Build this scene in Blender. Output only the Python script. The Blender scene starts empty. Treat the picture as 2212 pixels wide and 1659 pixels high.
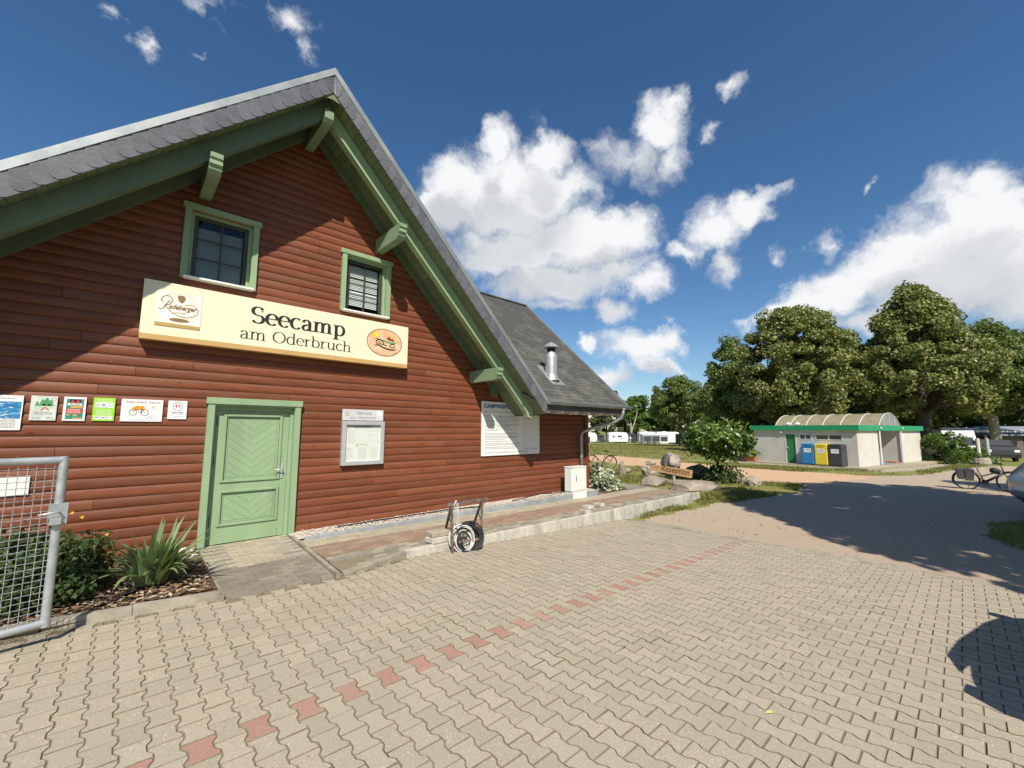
import bpy, math, random
import numpy as np
from mathutils import Vector, Matrix, Euler

random.seed(7)
rng = np.random.default_rng(11)
S = bpy.context.scene
COL = S.collection
R = math.radians

# ------------------------------------------------------------------ camera
CAM = (0.0, 0.0, 1.805)
YAW, PIT, ROL = 0.753046258, 0.109303836, 0.00365921855
cy, sy, cp, sp = math.cos(YAW), math.sin(YAW), math.cos(PIT), math.sin(PIT)
fwd = Vector((sy * cp, cy * cp, sp)); right = Vector((cy, -sy, 0)); up = right.cross(fwd)
cr, sr = math.cos(ROL), math.sin(ROL)
r2 = cr * right + sr * up; u2 = -sr * right + cr * up
cam = bpy.data.cameras.new('camera'); cam_o = bpy.data.objects.new('camera', cam); COL.objects.link(cam_o)
cam.sensor_width = 36; cam.lens = 14.6842; cam.clip_start = 0.05; cam.clip_end = 4000
m = Matrix((r2, u2, -fwd)).transposed().to_4x4(); m.translation = CAM
cam_o.matrix_world = m
S.camera = cam_o
PXF = 1566.315 * 2212 / 3840


def pixdir(x, y):
    """unit direction of a point of the photograph (2212 x 1659 grid)"""
    d = r2 * ((x - 1106) / PXF) - u2 * ((y - 829.5) / PXF) + fwd
    return d.normalized()


# ------------------------------------------------------------------ sun and exposure
LIGHT = Vector((0.62, 1.0, -1.21)).normalized()
sun = bpy.data.lights.new('sun', 'SUN'); sun.energy = 5.0; sun.angle = R(0.55); sun.color = (1.0, 0.93, 0.82)
sun_o = bpy.data.objects.new('sun', sun); COL.objects.link(sun_o)
sun_o.rotation_euler = LIGHT.to_track_quat('-Z', 'Y').to_euler(); sun_o.location = (-8, -14, 20)
S.view_settings.view_transform = 'Standard'; S.view_settings.look = 'None'
S.view_settings.gamma = 1.0; S.view_settings.use_curve_mapping = False
S.view_settings.exposure = 0.27
S.cycles.use_denoising = True
S.cycles.max_bounces = 6
S.cycles.transparent_max_bounces = 8

# ------------------------------------------------------------------ world: sky with clouds
W = bpy.data.worlds.new('World'); S.world = W; W.use_nodes = True
nt = W.node_tree
for n in list(nt.nodes): nt.nodes.remove(n)


class NB:
    def __init__(s, t): s.t = t

    def n(s, kind, **kw):
        o = s.t.nodes.new(kind)
        for k, v in kw.items():
            if k.startswith('i_'):
                o.inputs[int(k[2:])].default_value = v
            else:
                setattr(o, k, v)
        return o

    def l(s, a, b):
        s.t.links.new(a, b)

    def put(s, inp, v):
        if hasattr(v, 'is_output') or isinstance(v, bpy.types.NodeSocket): s.l(v, inp)
        else: inp.default_value = v

    def m(s, op, a, b=0.0, c=0.0, clamp=False):
        o = s.t.nodes.new('ShaderNodeMath'); o.operation = op; o.use_clamp = clamp
        s.put(o.inputs[0], a); s.put(o.inputs[1], b)
        if op in ('MULTIPLY_ADD', 'SMOOTH_MAX', 'SMOOTH_MIN'): s.put(o.inputs[2], c)
        return o.outputs[0]

    def ss(s, v, a, b, c=0.0, d=1.0):
        o = s.t.nodes.new('ShaderNodeMapRange'); o.interpolation_type = 'SMOOTHSTEP'
        s.put(o.inputs[0], v)
        for i, x in enumerate((a, b, c, d)): o.inputs[i + 1].default_value = x
        return o.outputs[0]

    def lin(s, v, a, b, c=0.0, d=1.0):
        o = s.t.nodes.new('ShaderNodeMapRange'); s.put(o.inputs[0], v)
        for i, x in enumerate((a, b, c, d)): o.inputs[i + 1].default_value = x
        return o.outputs[0]

    def mix(s, f, a, b, mode='MIX'):
        o = s.t.nodes.new('ShaderNodeMix'); o.data_type = 'RGBA'; o.blend_type = mode
        s.put(o.inputs[0], f)
        for i, x in ((6, a), (7, b)):
            if isinstance(x, (tuple, list)): x = (*x[:3], 1.0)
            s.put(o.inputs[i], x)
        return o.outputs[2]

    def v(s, op, a, b):
        o = s.t.nodes.new('ShaderNodeVectorMath'); o.operation = op
        s.put(o.inputs[0], a); s.put(o.inputs[1], b)
        return o.outputs['Value'] if op in ('DOT_PRODUCT', 'LENGTH', 'DISTANCE') else o.outputs[0]

    def noise(s, vec, scale, detail=4.0, rough=0.55, out=0, dist=0.0):
        o = s.t.nodes.new('ShaderNodeTexNoise'); s.put(o.inputs['Vector'], vec)
        o.inputs['Scale'].default_value = scale; o.inputs['Detail'].default_value = detail
        o.inputs['Roughness'].default_value = rough; o.inputs['Distortion'].default_value = dist
        return o.outputs[out]


# cloud puffs: centre x, y, half width, half height (photograph grid), tilt, weight
PUFFS = [
    (985, 400, 75, 70, 0, 1), (1080, 400, 105, 95, 0, 1), (1070, 320, 45, 55, -10, .9), (1180, 330, 60, 60, 0, .95),
    (1170, 420, 110, 80, 0, 1), (960, 450, 90, 50, 0, 1), (1090, 470, 130, 55, 0, 1), (1250, 520, 150, 70, 0, 1),
    (1330, 500, 80, 55, 10, 1), (1110, 550, 150, 55, 0, 1), (1200, 605, 150, 48, 0, 1), (1330, 590, 80, 40, 15, .8),
    (1390, 620, 55, 38, 0, .75), (1020, 520, 70, 40, 0, .7), (1425, 270, 66, 62, -15, 1), (1375, 340, 100, 62, -20, .62),
    (1455, 340, 40, 62, 0, .7), (1300, 300, 40, 40, 0, .45), (1620, 455, 85, 34, 25, .95), (1545, 500, 75, 45, 0, .85), (1565, 575, 40, 40, 30, .7),
    (1480, 545, 55, 30, 20, .6), (1575, 185, 48, 26, 15, .62), (1547, 285, 20, 24, 0, .55), (1380, 748, 80, 42, 0, .95),
    (1435, 735, 42, 32, 0, .9), (1274, 734, 28, 16, 0, .8), (1420, 790, 62, 16, 0, .75), (1305, 805, 60, 26, 0, .8),
    (1330, 668, 48, 30, 0, .7), (2110, 480, 150, 105, 20, 1.05), (2160, 420, 100, 70, 0, 1), (1960, 560, 200, 82, 22, 1.1),
    (1790, 630, 150, 52, 20, 1.05), (2060, 610, 220, 85, 10, 1.1), (1700, 660, 95, 32, 15, .95), (2230, 560, 180, 150, 0, 1.1),
    (2330, 480, 170, 150, 0, 1.1), (2500, 600, 200, 120, 0, 1), (1900, 690, 140, 40, 5, .8),
    (1780, 520, 40, 34, 30, .5), (1895, 398, 18, 14, 0, .5), (618, 20, 52, 44, 0, .66), (648, 85, 22, 52, 15, .52),
    (333, 118, 30, 28, -30, .54), (262, 56, 38, 18, -25, .42), (440, 122, 16, 12, 0, .36), (420, 12, 90, 18, -10, .34),
    (455, 60, 40, 14, -35, .27), (1605, 690, 45, 20, 0, .5), (1690, 545, 26, 30, -20, .45), (1210, 660, 90, 22, 0, .6),
]
grp = bpy.data.node_groups.new('cloud_field', 'ShaderNodeTree')
grp.interface.new_socket('Vector', in_out='INPUT', socket_type='NodeSocketVector')
grp.interface.new_socket('Field', in_out='OUTPUT', socket_type='NodeSocketFloat')
g = NB(grp)
gi = g.n('NodeGroupInput'); go = g.n('NodeGroupOutput')
acc = None
for (x, y, rx, ry, tilt, wgt) in PUFFS:
    c = pixdir(x, y); t = R(tilt)
    e1 = (pixdir(x + rx * math.cos(t), y - rx * math.sin(t)) - c); e2 = (pixdir(x - ry * math.sin(t), y - ry * math.cos(t)) - c)
    l1, l2 = e1.length, e2.length
    n_ = c.normalized(); a1 = (e1 - n_ * e1.dot(n_)).normalized(); a2 = n_.cross(a1)
    mp = g.n('ShaderNodeMapping', vector_type='TEXTURE'); g.l(gi.outputs[0], mp.inputs[0])
    mp.inputs[1].default_value = c
    mp.inputs[2].default_value = Matrix((a1, a2, n_)).transposed().to_euler()
    mp.inputs[3].default_value = (l1 * 1.58, l2 * 1.58, 1.2)
    ln = g.v('LENGTH', mp.outputs[0], (0, 0, 0))
    k = g.m('MULTIPLY', g.m('SUBTRACT', 1.0, ln, clamp=True), wgt * 1.25)
    acc = k if acc is None else g.m('SMOOTH_MAX', acc, k, 0.10)
g.l(acc, go.inputs[0])
w = NB(nt)
tc = w.n('ShaderNodeTexCoord'); D = tc.outputs['Generated']
sky = w.n('ShaderNodeTexSky'); sky.sky_type = 'NISHITA'; sky.sun_disc = False
sky.sun_elevation = R(47.2); sky.sun_rotation = R(211.8); sky.air_density = 1.0; sky.dust_density = 0.4; sky.ozone_density = 3.0
hs = w.n('ShaderNodeHueSaturation'); hs.inputs['Saturation'].default_value = 1.20; hs.inputs['Value'].default_value = 1.10
w.l(sky.outputs[0], hs.inputs['Color'])
wn = w.noise(D, 8.0, 7, 0.62, out=1)
wd = w.v('MULTIPLY', w.v('SUBTRACT', wn, (0.5, 0.5, 0.5)), (0.15, 0.15, 0.15))
D2 = w.v('ADD', D, wd)
f1 = w.n('ShaderNodeGroup'); f1.node_tree = grp; w.l(D2, f1.inputs[0])
f2 = w.n('ShaderNodeGroup'); f2.node_tree = grp; w.l(w.v('ADD', D2, (-0.01, -0.02, 0.075)), f2.inputs[0])
nz = w.noise(D2, 16.0, 9, 0.62); nz2 = w.noise(D, 34.0, 6, 0.6)
dens = w.m('ADD', f1.outputs[0], w.m('MULTIPLY', w.m('SUBTRACT', nz, 0.5), 0.85))
dens = w.m('ADD', dens, w.m('MULTIPLY', w.m('SUBTRACT', nz2, 0.5), 0.20))
alpha = w.m('MULTIPLY', w.ss(dens, 0.20, 0.86), w.ss(f1.outputs[0], 0.02, 0.2))
under = w.ss(w.m('ADD', f2.outputs[0], w.m('MULTIPLY', w.m('SUBTRACT', nz, 0.5), 0.35)), 0.36, 0.92)
bil = w.ss(w.noise(D2, 7.0, 4, 0.5), 0.34, 0.66)
shade = w.m('MULTIPLY', under, w.m('MULTIPLY_ADD', bil, 0.35, 0.65))
ccol = w.mix(shade, (9.0, 9.1, 9.2), (5.9, 6.15, 6.5))
skyc = w.mix(alpha, hs.outputs[0], ccol)
bg = w.n('ShaderNodeBackground'); bg.inputs[1].default_value = 0.086
w.l(skyc, bg.inputs[0])
wo = w.n('ShaderNodeOutputWorld'); w.l(bg.outputs[0], wo.inputs[0])


# ------------------------------------------------------------------ materials
def new_mat(name):
    mt = bpy.data.materials.new(name); mt.use_nodes = True
    b = NB(mt.node_tree); p = mt.node_tree.nodes['Principled BSDF']
    return mt, b, p


def mat(name, col, rough=0.6, col2=None, scale=6.0, detail=5.0, amt=(0.35, 0.65), stretch=(1, 1, 1), metal=0.0, bump=0.0,
        bscale=60.0, rnd=0.0, coords='pos', spec=0.4, col3=None, scale3=1.2, amt3=(0.45, 0.75), bdist=0.01):
    mt, b, p = new_mat(name)
    if coords == 'pos': vec = b.n('ShaderNodeNewGeometry').outputs['Position']
    else: vec = b.n('ShaderNodeTexCoord').outputs['Object']
    mp = b.n('ShaderNodeMapping'); mp.inputs[3].default_value = stretch; b.l(vec, mp.inputs[0]); v = mp.outputs[0]
    out = None
    if col2 is None: col2 = tuple(c * 0.82 for c in col)
    f = b.ss(b.noise(v, scale, detail, 0.62), *amt)
    out = b.mix(f, col, col2)
    if col3 is not None:
        out = b.mix(b.ss(b.noise(v, scale3, 4, 0.6), *amt3), out, col3)
    if rnd:
        oi = b.n('ShaderNodeObjectInfo')
        k = b.lin(oi.outputs['Random'], 0, 1, 1 - rnd, 1 + rnd)
        hsv = b.n('ShaderNodeHueSaturation'); b.l(out, hsv.inputs['Color']); b.l(k, hsv.inputs['Value'])
        out = hsv.outputs[0]
    b.l(out, p.inputs['Base Color'])
    p.inputs['Roughness'].default_value = rough; p.inputs['Metallic'].default_value = metal
    p.inputs['Specular IOR Level'].default_value = spec
    if bump:
        bn = b.n('ShaderNodeBump'); bn.inputs['Strength'].default_value = bump; bn.inputs['Distance'].default_value = bdist
        b.l(b.noise(v, bscale, 4, 0.6), bn.inputs['Height']); b.l(bn.outputs[0], p.inputs['Normal'])
    return mt


def flat(name, col, rough=0.5, metal=0.0, spec=0.4):
    mt, b, p = new_mat(name)
    p.inputs['Base Color'].default_value = (*col, 1); p.inputs['Roughness'].default_value = rough
    p.inputs['Metallic'].default_value = metal; p.inputs['Specular IOR Level'].default_value = spec
    return mt


def leafmat(name, c1, c2, c3=None, f3=0.2, trans=0.35, rough=0.5, spec=0.35):
    mt, b, p = new_mat(name)
    ge = b.n('ShaderNodeNewGeometry'); rnd = ge.outputs['Random Per Island']
    big = b.ss(b.noise(ge.outputs['Position'], 0.55, 3, 0.6), 0.38, 0.66)
    col = b.mix(b.m('MULTIPLY_ADD', rnd, 0.6, b.m('MULTIPLY', big, 0.4)), c1, c2)
    if c3:
        r7 = b.m('FRACT', b.m('MULTIPLY', rnd, 7.31))
        col = b.mix(b.m('LESS_THAN', r7, f3), col, c3)
    b.l(col, p.inputs['Base Color']); p.inputs['Roughness'].default_value = rough; p.inputs['Specular IOR Level'].default_value = spec
    tr = b.n('ShaderNodeBsdfTranslucent'); b.l(b.mix(0.5, col, (0.30, 0.36, 0.04), 'MIX'), tr.inputs[0])
    mx = b.n('ShaderNodeMixShader'); mx.inputs[0].default_value = trans
    b.l(p.outputs[0], mx.inputs[1]); b.l(tr.outputs[0], mx.inputs[2])
    b.l(mx.outputs[0], mt.node_tree.nodes['Material Output'].inputs[0])
    return mt


def glassmat(name, tint=(0.8, 0.85, 0.85), refl=1.0):
    mt = bpy.data.materials.new(name); mt.use_nodes = True; b = NB(mt.node_tree)
    for n in list(mt.node_tree.nodes): mt.node_tree.nodes.remove(n)
    o = b.n('ShaderNodeOutputMaterial'); gl = b.n('ShaderNodeBsdfGlossy'); gl.inputs['Roughness'].default_value = 0.02
    tr = b.n('ShaderNodeBsdfTransparent'); tr.inputs[0].default_value = (*tint, 1)
    fr = b.n('ShaderNodeFresnel'); fr.inputs[0].default_value = 1.5
    mx = b.n('ShaderNodeMixShader'); b.l(b.m('MULTIPLY', b.m('MULTIPLY', fr.outputs[0], refl), b.m('SUBTRACT', 1.0, b.n('ShaderNodeNewGeometry').outputs['Backfacing']), clamp=True), mx.inputs[0])
    b.l(tr.outputs[0], mx.inputs[1]); b.l(gl.outputs[0], mx.inputs[2]); b.l(mx.outputs[0], o.inputs[0])
    return mt


def wood_siding():
    mt, b, p = new_mat('red_brown_stain')
    pos = b.n('ShaderNodeNewGeometry').outputs['Position']; oi = b.n('ShaderNodeObjectInfo')
    off = b.n('ShaderNodeCombineXYZ'); b.l(b.m('MULTIPLY', oi.outputs['Random'], 37.0), off.inputs[0])
    v = b.v('ADD', pos, off.outputs[0])
    g1 = b.noise(b.v('MULTIPLY', v, (2.2, 30, 42)), 1.0, 6, 0.65, dist=0.6)
    g2 = b.noise(b.v('MULTIPLY', v, (1.2, 3, 5)), 1.0, 4, 0.6)
    col = b.mix(b.ss(g1, 0.3, 0.72), (0.226, 0.062, 0.0225), (0.128, 0.035, 0.014))
    col = b.mix(b.m('MULTIPLY', b.ss(g2, 0.40, 0.68), 0.75), col, (0.190, 0.074, 0.038))
    vo = b.n('ShaderNodeTexVoronoi'); b.l(b.v('MULTIPLY', v, (3.2, 3, 7.1)), vo.inputs['Vector']); vo.inputs['Scale'].default_value = 1.0
    vo.inputs['Randomness'].default_value = 1.0
    kn = b.m('MULTIPLY', b.ss(vo.outputs['Distance'], 0.15, 0.05), b.ss(b.noise(v, 3.1, 2), 0.44, 0.56))
    col = b.mix(b.m('MULTIPLY', kn, 0.8), col, (0.085, 0.022, 0.014))
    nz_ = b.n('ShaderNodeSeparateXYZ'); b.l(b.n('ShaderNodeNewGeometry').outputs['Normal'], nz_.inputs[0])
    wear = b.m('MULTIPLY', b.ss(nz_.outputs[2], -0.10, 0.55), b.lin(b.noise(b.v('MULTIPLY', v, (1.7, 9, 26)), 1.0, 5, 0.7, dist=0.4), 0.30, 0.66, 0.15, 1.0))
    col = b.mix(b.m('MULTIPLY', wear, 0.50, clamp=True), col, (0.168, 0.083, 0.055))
    strk = b.ss(b.noise(b.v('MULTIPLY', v, (0.9, 20, 60)), 1.0, 5, 0.75, dist=0.8), 0.54, 0.72)
    col = b.mix(b.m('MULTIPLY', strk, 0.7), col, (0.085, 0.036, 0.024))
    # pale run marks on the weathered bulges
    dr = b.noise(b.v('MULTIPLY', pos, (46, 1, 14)), 1.0, 3, 0.7)
    clus = b.ss(b.noise(b.v('MULTIPLY', pos, (1.5, 1, 0.9)), 1.0, 3, 0.6), 0.47, 0.68)
    col = b.mix(b.m('MULTIPLY', b.m('MULTIPLY', b.ss(dr, 0.625, 0.72), clus), 0.75), col, (0.50, 0.36, 0.30))
    hsv = b.n('ShaderNodeHueSaturation'); b.l(col, hsv.inputs['Color'])
    b.l(b.lin(oi.outputs['Random'], 0, 1, 0.86, 1.14), hsv.inputs['Value'])
    b.l(hsv.outputs[0], p.inputs['Base Color'])
    b.l(b.lin(g1, 0.2, 0.8, 0.42, 0.62), p.inputs['Roughness']); p.inputs['Specular IOR Level'].default_value = 0.35
    bn = b.n('ShaderNodeBump'); bn.inputs['Strength'].default_value = 0.25; bn.inputs['Distance'].default_value = 0.004
    b.l(g1, bn.inputs['Height']); b.l(bn.outputs[0], p.inputs['Normal'])
    return mt


def paver_mat(name, c1, c2, c3, rnd=0.10):
    mt, b, p = new_mat(name)
    pos = b.n('ShaderNodeNewGeometry').outputs['Position']; oi = b.n('ShaderNodeObjectInfo')
    rp = b.n('ShaderNodeNewGeometry').outputs['Random Per Island']
    rr = b.m('FRACT', b.m('ADD', oi.outputs['Random'], rp))
    col = b.mix(b.ss(b.noise(pos, 150, 3, 0.75), 0.36, 0.64), c1, c2)
    sp_ = b.ss(b.noise(pos, 70, 2, 0.5), 0.64, 0.72)
    col = b.mix(sp_, col, tuple(min(1, x * 1.5) for x in c1))
    sp2 = b.ss(b.noise(b.v('ADD', pos, (7, 3, 0)), 60, 2, 0.5), 0.66, 0.74)
    col = b.mix(b.m('MULTIPLY', sp2, 0.7), col, tuple(x * 0.5 for x in c2))
    col = b.mix(b.m('MULTIPLY', b.ss(b.noise(pos, 1.1, 5, 0.62), 0.42, 0.70), 0.75), col, c3)
    hsv = b.n('ShaderNodeHueSaturation'); b.l(col, hsv.inputs['Color'])
    b.l(b.lin(rr, 0, 1, 1 - rnd, 1 + rnd), hsv.inputs['Value'])
    b.l(hsv.outputs[0], p.inputs['Base Color']); p.inputs['Roughness'].default_value = 0.9; p.inputs['Specular IOR Level'].default_value = 0.2
    bn = b.n('ShaderNodeBump'); bn.inputs['Strength'].default_value = 0.35; bn.inputs['Distance'].default_value = 0.003
    b.l(b.noise(pos, 190, 3, 0.7), bn.inputs['Height']); b.l(bn.outputs[0], p.inputs['Normal'])
    return mt


M = {}
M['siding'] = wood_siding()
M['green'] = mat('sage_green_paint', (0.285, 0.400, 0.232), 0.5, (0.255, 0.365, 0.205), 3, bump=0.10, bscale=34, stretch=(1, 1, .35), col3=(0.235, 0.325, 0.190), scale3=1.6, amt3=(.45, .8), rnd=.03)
M['green_shaded'] = mat('shaded_green_paint', (0.125, 0.175, 0.108), 0.6, (0.10, 0.15, 0.09), 2.4, bump=0.1, bscale=30, rnd=0.05)  # darker copy of the green, the shade on the rafters put into the colour
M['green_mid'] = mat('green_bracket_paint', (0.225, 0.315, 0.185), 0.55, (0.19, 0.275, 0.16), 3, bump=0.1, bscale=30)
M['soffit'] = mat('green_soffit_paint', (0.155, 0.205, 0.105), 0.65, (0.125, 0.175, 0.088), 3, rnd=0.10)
M['zinc'] = mat('zinc_sheet', (0.40, 0.425, 0.415), 0.45, (0.30, 0.325, 0.315), 1.6, metal=0.55, col3=(0.46, 0.47, 0.40), scale3=2.3, bump=0.05, bscale=12)
M['slate'] = mat('slate_grey', (0.125, 0.13, 0.142), 0.5, (0.095, 0.10, 0.11), 9, rnd=0.16, bump=0.25, bscale=26, stretch=(1, 1, 2.2), spec=0.5)
M['shingle'] = mat('bitumen_shingle', (0.105, 0.104, 0.095), 0.93, (0.070, 0.070, 0.065), 90, rnd=0.2, bump=0.4, bscale=160, col3=(0.145, 0.145, 0.12), scale3=1.8, spec=0.2)
M['galv'] = mat('galvanised_steel', (0.50, 0.53, 0.53), 0.42, (0.36, 0.40, 0.41), 14, metal=0.5, bump=0.08, bscale=45, col3=(0.60, 0.63, 0.63), scale3=7)
M['steel'] = mat('stainless_steel', (0.66, 0.66, 0.65), 0.40, (0.58, 0.58, 0.57), 3, metal=0.65)
M['pipe'] = mat('grey_zinc_pipe', (0.36, 0.38, 0.40), 0.42, (0.30, 0.32, 0.34), 6, metal=0.5)
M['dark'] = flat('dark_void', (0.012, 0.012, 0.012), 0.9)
M['fascia'] = mat('dark_grey_fascia', (0.075, 0.08, 0.088), 0.6, (0.06, 0.062, 0.07), 4)
M['cream'] = mat('cream_sign_panel', (0.78, 0.735, 0.53), 0.5, (0.75, 0.705, 0.50), 3)
M['ochre'] = mat('ochre_edge', (0.56, 0.36, 0.14), 0.5, (0.50, 0.32, 0.12), 4)
M['ink'] = flat('black_ink', (0.018, 0.018, 0.017), 0.6)
M['greyink'] = flat('grey_ink', (0.25, 0.26, 0.27), 0.7)
M['paleink'] = flat('pale_grey_ink', (0.50, 0.51, 0.51), 0.7)
M['bronze'] = flat('bronze_ink', (0.24, 0.155, 0.06), 0.6)
M['gold'] = flat('gold_band', (0.46, 0.31, 0.10), 0.55)
M['white'] = mat('white_plate', (0.80, 0.80, 0.78), 0.4, (0.76, 0.76, 0.74), 2)
M['ivory'] = mat('ivory_label', (0.84, 0.76, 0.62), 0.55, (0.82, 0.80, 0.74), 5, bump=0.1, bscale=60)
M['whitep'] = mat('white_enamel', (0.74, 0.74, 0.70), 0.4, (0.70, 0.70, 0.66), 2)
M['red'] = flat('signal_red', (0.62, 0.05, 0.06), 0.5)
M['teal'] = flat('teal_print', (0.03, 0.26, 0.19), 0.5)
M['lime'] = flat('lime_print', (0.33, 0.66, 0.04), 0.5)
M['orange'] = flat('orange_print', (0.80, 0.36, 0.05), 0.5)
M['yellow'] = flat('yellow_print', (0.80, 0.62, 0.04), 0.5)
M['blue'] = flat('blue_print', (0.02, 0.10, 0.26), 0.5)
M['leafprint'] = flat('green_print', (0.07, 0.30, 0.10), 0.6)
M['paleprint'] = flat('pale_green_print', (0.45, 0.62, 0.40), 0.6)
M['brownp'] = flat('brown_print', (0.20, 0.06, 0.03), 0.6)
M['salmon'] = mat('salmon_print', (0.80, 0.36, 0.20), 0.5, (0.80, 0.52, 0.33), 7, col3=(0.82, 0.60, 0.38), scale3=3)
M['water'] = mat('lake_photo', (0.02, 0.14, 0.36), 0.4, (0.05, 0.30, 0.52), 22, stretch=(1, 1, 2.2), col3=(0.75, 0.82, 0.86), scale3=16, amt3=(0.56, 0.66))
M['alu'] = mat('aluminium_frame', (0.56, 0.57, 0.58), 0.35, (0.50, 0.51, 0.52), 5, metal=0.35)
M['alu_pale'] = mat('silver_header', (0.60, 0.60, 0.60), 0.4, (0.55, 0.55, 0.55), 3)
M['glass'] = glassmat('window_glass', (.92, .94, .94))
M['glass_dark'] = glassmat('darker_glass', (0.74, 0.78, 0.76), 0.9)  # tinted darker than the glass of the other attic window
M['glass_clear'] = glassmat('case_glass', (0.95, 0.96, 0.96), 0.7)
M['sash'] = mat('olive_brown_sash', (0.055, 0.055, 0.038), 0.5, (0.045, 0.045, 0.03), 6)
M['blind'] = mat('white_blind_slats', (0.78, 0.80, 0.78), 0.5, (0.72, 0.74, 0.72), 5)
M['concrete'] = mat('concrete_kerb', (0.385, 0.345, 0.27), 0.9, (0.30, 0.265, 0.205), 7, bump=0.3, bscale=120, col3=(0.22, 0.195, 0.14), scale3=2.6, rnd=0.08)
M['kerbgrey'] = mat('blue_grey_kerb', (0.30, 0.32, 0.33), 0.9, (0.22, 0.24, 0.25), 6, bump=0.2, bscale=90, rnd=0.08, col3=(0.40, 0.40, 0.37), scale3=3)
M['wallstone'] = mat('pale_wall_stone', (0.50, 0.475, 0.41), 0.9, (0.42, 0.395, 0.335), 8, bump=0.3, bscale=80, rnd=0.12, col3=(0.27, 0.26, 0.21), scale3=5, amt3=(0.5, 0.75), stretch=(1, 1, .5))
M['paver'] = paver_mat('beige_paver', (0.450, 0.392, 0.298), (0.335, 0.287, 0.212), (0.385, 0.338, 0.262), 0.065)
M['paver_red'] = paver_mat('red_paver', (0.42, 0.245, 0.19), (0.35, 0.195, 0.15), (0.41, 0.275, 0.215), 0.07)
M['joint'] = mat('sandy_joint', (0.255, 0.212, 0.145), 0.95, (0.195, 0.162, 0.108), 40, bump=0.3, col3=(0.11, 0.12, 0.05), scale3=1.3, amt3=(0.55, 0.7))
M['clink_beige'] = paver_mat('beige_block', (0.44, 0.385, 0.285), (0.345, 0.30, 0.215), (0.37, 0.335, 0.235), 0.12)
M['clink_red'] = paver_mat('red_block', (0.33, 0.225, 0.16), (0.26, 0.175, 0.125), (0.30, 0.25, 0.175), 0.16)
M['clink_dark'] = paver_mat('grey_block', (0.27, 0.25, 0.20), (0.195, 0.18, 0.145), (0.33, 0.295, 0.22), 0.2)
M['clink_slate'] = paver_mat('dark_grey_block', (0.275, 0.240, 0.190), (0.185, 0.163, 0.130), (0.35, 0.305, 0.23), 0.15)
M['clink_blue'] = paver_mat('blue_grey_block', (0.31, 0.295, 0.265), (0.235, 0.225, 0.205), (0.34, 0.315, 0.26), 0.2)
M['pebble'] = mat('white_pebbles', (0.62, 0.58, 0.50), 0.8, (0.42, 0.38, 0.32), 30, bump=0.4, bscale=40)
M['rubber'] = mat('black_rubber', (0.018, 0.018, 0.019), 0.5, (0.03, 0.03, 0.03), 20)
M['hosewhite'] = mat('white_hose', (0.66, 0.66, 0.62), 0.5, (0.55, 0.54, 0.50), 9)
M['rust'] = mat('rusty_steel', (0.20, 0.145, 0.11), 0.7, (0.12, 0.072, 0.046), 16, metal=0.2, bump=0.2, bscale=90, col3=(0.27, 0.245, 0.21), scale3=6)
M['bark'] = mat('tree_bark', (0.11, 0.092, 0.068), 0.95, (0.055, 0.046, 0.035), 7, stretch=(3, 3, 0.7), bump=0.8, bscale=14, coords='obj')
M['birchbark'] = mat('pale_birch_bark', (0.44, 0.41, 0.34), 0.9, (0.28, 0.25, 0.20), 5, stretch=(1, 1, 3), coords='obj')
M['linden'] = leafmat('linden_leaf', (0.090, 0.130, 0.030), (0.180, 0.212, 0.055), (0.325, 0.315, 0.105), 0.32, 0.25)
M['linden_green'] = leafmat('green_linden_leaf', (0.072, 0.122, 0.028), (0.140, 0.198, 0.048), (0.255, 0.280, 0.085), 0.20, 0.25)
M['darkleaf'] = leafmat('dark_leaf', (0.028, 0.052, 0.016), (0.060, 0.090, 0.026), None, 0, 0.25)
M['freshleaf'] = leafmat('fresh_leaf', (0.060, 0.120, 0.020), (0.120, 0.200, 0.035), None, 0, 0.35)
M['oliveleaf'] = leafmat('olive_leaf', (0.085, 0.105, 0.040), (0.150, 0.165, 0.065), None, 0, 0.25)
M['laurel'] = leafmat('glossy_leaf', (0.040, 0.085, 0.016), (0.140, 0.220, 0.040), (0.27, 0.34, 0.07), 0.18, 0.22, 0.4, 0.4)
M['shrubleaf'] = leafmat('shrub_leaf', (0.030, 0.060, 0.018), (0.085, 0.130, 0.042), (0.11, 0.12, 0.05), 0.12, 0.2, 0.6, 0.25)
M['irisleaf'] = leafmat('iris_leaf', (0.170, 0.245, 0.110), (0.255, 0.335, 0.140), (0.34, 0.35, 0.13), 0.14, 0.25)
M['varleaf'] = leafmat('variegated_leaf', (0.20, 0.26, 0.12), (0.42, 0.47, 0.31), (0.62, 0.64, 0.50), 0.35, 0.2)
M['grassblade'] = leafmat('grass_blade', (0.120, 0.150, 0.030), (0.225, 0.220, 0.060), (0.34, 0.28, 0.11), 0.25, 0.3)
M['mulch'] = mat('bark_mulch', (0.13, 0.078, 0.045), 0.95, (0.055, 0.035, 0.022), 45, bump=0.9, bscale=70, col3=(0.24, 0.165, 0.10), scale3=30, amt3=(0.58, 0.7))
M['chip'] = leafmat('bark_chip', (0.16, 0.095, 0.055), (0.34, 0.225, 0.135), (0.50, 0.40, 0.28), 0.3, 0.0, 0.9, 0.1)
M['rock'] = mat('field_boulder', (0.33, 0.285, 0.225), 0.9, (0.20, 0.17, 0.135), 2.6, bump=0.7, bscale=9, rnd=0.2, col3=(0.40, 0.33, 0.28), scale3=1.1, bdist=0.05)
M['rock_dark'] = mat('mossy_boulder', (0.17, 0.15, 0.115), 0.95, (0.10, 0.09, 0.065), 3, bump=0.8, bscale=9, col3=(0.20, 0.195, 0.10), scale3=2, bdist=0.05)
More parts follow.
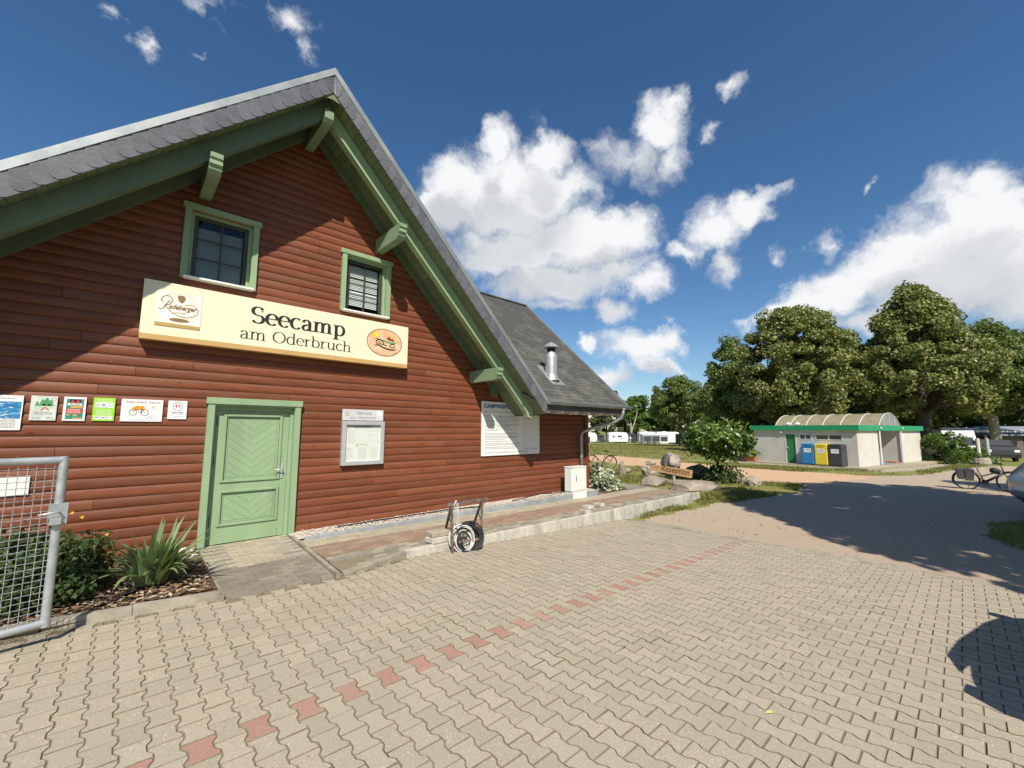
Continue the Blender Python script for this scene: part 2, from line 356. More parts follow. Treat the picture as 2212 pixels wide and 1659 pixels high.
M['plaster'] = mat('rough_cast_plaster', (0.60, 0.575, 0.51), 0.95, (0.55, 0.525, 0.465), 1.2, bump=0.4, bscale=90, col3=(0.49, 0.465, 0.41), scale3=0.5)
M['trimgreen'] = mat('emerald_fascia', (0.015, 0.27, 0.11), 0.45, (0.02, 0.30, 0.13), 3)
M['doorgreen'] = mat('green_steel_door', (0.035, 0.20, 0.065), 0.5, (0.03, 0.17, 0.055), 4)
M['vault'] = mat('ribbed_polycarbonate', (0.33, 0.29, 0.175), 0.4, (0.25, 0.215, 0.125), 3, stretch=(1, 1, 1), spec=0.5)
M['vaultend'] = mat('grey_vault_gable', (0.25, 0.26, 0.24), 0.4, (0.21, 0.22, 0.20), 3)
M['binblue'] = mat('blue_bin', (0.03, 0.22, 0.50), 0.4, (0.03, 0.20, 0.46), 2)
M['binyellow'] = mat('yellow_bin', (0.78, 0.60, 0.06), 0.4, (0.72, 0.55, 0.05), 2)
M['binblack'] = mat('charcoal_bin', (0.055, 0.058, 0.066), 0.42, (0.045, 0.048, 0.055), 2)
M['terracotta'] = mat('terracotta_trough', (0.55, 0.17, 0.06), 0.7, (0.48, 0.14, 0.05), 5)
M['flower'] = flat('red_flower', (0.60, 0.05, 0.06), 0.6)
M['yflower'] = flat('yellow_flower', (0.80, 0.50, 0.03), 0.6)
M['caravan'] = mat('white_caravan_skin', (0.80, 0.81, 0.81), 0.35, (0.76, 0.77, 0.77), 2, coords='obj')
M['tinted'] = flat('tinted_window', (0.06, 0.07, 0.075), 0.15, 0, 0.6)
M['awngrey'] = mat('grey_awning_cloth', (0.22, 0.225, 0.23), 0.8, (0.17, 0.175, 0.18), 2, coords='obj')
M['awnlight'] = mat('pale_awning_cloth', (0.62, 0.63, 0.63), 0.7, (0.55, 0.56, 0.56), 2, coords='obj')
M['awndark'] = mat('charcoal_tent_cloth', (0.05, 0.052, 0.055), 0.8, (0.035, 0.036, 0.04), 2, coords='obj')
M['navy'] = flat('navy_awning', (0.02, 0.035, 0.09), 0.6)
M['brownshed'] = mat('brown_boards', (0.13, 0.055, 0.035), 0.8, (0.09, 0.04, 0.026), 3, stretch=(6, 6, 1), coords='obj')
M['signwood'] = mat('varnished_board', (0.40, 0.25, 0.115), 0.5, (0.31, 0.18, 0.08), 3, stretch=(2, 2, 9), coords='obj')
M['carved'] = flat('burnt_lettering', (0.05, 0.026, 0.012), 0.8)
M['carpaint'] = mat('silver_car_paint', (0.36, 0.375, 0.39), 0.22, (0.35, 0.365, 0.38), 2, metal=0.6, coords='obj', spec=0.6)
M['carplastic'] = flat('black_car_plastic', (0.02, 0.02, 0.022), 0.55)
M['taillight'] = flat('dark_tail_lamp', (0.05, 0.012, 0.014), 0.15, 0, 0.6)
M['bikeframe'] = flat('charcoal_bicycle_paint', (0.035, 0.037, 0.042), 0.35, 0.2, 0.5)
M['bikegold'] = flat('bronze_bicycle_paint', (0.10, 0.075, 0.035), 0.35, 0.3, 0.5)
M['bag'] = mat('grey_pannier_cloth', (0.085, 0.085, 0.088), 0.8, (0.06, 0.06, 0.064), 12, coords='obj')
M['postwhite'] = flat('cream_post', (0.60, 0.56, 0.42), 0.6)
M['turquoise'] = flat('turquoise_jacket', (0.04, 0.30, 0.34), 0.7)


def ground_mat(name, c1, c2, c3, s1, s2, bump, bs, c4=None):
    mt, b, p = new_mat(name)
    pos = b.n('ShaderNodeNewGeometry').outputs['Position']
    col = b.mix(b.ss(b.noise(pos, s1, 6, 0.7), 0.36, 0.64), c1, c2)
    col = b.mix(b.m('MULTIPLY', b.ss(b.noise(pos, s2, 5, 0.65), 0.42, 0.68), 0.8), col, c3)
    if c4:
        vo = b.n('ShaderNodeTexVoronoi'); b.l(pos, vo.inputs['Vector']); vo.inputs['Scale'].default_value = 26
        col = b.mix(b.m('MULTIPLY', b.ss(vo.outputs['Distance'], 0.26, 0.12), b.ss(b.noise(pos, 5, 3), 0.5, 0.62)), col, c4)
    b.l(col, p.inputs['Base Color']); p.inputs['Roughness'].default_value = 0.95; p.inputs['Specular IOR Level'].default_value = 0.15
    bn = b.n('ShaderNodeBump'); bn.inputs['Strength'].default_value = bump; bn.inputs['Distance'].default_value = 0.03
    b.l(b.noise(pos, bs, 5, 0.7), bn.inputs['Height']); b.l(bn.outputs[0], p.inputs['Normal'])
    return mt


M['gravel'] = ground_mat('pale_gravel', (0.49, 0.395, 0.295), (0.38, 0.30, 0.22), (0.44, 0.345, 0.25), 40, 0.5, 0.7, 30, (0.50, 0.45, 0.36))
M['sand'] = ground_mat('orange_sand', (0.60, 0.395, 0.245), (0.52, 0.33, 0.195), (0.56, 0.38, 0.25), 18, 0.6, 0.4, 14)
M['grass'] = ground_mat('dry_grass', (0.190, 0.200, 0.052), (0.265, 0.240, 0.085), (0.145, 0.172, 0.042), 7, 0.28, 1.0, 11)
M['yard'] = ground_mat('worn_concrete', (0.40, 0.35, 0.27), (0.33, 0.285, 0.215), (0.36, 0.315, 0.24), 12, 0.5, 0.3, 30)
M['duff'] = ground_mat('bare_soil', (0.15, 0.12, 0.08), (0.20, 0.16, 0.10), (0.10, 0.085, 0.05), 14, 1.0, 0.6, 30)

# ------------------------------------------------------------------ mesh builder


class MB:
    def __init__(s): s.v = []; s.f = []; s.m = []

    def add(s, vs, fs, mi=0):
        o = len(s.v); s.v += [tuple(x) for x in vs]
        s.f += [tuple(i + o for i in f) for f in fs]; s.m += [mi] * len(fs)
        return s

    def box(s, x0, x1, y0, y1, z0, z1, mi=0):
        vs = [(x, y, z) for z in (z0, z1) for y in (y0, y1) for x in (x0, x1)]
        return s.add(vs, [(0, 2, 3, 1), (4, 5, 7, 6), (0, 1, 5, 4), (2, 6, 7, 3), (0, 4, 6, 2), (1, 3, 7, 5)], mi)

    def bbox(s, x0, x1, y0, y1, z0, z1, b=0.01, mi=0):
        """box with chamfered edges: three overlapping loops of eight corners"""
        vs = []
        for sx in (0, 1):
            for sy_ in (0, 1):
                for sz in (0, 1):
                    X = (x0, x1)[sx]; Y = (y0, y1)[sy_]; Z = (z0, z1)[sz]
                    ix = X + (b if sx == 0 else -b); iy = Y + (b if sy_ == 0 else -b); iz = Z + (b if sz == 0 else -b)
                    vs += [(X, iy, iz), (ix, Y, iz), (ix, iy, Z)]
        I = lambda a, c, d, k: (a * 4 + c * 2 + d) * 3 + k
        fs = []
        for a in (0, 1):
            q = [I(a, 0, 0, 0), I(a, 1, 0, 0), I(a, 1, 1, 0), I(a, 0, 1, 0)]; fs.append(q if a else q[::-1])
            q = [I(0, a, 0, 1), I(1, a, 0, 1), I(1, a, 1, 1), I(0, a, 1, 1)]; fs.append(q[::-1] if a else q)
            q = [I(0, 0, a, 2), I(1, 0, a, 2), I(1, 1, a, 2), I(0, 1, a, 2)]; fs.append(q if a else q[::-1])
        for a in (0, 1):
            for c in (0, 1):
                fs.append([I(a, c, 0, 0), I(a, c, 0, 1), I(a, c, 1, 1), I(a, c, 1, 0)])
                fs.append([I(a, 0, c, 0), I(a, 0, c, 2), I(a, 1, c, 2), I(a, 1, c, 0)])
                fs.append([I(0, a, c, 1), I(0, a, c, 2), I(1, a, c, 2), I(1, a, c, 1)])
                for d in (0, 1): fs.append([I(a, c, d, 0), I(a, c, d, 1), I(a, c, d, 2)])
        return s.add(vs, fs, mi)

    def beam(s, p0, p1, w_, h_, upv=(0, 0, 1), mi=0):
        p0, p1 = Vector(p0), Vector(p1); d = (p1 - p0).normalized(); u = Vector(upv)
        a = d.cross(u).normalized(); u = a.cross(d).normalized()
        vs = [p + a * (i * w_ / 2) + u * (j * h_ / 2) for p in (p0, p1) for j in (-1, 1) for i in (-1, 1)]
        return s.add(vs, [(0, 2, 3, 1), (4, 5, 7, 6), (0, 1, 5, 4), (2, 6, 7, 3), (0, 4, 6, 2), (1, 3, 7, 5)], mi)

    def tube(s, pts, r, n=8, closed=False, mi=0, cap=True):
        P = [Vector(p) for p in pts]; k = len(P)
        rs = r if isinstance(r, (list, tuple)) else [r] * k
        prev = None; rings = []
        for i in range(k):
            if closed: d = (P[(i + 1) % k] - P[i - 1])
            else: d = (P[min(i + 1, k - 1)] - P[max(i - 1, 0)])
            d.normalize()
            if prev is None:
                a = d.orthogonal().normalized()
            else:
                a = (prev - d * prev.dot(d)).normalized()
            prev = a; b_ = d.cross(a)
            rings.append([P[i] + (a * math.cos(t * 2 * math.pi / n) + b_ * math.sin(t * 2 * math.pi / n)) * rs[i] for t in range(n)])
        vs = [v for rg in rings for v in rg]; fs = []
        for i in range(k if closed else k - 1):
            j = (i + 1) % k
            for t in range(n):
                u_ = (t + 1) % n
                fs.append((i * n + t, i * n + u_, j * n + u_, j * n + t))
        if not closed and cap:
            fs.append(tuple(range(n))[::-1]); fs.append(tuple((k - 1) * n + t for t in range(n)))
        return s.add(vs, fs, mi)

    def lathe(s, prof, n=16, c=(0, 0, 0), mi=0):
        vs = []; fs = []
        for (r, z) in prof:
            for t in range(n):
                a = 2 * math.pi * t / n; vs.append((c[0] + r * math.cos(a), c[1] + r * math.sin(a), c[2] + z))
        for i in range(len(prof) - 1):
            for t in range(n):
                u_ = (t + 1) % n; fs.append((i * n + t, i * n + u_, (i + 1) * n + u_, (i + 1) * n + t))
        fs.append(tuple(range(n))[::-1]); fs.append(tuple((len(prof) - 1) * n + t for t in range(n)))
        return s.add(vs, fs, mi)

    def extr(s, poly, fn, w0, w1, mi=0):
        """poly in (u,v) extruded in w; fn(u,v,w)->xyz"""
        k = len(poly); vs = [fn(u, v, w0) for u, v in poly] + [fn(u, v, w1) for u, v in poly]
        fs = [tuple(range(k))[::-1], tuple(range(k, 2 * k))]
        for i in range(k):
            j = (i + 1) % k; fs.append((i, j, k + j, k + i))
        return s.add(vs, fs, mi)

    def xf(s, mtx):
        s.v = [tuple(mtx @ Vector(p)) for p in s.v]; return s


def mesh_from(name, v, f, mats, mi=None, smooth=False):
    me = bpy.data.meshes.new(name)
    me.from_pydata(v, [], f); me.update()
    for mm in mats: me.materials.append(mm)
    if mi is not None and len(mats) > 1: me.polygons.foreach_set('material_index', mi)
    if smooth: me.polygons.foreach_set('use_smooth', [True] * len(me.polygons))
    return me


def tag(o, label=None, cat=None, group=None, kind=None):
    if label: o['label'] = label
    if cat: o['category'] = cat
    if group: o['group'] = group
    if kind: o['kind'] = kind
    return o


def link(name, me, parent=None, world=True):
    o = bpy.data.objects.new(name, me); COL.objects.link(o)
    if parent is not None:
        o.parent = parent
        if world and parent.parent is None and parent.type == 'EMPTY': o.location = -parent.location
    return o


def obj(name, mb, mats, parent=None, smooth=False, world=True, auto=None, **kw):
    if not isinstance(mats, (list, tuple)): mats = [mats]
    me = mesh_from(name, mb.v, mb.f, mats, mb.m, smooth)
    if auto is not None: smooth_by_angle(me, auto)
    o = link(name, me, parent, world); tag(o, **kw); return o


def smooth_by_angle(me, deg):
    me.polygons.foreach_set('use_smooth', [True] * len(me.polygons))
    try: me.set_sharp_from_angle(angle=R(deg))
    except Exception: pass


def thing(name, label, cat, loc=(0, 0, 0), rz=0.0, group=None):
    o = bpy.data.objects.new(name, None); COL.objects.link(o); o.empty_display_size = 0.2
    o.location = loc; o.rotation_euler = (0, 0, rz)
    return tag(o, label, cat, group)


def copy_tree(o, parent=None):
    c = o.copy(); COL.objects.link(c)
    if parent is not None: c.parent = parent
    for ch in list(o.children): copy_tree(ch, c)
    return c


def fast_quads(name, quads, mats, parent=None, **kw):
    """quads: numpy (n,4,3)"""
    n = len(quads); me = bpy.data.meshes.new(name)
    me.vertices.add(n * 4); me.vertices.foreach_set('co', quads.astype(np.float32).ravel())
    me.loops.add(n * 4); me.loops.foreach_set('vertex_index', np.arange(n * 4, dtype=np.int32))
    me.polygons.add(n); me.polygons.foreach_set('loop_start', np.arange(0, n * 4, 4, dtype=np.int32))
    me.update(calc_edges=True); me.validate()
    for mm in (mats if isinstance(mats, (list, tuple)) else [mats]): me.materials.append(mm)
    o = link(name, me, parent); tag(o, **kw); return o


def leaf_quads(P, size, N=None, bias=0.5, aspect=1.7, jitter=0.35):
    """one kite-shaped leaf card per point"""
    n = len(P); nr = rng.normal(size=(n, 3))
    if N is not None: nr = nr / np.linalg.norm(nr, axis=1, keepdims=True) * (1 - bias) + N * bias
    nr /= np.linalg.norm(nr, axis=1, keepdims=True) + 1e-9
    t = rng.normal(size=(n, 3)); t -= nr * (t * nr).sum(1, keepdims=True); t /= np.linalg.norm(t, axis=1, keepdims=True) + 1e-9
    b_ = np.cross(nr, t); sz = size * (1 + jitter * rng.uniform(-1, 1, (n, 1)))
    l = t * sz * aspect / 2; w_ = b_ * sz / 2
    fold = nr * sz * 0.12
    return np.stack([P - l, P + w_ + fold - l * 0.1, P + l, P - w_ + fold - l * 0.1], 1)


# ------------------------------------------------------------------ lettering (sans text from the built-in font, serif drawn stroke by stroke)
_txt = {}


def text_mesh(body, bold=0.0, shear=0.0, space=1.0):
    k = (body, bold, shear, space)
    if k in _txt: return _txt[k]
    cu = bpy.data.curves.new('lettering', 'FONT'); cu.body = body; cu.size = 1.0; cu.offset = bold; cu.shear = shear; cu.space_character = space
    cu.resolution_u = 3
    o = bpy.data.objects.new('lettering', cu); COL.objects.link(o)
    bpy.context.view_layer.update()
    ev = o.evaluated_get(bpy.context.evaluated_depsgraph_get()); me = ev.to_mesh()
    v = np.array([tuple(x.co) for x in me.vertices])[:, :2]; f = [tuple(p.vertices) for p in me.polygons]
    ev.to_mesh_clear(); bpy.data.objects.remove(o); bpy.data.curves.remove(cu)
    v = v - v.min(0); _txt[k] = (v, f); return _txt[k]


def put_text(mb, body, x0, x1, z0, y, h=None, bold=0.0, shear=0.0, space=1.0, mi=0, fn=None):
    """fit the text between x0 and x1 (and to height h if given), standing on z0, on the plane y"""
    v, f = text_mesh(body, bold, shear, space); wv, hv = v.max(0)
    kx = (x1 - x0) / wv; kz = kx if h is None else h / hv
    fn = fn or (lambda a, b_: (a, y, b_))
    mb.add([fn(x0 + a * kx, z0 + b_ * kz) for a, b_ in v], f, mi)


def arc(cx, cz, rx, rz, a0, a1, n=14):
    return [(cx + rx * math.cos(R(a0 + (a1 - a0) * i / n)), cz + rz * math.sin(R(a0 + (a1 - a0) * i / n))) for i in range(n + 1)]


AS, CP, DS = 1.52, 1.42, -0.45
SERIF = {
    'a': (0.92, [arc(.38, .66, .27, .33, 165, 0), [(.65, .66), (.65, .16), (.70, .04), (.80, .01), (.90, .06)],
                 [(.65, .60), (.40, .54), (.18, .42), (.10, .25), (.16, .08), (.32, .0), (.48, .04), (.65, .22)]], []),
    'b': (1.02, [[(.20, 0.02), (.20, AS)], arc(.20, .5, .68, .49, -80, 80, 18)[0:0] + arc(.50, .5, .40, .50, 165, -165, 20)], [(.02, AS, .22)]),
    'c': (0.84, [arc(.46, .5, .38, .50, 48, 318, 18)], []),
    'd': (1.06, [[(.80, 0), (.80, AS)], arc(.48, .5, .39, .50, 15, 345, 20)], [(.62, AS, .22), (.80, 0, .22)]),
    'e': (0.88, [arc(.46, .5, .38, .50, 2, 315, 20), [(.10, .54), (.82, .54)]], []),
    'h': (1.12, [[(.22, 0), (.22, AS)], [(.22, .68), (.38, .92), (.58, 1.0), (.76, .92), (.84, .70), (.84, 0)]], [(.05, AS, .2), (.04, 0, .36), (.66, 0, .36)]),
    'm': (1.68, [[(.22, 0), (.22, 1)], [(.22, .70), (.36, .92), (.54, 1.0), (.70, .92), (.77, .70), (.77, 0)],
                 [(.77, .70), (.92, .92), (1.08, 1.0), (1.26, .92), (1.33, .70), (1.33, 0)]], [(.05, 1, .2), (.05, 0, .34), (.60, 0, .34), (1.16, 0, .34)]),
    'p': (1.02, [[(.22, DS), (.22, 1)], arc(.52, .5, .38, .50, 160, -160, 20)], [(.04, 1, .2), (.03, DS, .38)]),
    'r': (0.78, [[(.22, 0), (.22, 1)], [(.22, .62), (.34, .86), (.50, .99), (.70, .92)]], [(.04, 1, .2), (.03, 0, .40)]),
    'u': (1.10, [[(.22, 1), (.22, .30), (.30, .08), (.48, .0), (.66, .08), (.84, .30)], [(.84, 1), (.84, 0)]], [(.04, 1, .2), (.66, 1, .2), (.84, 0, .2)]),
    'O': (1.46, [arc(.72, .71, .60, .72, 90, 450, 30)], []),
    'S': (1.02, [arc(.50, 1.06, .36, .36, 25, 250, 14) + [(.60, .66)] + arc(.52, .35, .38, .36, 70, -155, 14)], [(.80, 1.12, .001), ]),
    ' ': (0.5, [], []),
}


def serif_text(mb, body, x0, x1, z0, caph, y, thick, thin, mi=0, tight=0.0):
    adv = sum(SERIF[c][0] - tight for c in body) - 0.1 + tight; kx = (x1 - x0) / adv; kz = caph / CP
    px = -0.05; step = 0
    for ch in body:
        a, strokes, serifs = SERIF[ch]
        for st in strokes:
            vs = []; k = len(st); step += 1; yy = y - 0.00015 * (step % 7)
            for i, (u, v) in enumerate(st):
                p0 = st[max(i - 1, 0)]; p1 = st[min(i + 1, k - 1)]
                if len(st) > 2 and abs(st[0][0] - st[-1][0]) + abs(st[0][1] - st[-1][1]) < 1e-6:
                    p0 = st[i - 1] if i else st[-2]; p1 = st[i + 1] if i < k - 1 else st[1]
                dx, dz = p1[0] - p0[0], p1[1] - p0[1]; L_ = math.hypot(dx, dz) or 1
                wd = thin + (thick - thin) * (abs(dz) / L_) ** 1.3
                nx, nz_ = -dz / L_ * wd / 2, dx / L_ * wd / 2
                for sgn in (1, -1): vs.append((x0 + (px + u + nx * sgn) * kx, yy, z0 + (v + nz_ * sgn) * kz))
            mb.add(vs, [(2 * i, 2 * i + 1, 2 * i + 3, 2 * i + 2) for i in range(k - 1)], mi)
        for (u, v, wd) in serifs:
            step += 1; yy = y - 0.00015 * (step % 7); h_ = thin * 1.05
            v0 = v if v <= 0.01 else v - h_
            if v < 0: v0 = v
            ext = thick * .30; wd += 2 * ext; xs = px + u - ext; mb.add([(x0 + xs * kx, yy, z0 + v0 * kz), (x0 + (xs + wd) * kx, yy, z0 + v0 * kz), (x0 + (xs + wd) * kx, yy, z0 + (v0 + h_) * kz), (x0 + xs * kx, yy, z0 + (v0 + h_) * kz)], [(0, 1, 2, 3)], mi)
        px += a - tight


def ribbon(mb, pts, wd, y, mi=0, closed=False):
    vs = []; k = len(pts)
    for i in range(k):
        p0 = pts[i - 1] if (i or closed) else pts[0]; p1 = pts[(i + 1) % k] if (i < k - 1 or closed) else pts[-1]
        dx, dz = p1[0] - p0[0], p1[1] - p0[1]; L_ = math.hypot(dx, dz) or 1
        ww = wd[i] if isinstance(wd, (list, tuple)) else wd
        for sg in (1, -1): vs.append((pts[i][0] - dz / L_ * ww / 2 * sg, y, pts[i][1] + dx / L_ * ww / 2 * sg))
    fs = [(2 * i, 2 * i + 1, 2 * i + 3, 2 * i + 2) for i in range(k - 1)]
    if closed: fs.append((2 * k - 2, 2 * k - 1, 1, 0))
    mb.add(vs, fs, mi)


def plate(mb, x0, x1, z0, z1, y, mi=0):
    mb.add([(x0, y, z0), (x1, y, z0), (x1, y, z1), (x0, y, z1)], [(0, 1, 2, 3)], mi)


def disc(mb, cx, cz, rx, rz, y, n=28, mi=0):
    mb.add([(cx + rx * math.cos(2 * math.pi * i / n), y, cz + rz * math.sin(2 * math.pi * i / n)) for i in range(n)], [tuple(range(n))], mi)


def text_lines(mb, x0, x1, z, h, y, mi=0, seed=0, fill=1.0):
    """a line of fine print: word-long dashes of uneven height"""
    rr = random.Random(seed); x = x0
    while x < x0 + (x1 - x0) * fill:
        wl = rr.uniform(2.0, 6.5) * h * 0.55; xe = min(x + wl, x1)
        xx = x
        while xx < xe:
            lw = h * rr.uniform(.34, .5); hh = h * rr.choice((.62, .62, .7, 1.0, .62))
            plate(mb, xx, min(xx + lw * .72, xe), z, z + hh, y, mi); xx += lw
        x = xe + h * .45


# ------------------------------------------------------------------ ground heights
def zp(x, y=0):   # paved yard in front of the house
    return -0.031 * (x - 0.5) - 0.0117 * max(0.0, x - 3.0) if x < 9.35 else -0.335


def zt(x):        # terrace along the house
    return -0.013 * max(0.0, x - 2.8)


_GD = [(0, -.335), (20, -.335), (32, -.42), (55, -.62), (105, -1.3), (160, -1.6), (3000, -1.6)]


def zg(x, y):
    d = math.hypot(x, y)
    for (a, za), (b_, zb) in zip(_GD, _GD[1:]):
        if d <= b_: return za + (zb - za) * (d - a) / (b_ - a)
    return -1.6


# ================================================================== THE WOODEN HOUSE
WY = 8.0; OV = 6.85                      # wall plane, front edge of the roof
AX = 2.235                               # ridge line
SL, SR = 0.972, 1.004                    # slopes of the two rakes
house = thing('wooden_house', 'red-brown log-clad house with sage green trim and a tall gable', 'house', (3.8, 8.0, 0))


def rake(x, z0):
    return z0 - (SL * (AX - x) if x < AX else SR * (x - AX))


def px(z, z0):                           # x range under a rake line at height z
    return AX - (z0 - z) / SL, AX + (z0 - z) / SR


# openings cut out of the cladding: x0,x1,z0,z1
HOLES = [(1.02, 2.31, -.1, 2.24), (0.56, 1.47, 4.14, 5.26), (2.98, 3.91, 4.12, 5.26)]
prof = [(0.0, 0.024), (0.003, 0.011), (0.014, 0.0045), (0.040, 0.0005), (0.070, 0.0), (0.098, 0.003), (0.122, 0.009), (0.137, 0.015), (0.141, 0.024)]
PITCH = 0.141; Z0 = 0.010


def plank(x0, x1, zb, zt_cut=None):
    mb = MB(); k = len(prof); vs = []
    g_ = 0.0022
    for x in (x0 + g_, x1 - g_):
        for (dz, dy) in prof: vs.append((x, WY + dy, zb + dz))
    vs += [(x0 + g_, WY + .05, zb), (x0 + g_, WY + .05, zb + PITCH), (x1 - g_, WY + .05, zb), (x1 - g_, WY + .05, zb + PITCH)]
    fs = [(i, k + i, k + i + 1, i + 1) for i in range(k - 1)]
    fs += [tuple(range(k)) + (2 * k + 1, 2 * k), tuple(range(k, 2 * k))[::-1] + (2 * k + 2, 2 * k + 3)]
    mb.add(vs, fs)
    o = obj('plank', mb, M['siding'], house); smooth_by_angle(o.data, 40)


rp = random.Random(5); ncrs = 54
for c in range(ncrs):
    zb = Z0 + c * PITCH; zm = zb + PITCH * .5
    if zm < 2.62: xa, xb = -3.3, 10.60
    else:
        xa, xb = px(zm, 7.40); xa = max(xa, -3.3)
    if xb - xa < 0.12: break
    cuts = [xa]
    x = xa + rp.uniform(.6, 3.2)
    while x < xb - .5:
        cuts.append(x); x += rp.uniform(2.2, 4.2)
    cuts.append(xb)
    for a, b_ in zip(cuts, cuts[1:]):
        segs = [(a, b_)]
        for (h0, h1, k0, k1) in HOLES:
            if k0 < zm < k1:
                ns = []
                for (p, q) in segs:
                    if q <= h0 or p >= h1: ns.append((p, q)); continue
                    if p < h0: ns.append((p, h0))
                    if q > h1: ns.append((h1, q))
                segs = ns
        for (p, q) in segs:
            if q - p > .03: plank(p, q, zb)

# inner shell behind the cladding, side and back walls
mb = MB()
SHX0, SHX1 = -3.25, 10.58
for (a, b_) in ((SHX0, .56), (.56, 1.47), (1.47, 2.98), (2.98, 3.91), (3.91, SHX1)):
    pass
mb.box(SHX0, 1.02, 8.055, 8.13, 0, 2.6); mb.box(2.31, SHX1, 8.055, 8.13, 0, 2.6); mb.box(1.02, 2.31, 8.055, 8.13, 2.24, 2.6)
def gpoly(x0, x1, z0, z1):
    mb.box(x0, x1, 8.055, 8.13, z0, z1)
gpoly(-2.2, .56, 2.6, 4.14); gpoly(.56, 6.3, 2.6, 4.12); gpoly(-.6, .56, 4.14, 4.4); gpoly(1.47, 2.98, 4.12, 5.3); gpoly(3.91, 4.9, 4.12, 4.7)
mb.extr([(-0.9, 4.14), (.56, 4.14), (.56, 5.5)], lambda u, v, w_: (u, w_, v), 8.056, 8.129)
mb.extr([(3.91, 4.7), (4.9, 4.7), (3.91, 5.55)], lambda u, v, w_: (u, w_, v), 8.056, 8.129)
mb.extr([(.56, 5.26), (3.91, 5.26), (3.91, 5.55), (AX, 7.25), (.56, 5.5)], lambda u, v, w_: (u, w_, v), 8.056, 8.129)
obj('inner_wall', mb, M['dark'], house)
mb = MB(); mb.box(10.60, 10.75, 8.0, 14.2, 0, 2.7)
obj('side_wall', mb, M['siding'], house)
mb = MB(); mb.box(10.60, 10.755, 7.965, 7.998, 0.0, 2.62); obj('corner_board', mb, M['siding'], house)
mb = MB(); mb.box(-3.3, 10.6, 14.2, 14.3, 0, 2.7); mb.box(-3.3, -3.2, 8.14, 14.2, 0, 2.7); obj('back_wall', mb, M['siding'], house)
mb = MB(); mb.box(-1.0, 5.6, 8.2, 14.15, 3.9, 3.95); mb.box(-3.2, 10.58, 8.2, 14.15, 0.01, .05); mb.box(.2, 4.2, 9.6, 9.7, 3.95, 5.9); obj('upper_floor', mb, M['dark'], house)
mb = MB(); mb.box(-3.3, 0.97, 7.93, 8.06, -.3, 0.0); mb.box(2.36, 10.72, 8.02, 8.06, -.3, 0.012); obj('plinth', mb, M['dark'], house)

# ---- roof: two slopes of the gable and the main roof running along the wall
ZS = 7.49            # lower edge of the slates on the ridge line (front)
ZC = 7.815           # upper edge of the slates / foot of the metal cap
ZT = 7.945           # top of the metal cap
XL, XR = -3.6, 7.60


def rk(x, z0): return rake(x, z0)


mb = MB()
for (x0, x1) in ((XL, AX), (AX, XR)):
    ys = (OV + .02, 12.2)
    vs = []
    for y in ys:
        vs += [(x0, y, rk(x0, ZT - .03)), (x1, y, rk(x1, ZT - .03)), (x1, y, rk(x1, ZS + .10)), (x0, y, rk(x0, ZS + .10))]
    mb.add(vs, [(0, 1, 2, 3), (7, 6, 5, 4), (0, 4, 5, 1), (1, 5, 6, 2), (2, 6, 7, 3), (3, 7, 4, 0)])
obj('gable_roof', mb, M['shingle'], house)

# metal verge cap: face strip and top flange
for side in (-1, 1):
    mb = MB(); x1 = XL if side < 0 else XR + .02
    n = 4
    for i in range(n):
        a = AX + (x1 - AX) * i / n; b_ = AX + (x1 - AX) * (i + 1) / n
        o_ = 0.004 * (i % 2)
        y0 = OV - .03 - o_
        vs = [(a, y0, rk(a, ZT)), (b_, y0, rk(b_, ZT)), (b_, y0, rk(b_, ZC)), (a, y0, rk(a, ZC)),
              (a, y0 + .16, rk(a, ZT)), (b_, y0 + .16, rk(b_, ZT)), (a, OV + .02, rk(a, ZC)), (b_, OV + .02, rk(b_, ZC))]
        mb.add(vs, [(0, 1, 2, 3), (1, 0, 4, 5), (3, 2, 7, 6)])
    obj('verge_cap', mb, M['zinc'], house)

# slates on the verge, one by one
def slate(side, d0, d1, k):
    """curved-bottom slate between two distances along the rake"""
    sl = SL if side < 0 else SR; Ld = math.hypot(1, sl)
    e0 = d0 - .20
    def P(d, v):         # d along the rake from the ridge, v vertical drop 0..1
        x = AX + side * max(d, 0.0) / Ld
        return (x, OV - .010 - .016 * min(1, max(0, (d - e0) / (d1 - e0))), rk(x, ZC + .015) - v * (ZC - ZS + .015))
    sw = 1.0 if side < 0 else .6
    edge = [(d1, 0), (d1 - .006 * sw, .35), (d1 - .03 * sw, .6), (d1 - .075 * sw, .8), (d1 - .125 * sw, .93), (d1 - .19 * sw, 1.0)]
    poly = edge + [(e0, 1.0), (e0, 0)]
    mb = MB(); nn = len(poly)
    f_ = [P(d, v) for d, v in poly]; bk = [(p[0], p[1] + .010, p[2]) for p in f_]
    fs = [tuple(range(nn))] + [(i, (i + 1) % nn, nn + (i + 1) % nn, nn + i) for i in range(nn)]
    mb.add(f_ + bk, fs)
    obj('slate', mb, M['slate'], house)


for side, Lr in ((-1, 8.0), (1, 7.55)):
    d = 0.0; k = 0
    while d < Lr:
        wd = 0.185 + 0.012 * ((k * 7) % 5 - 2) / 2
        slate(side, d, min(d + wd, Lr), k); d += wd; k += 1

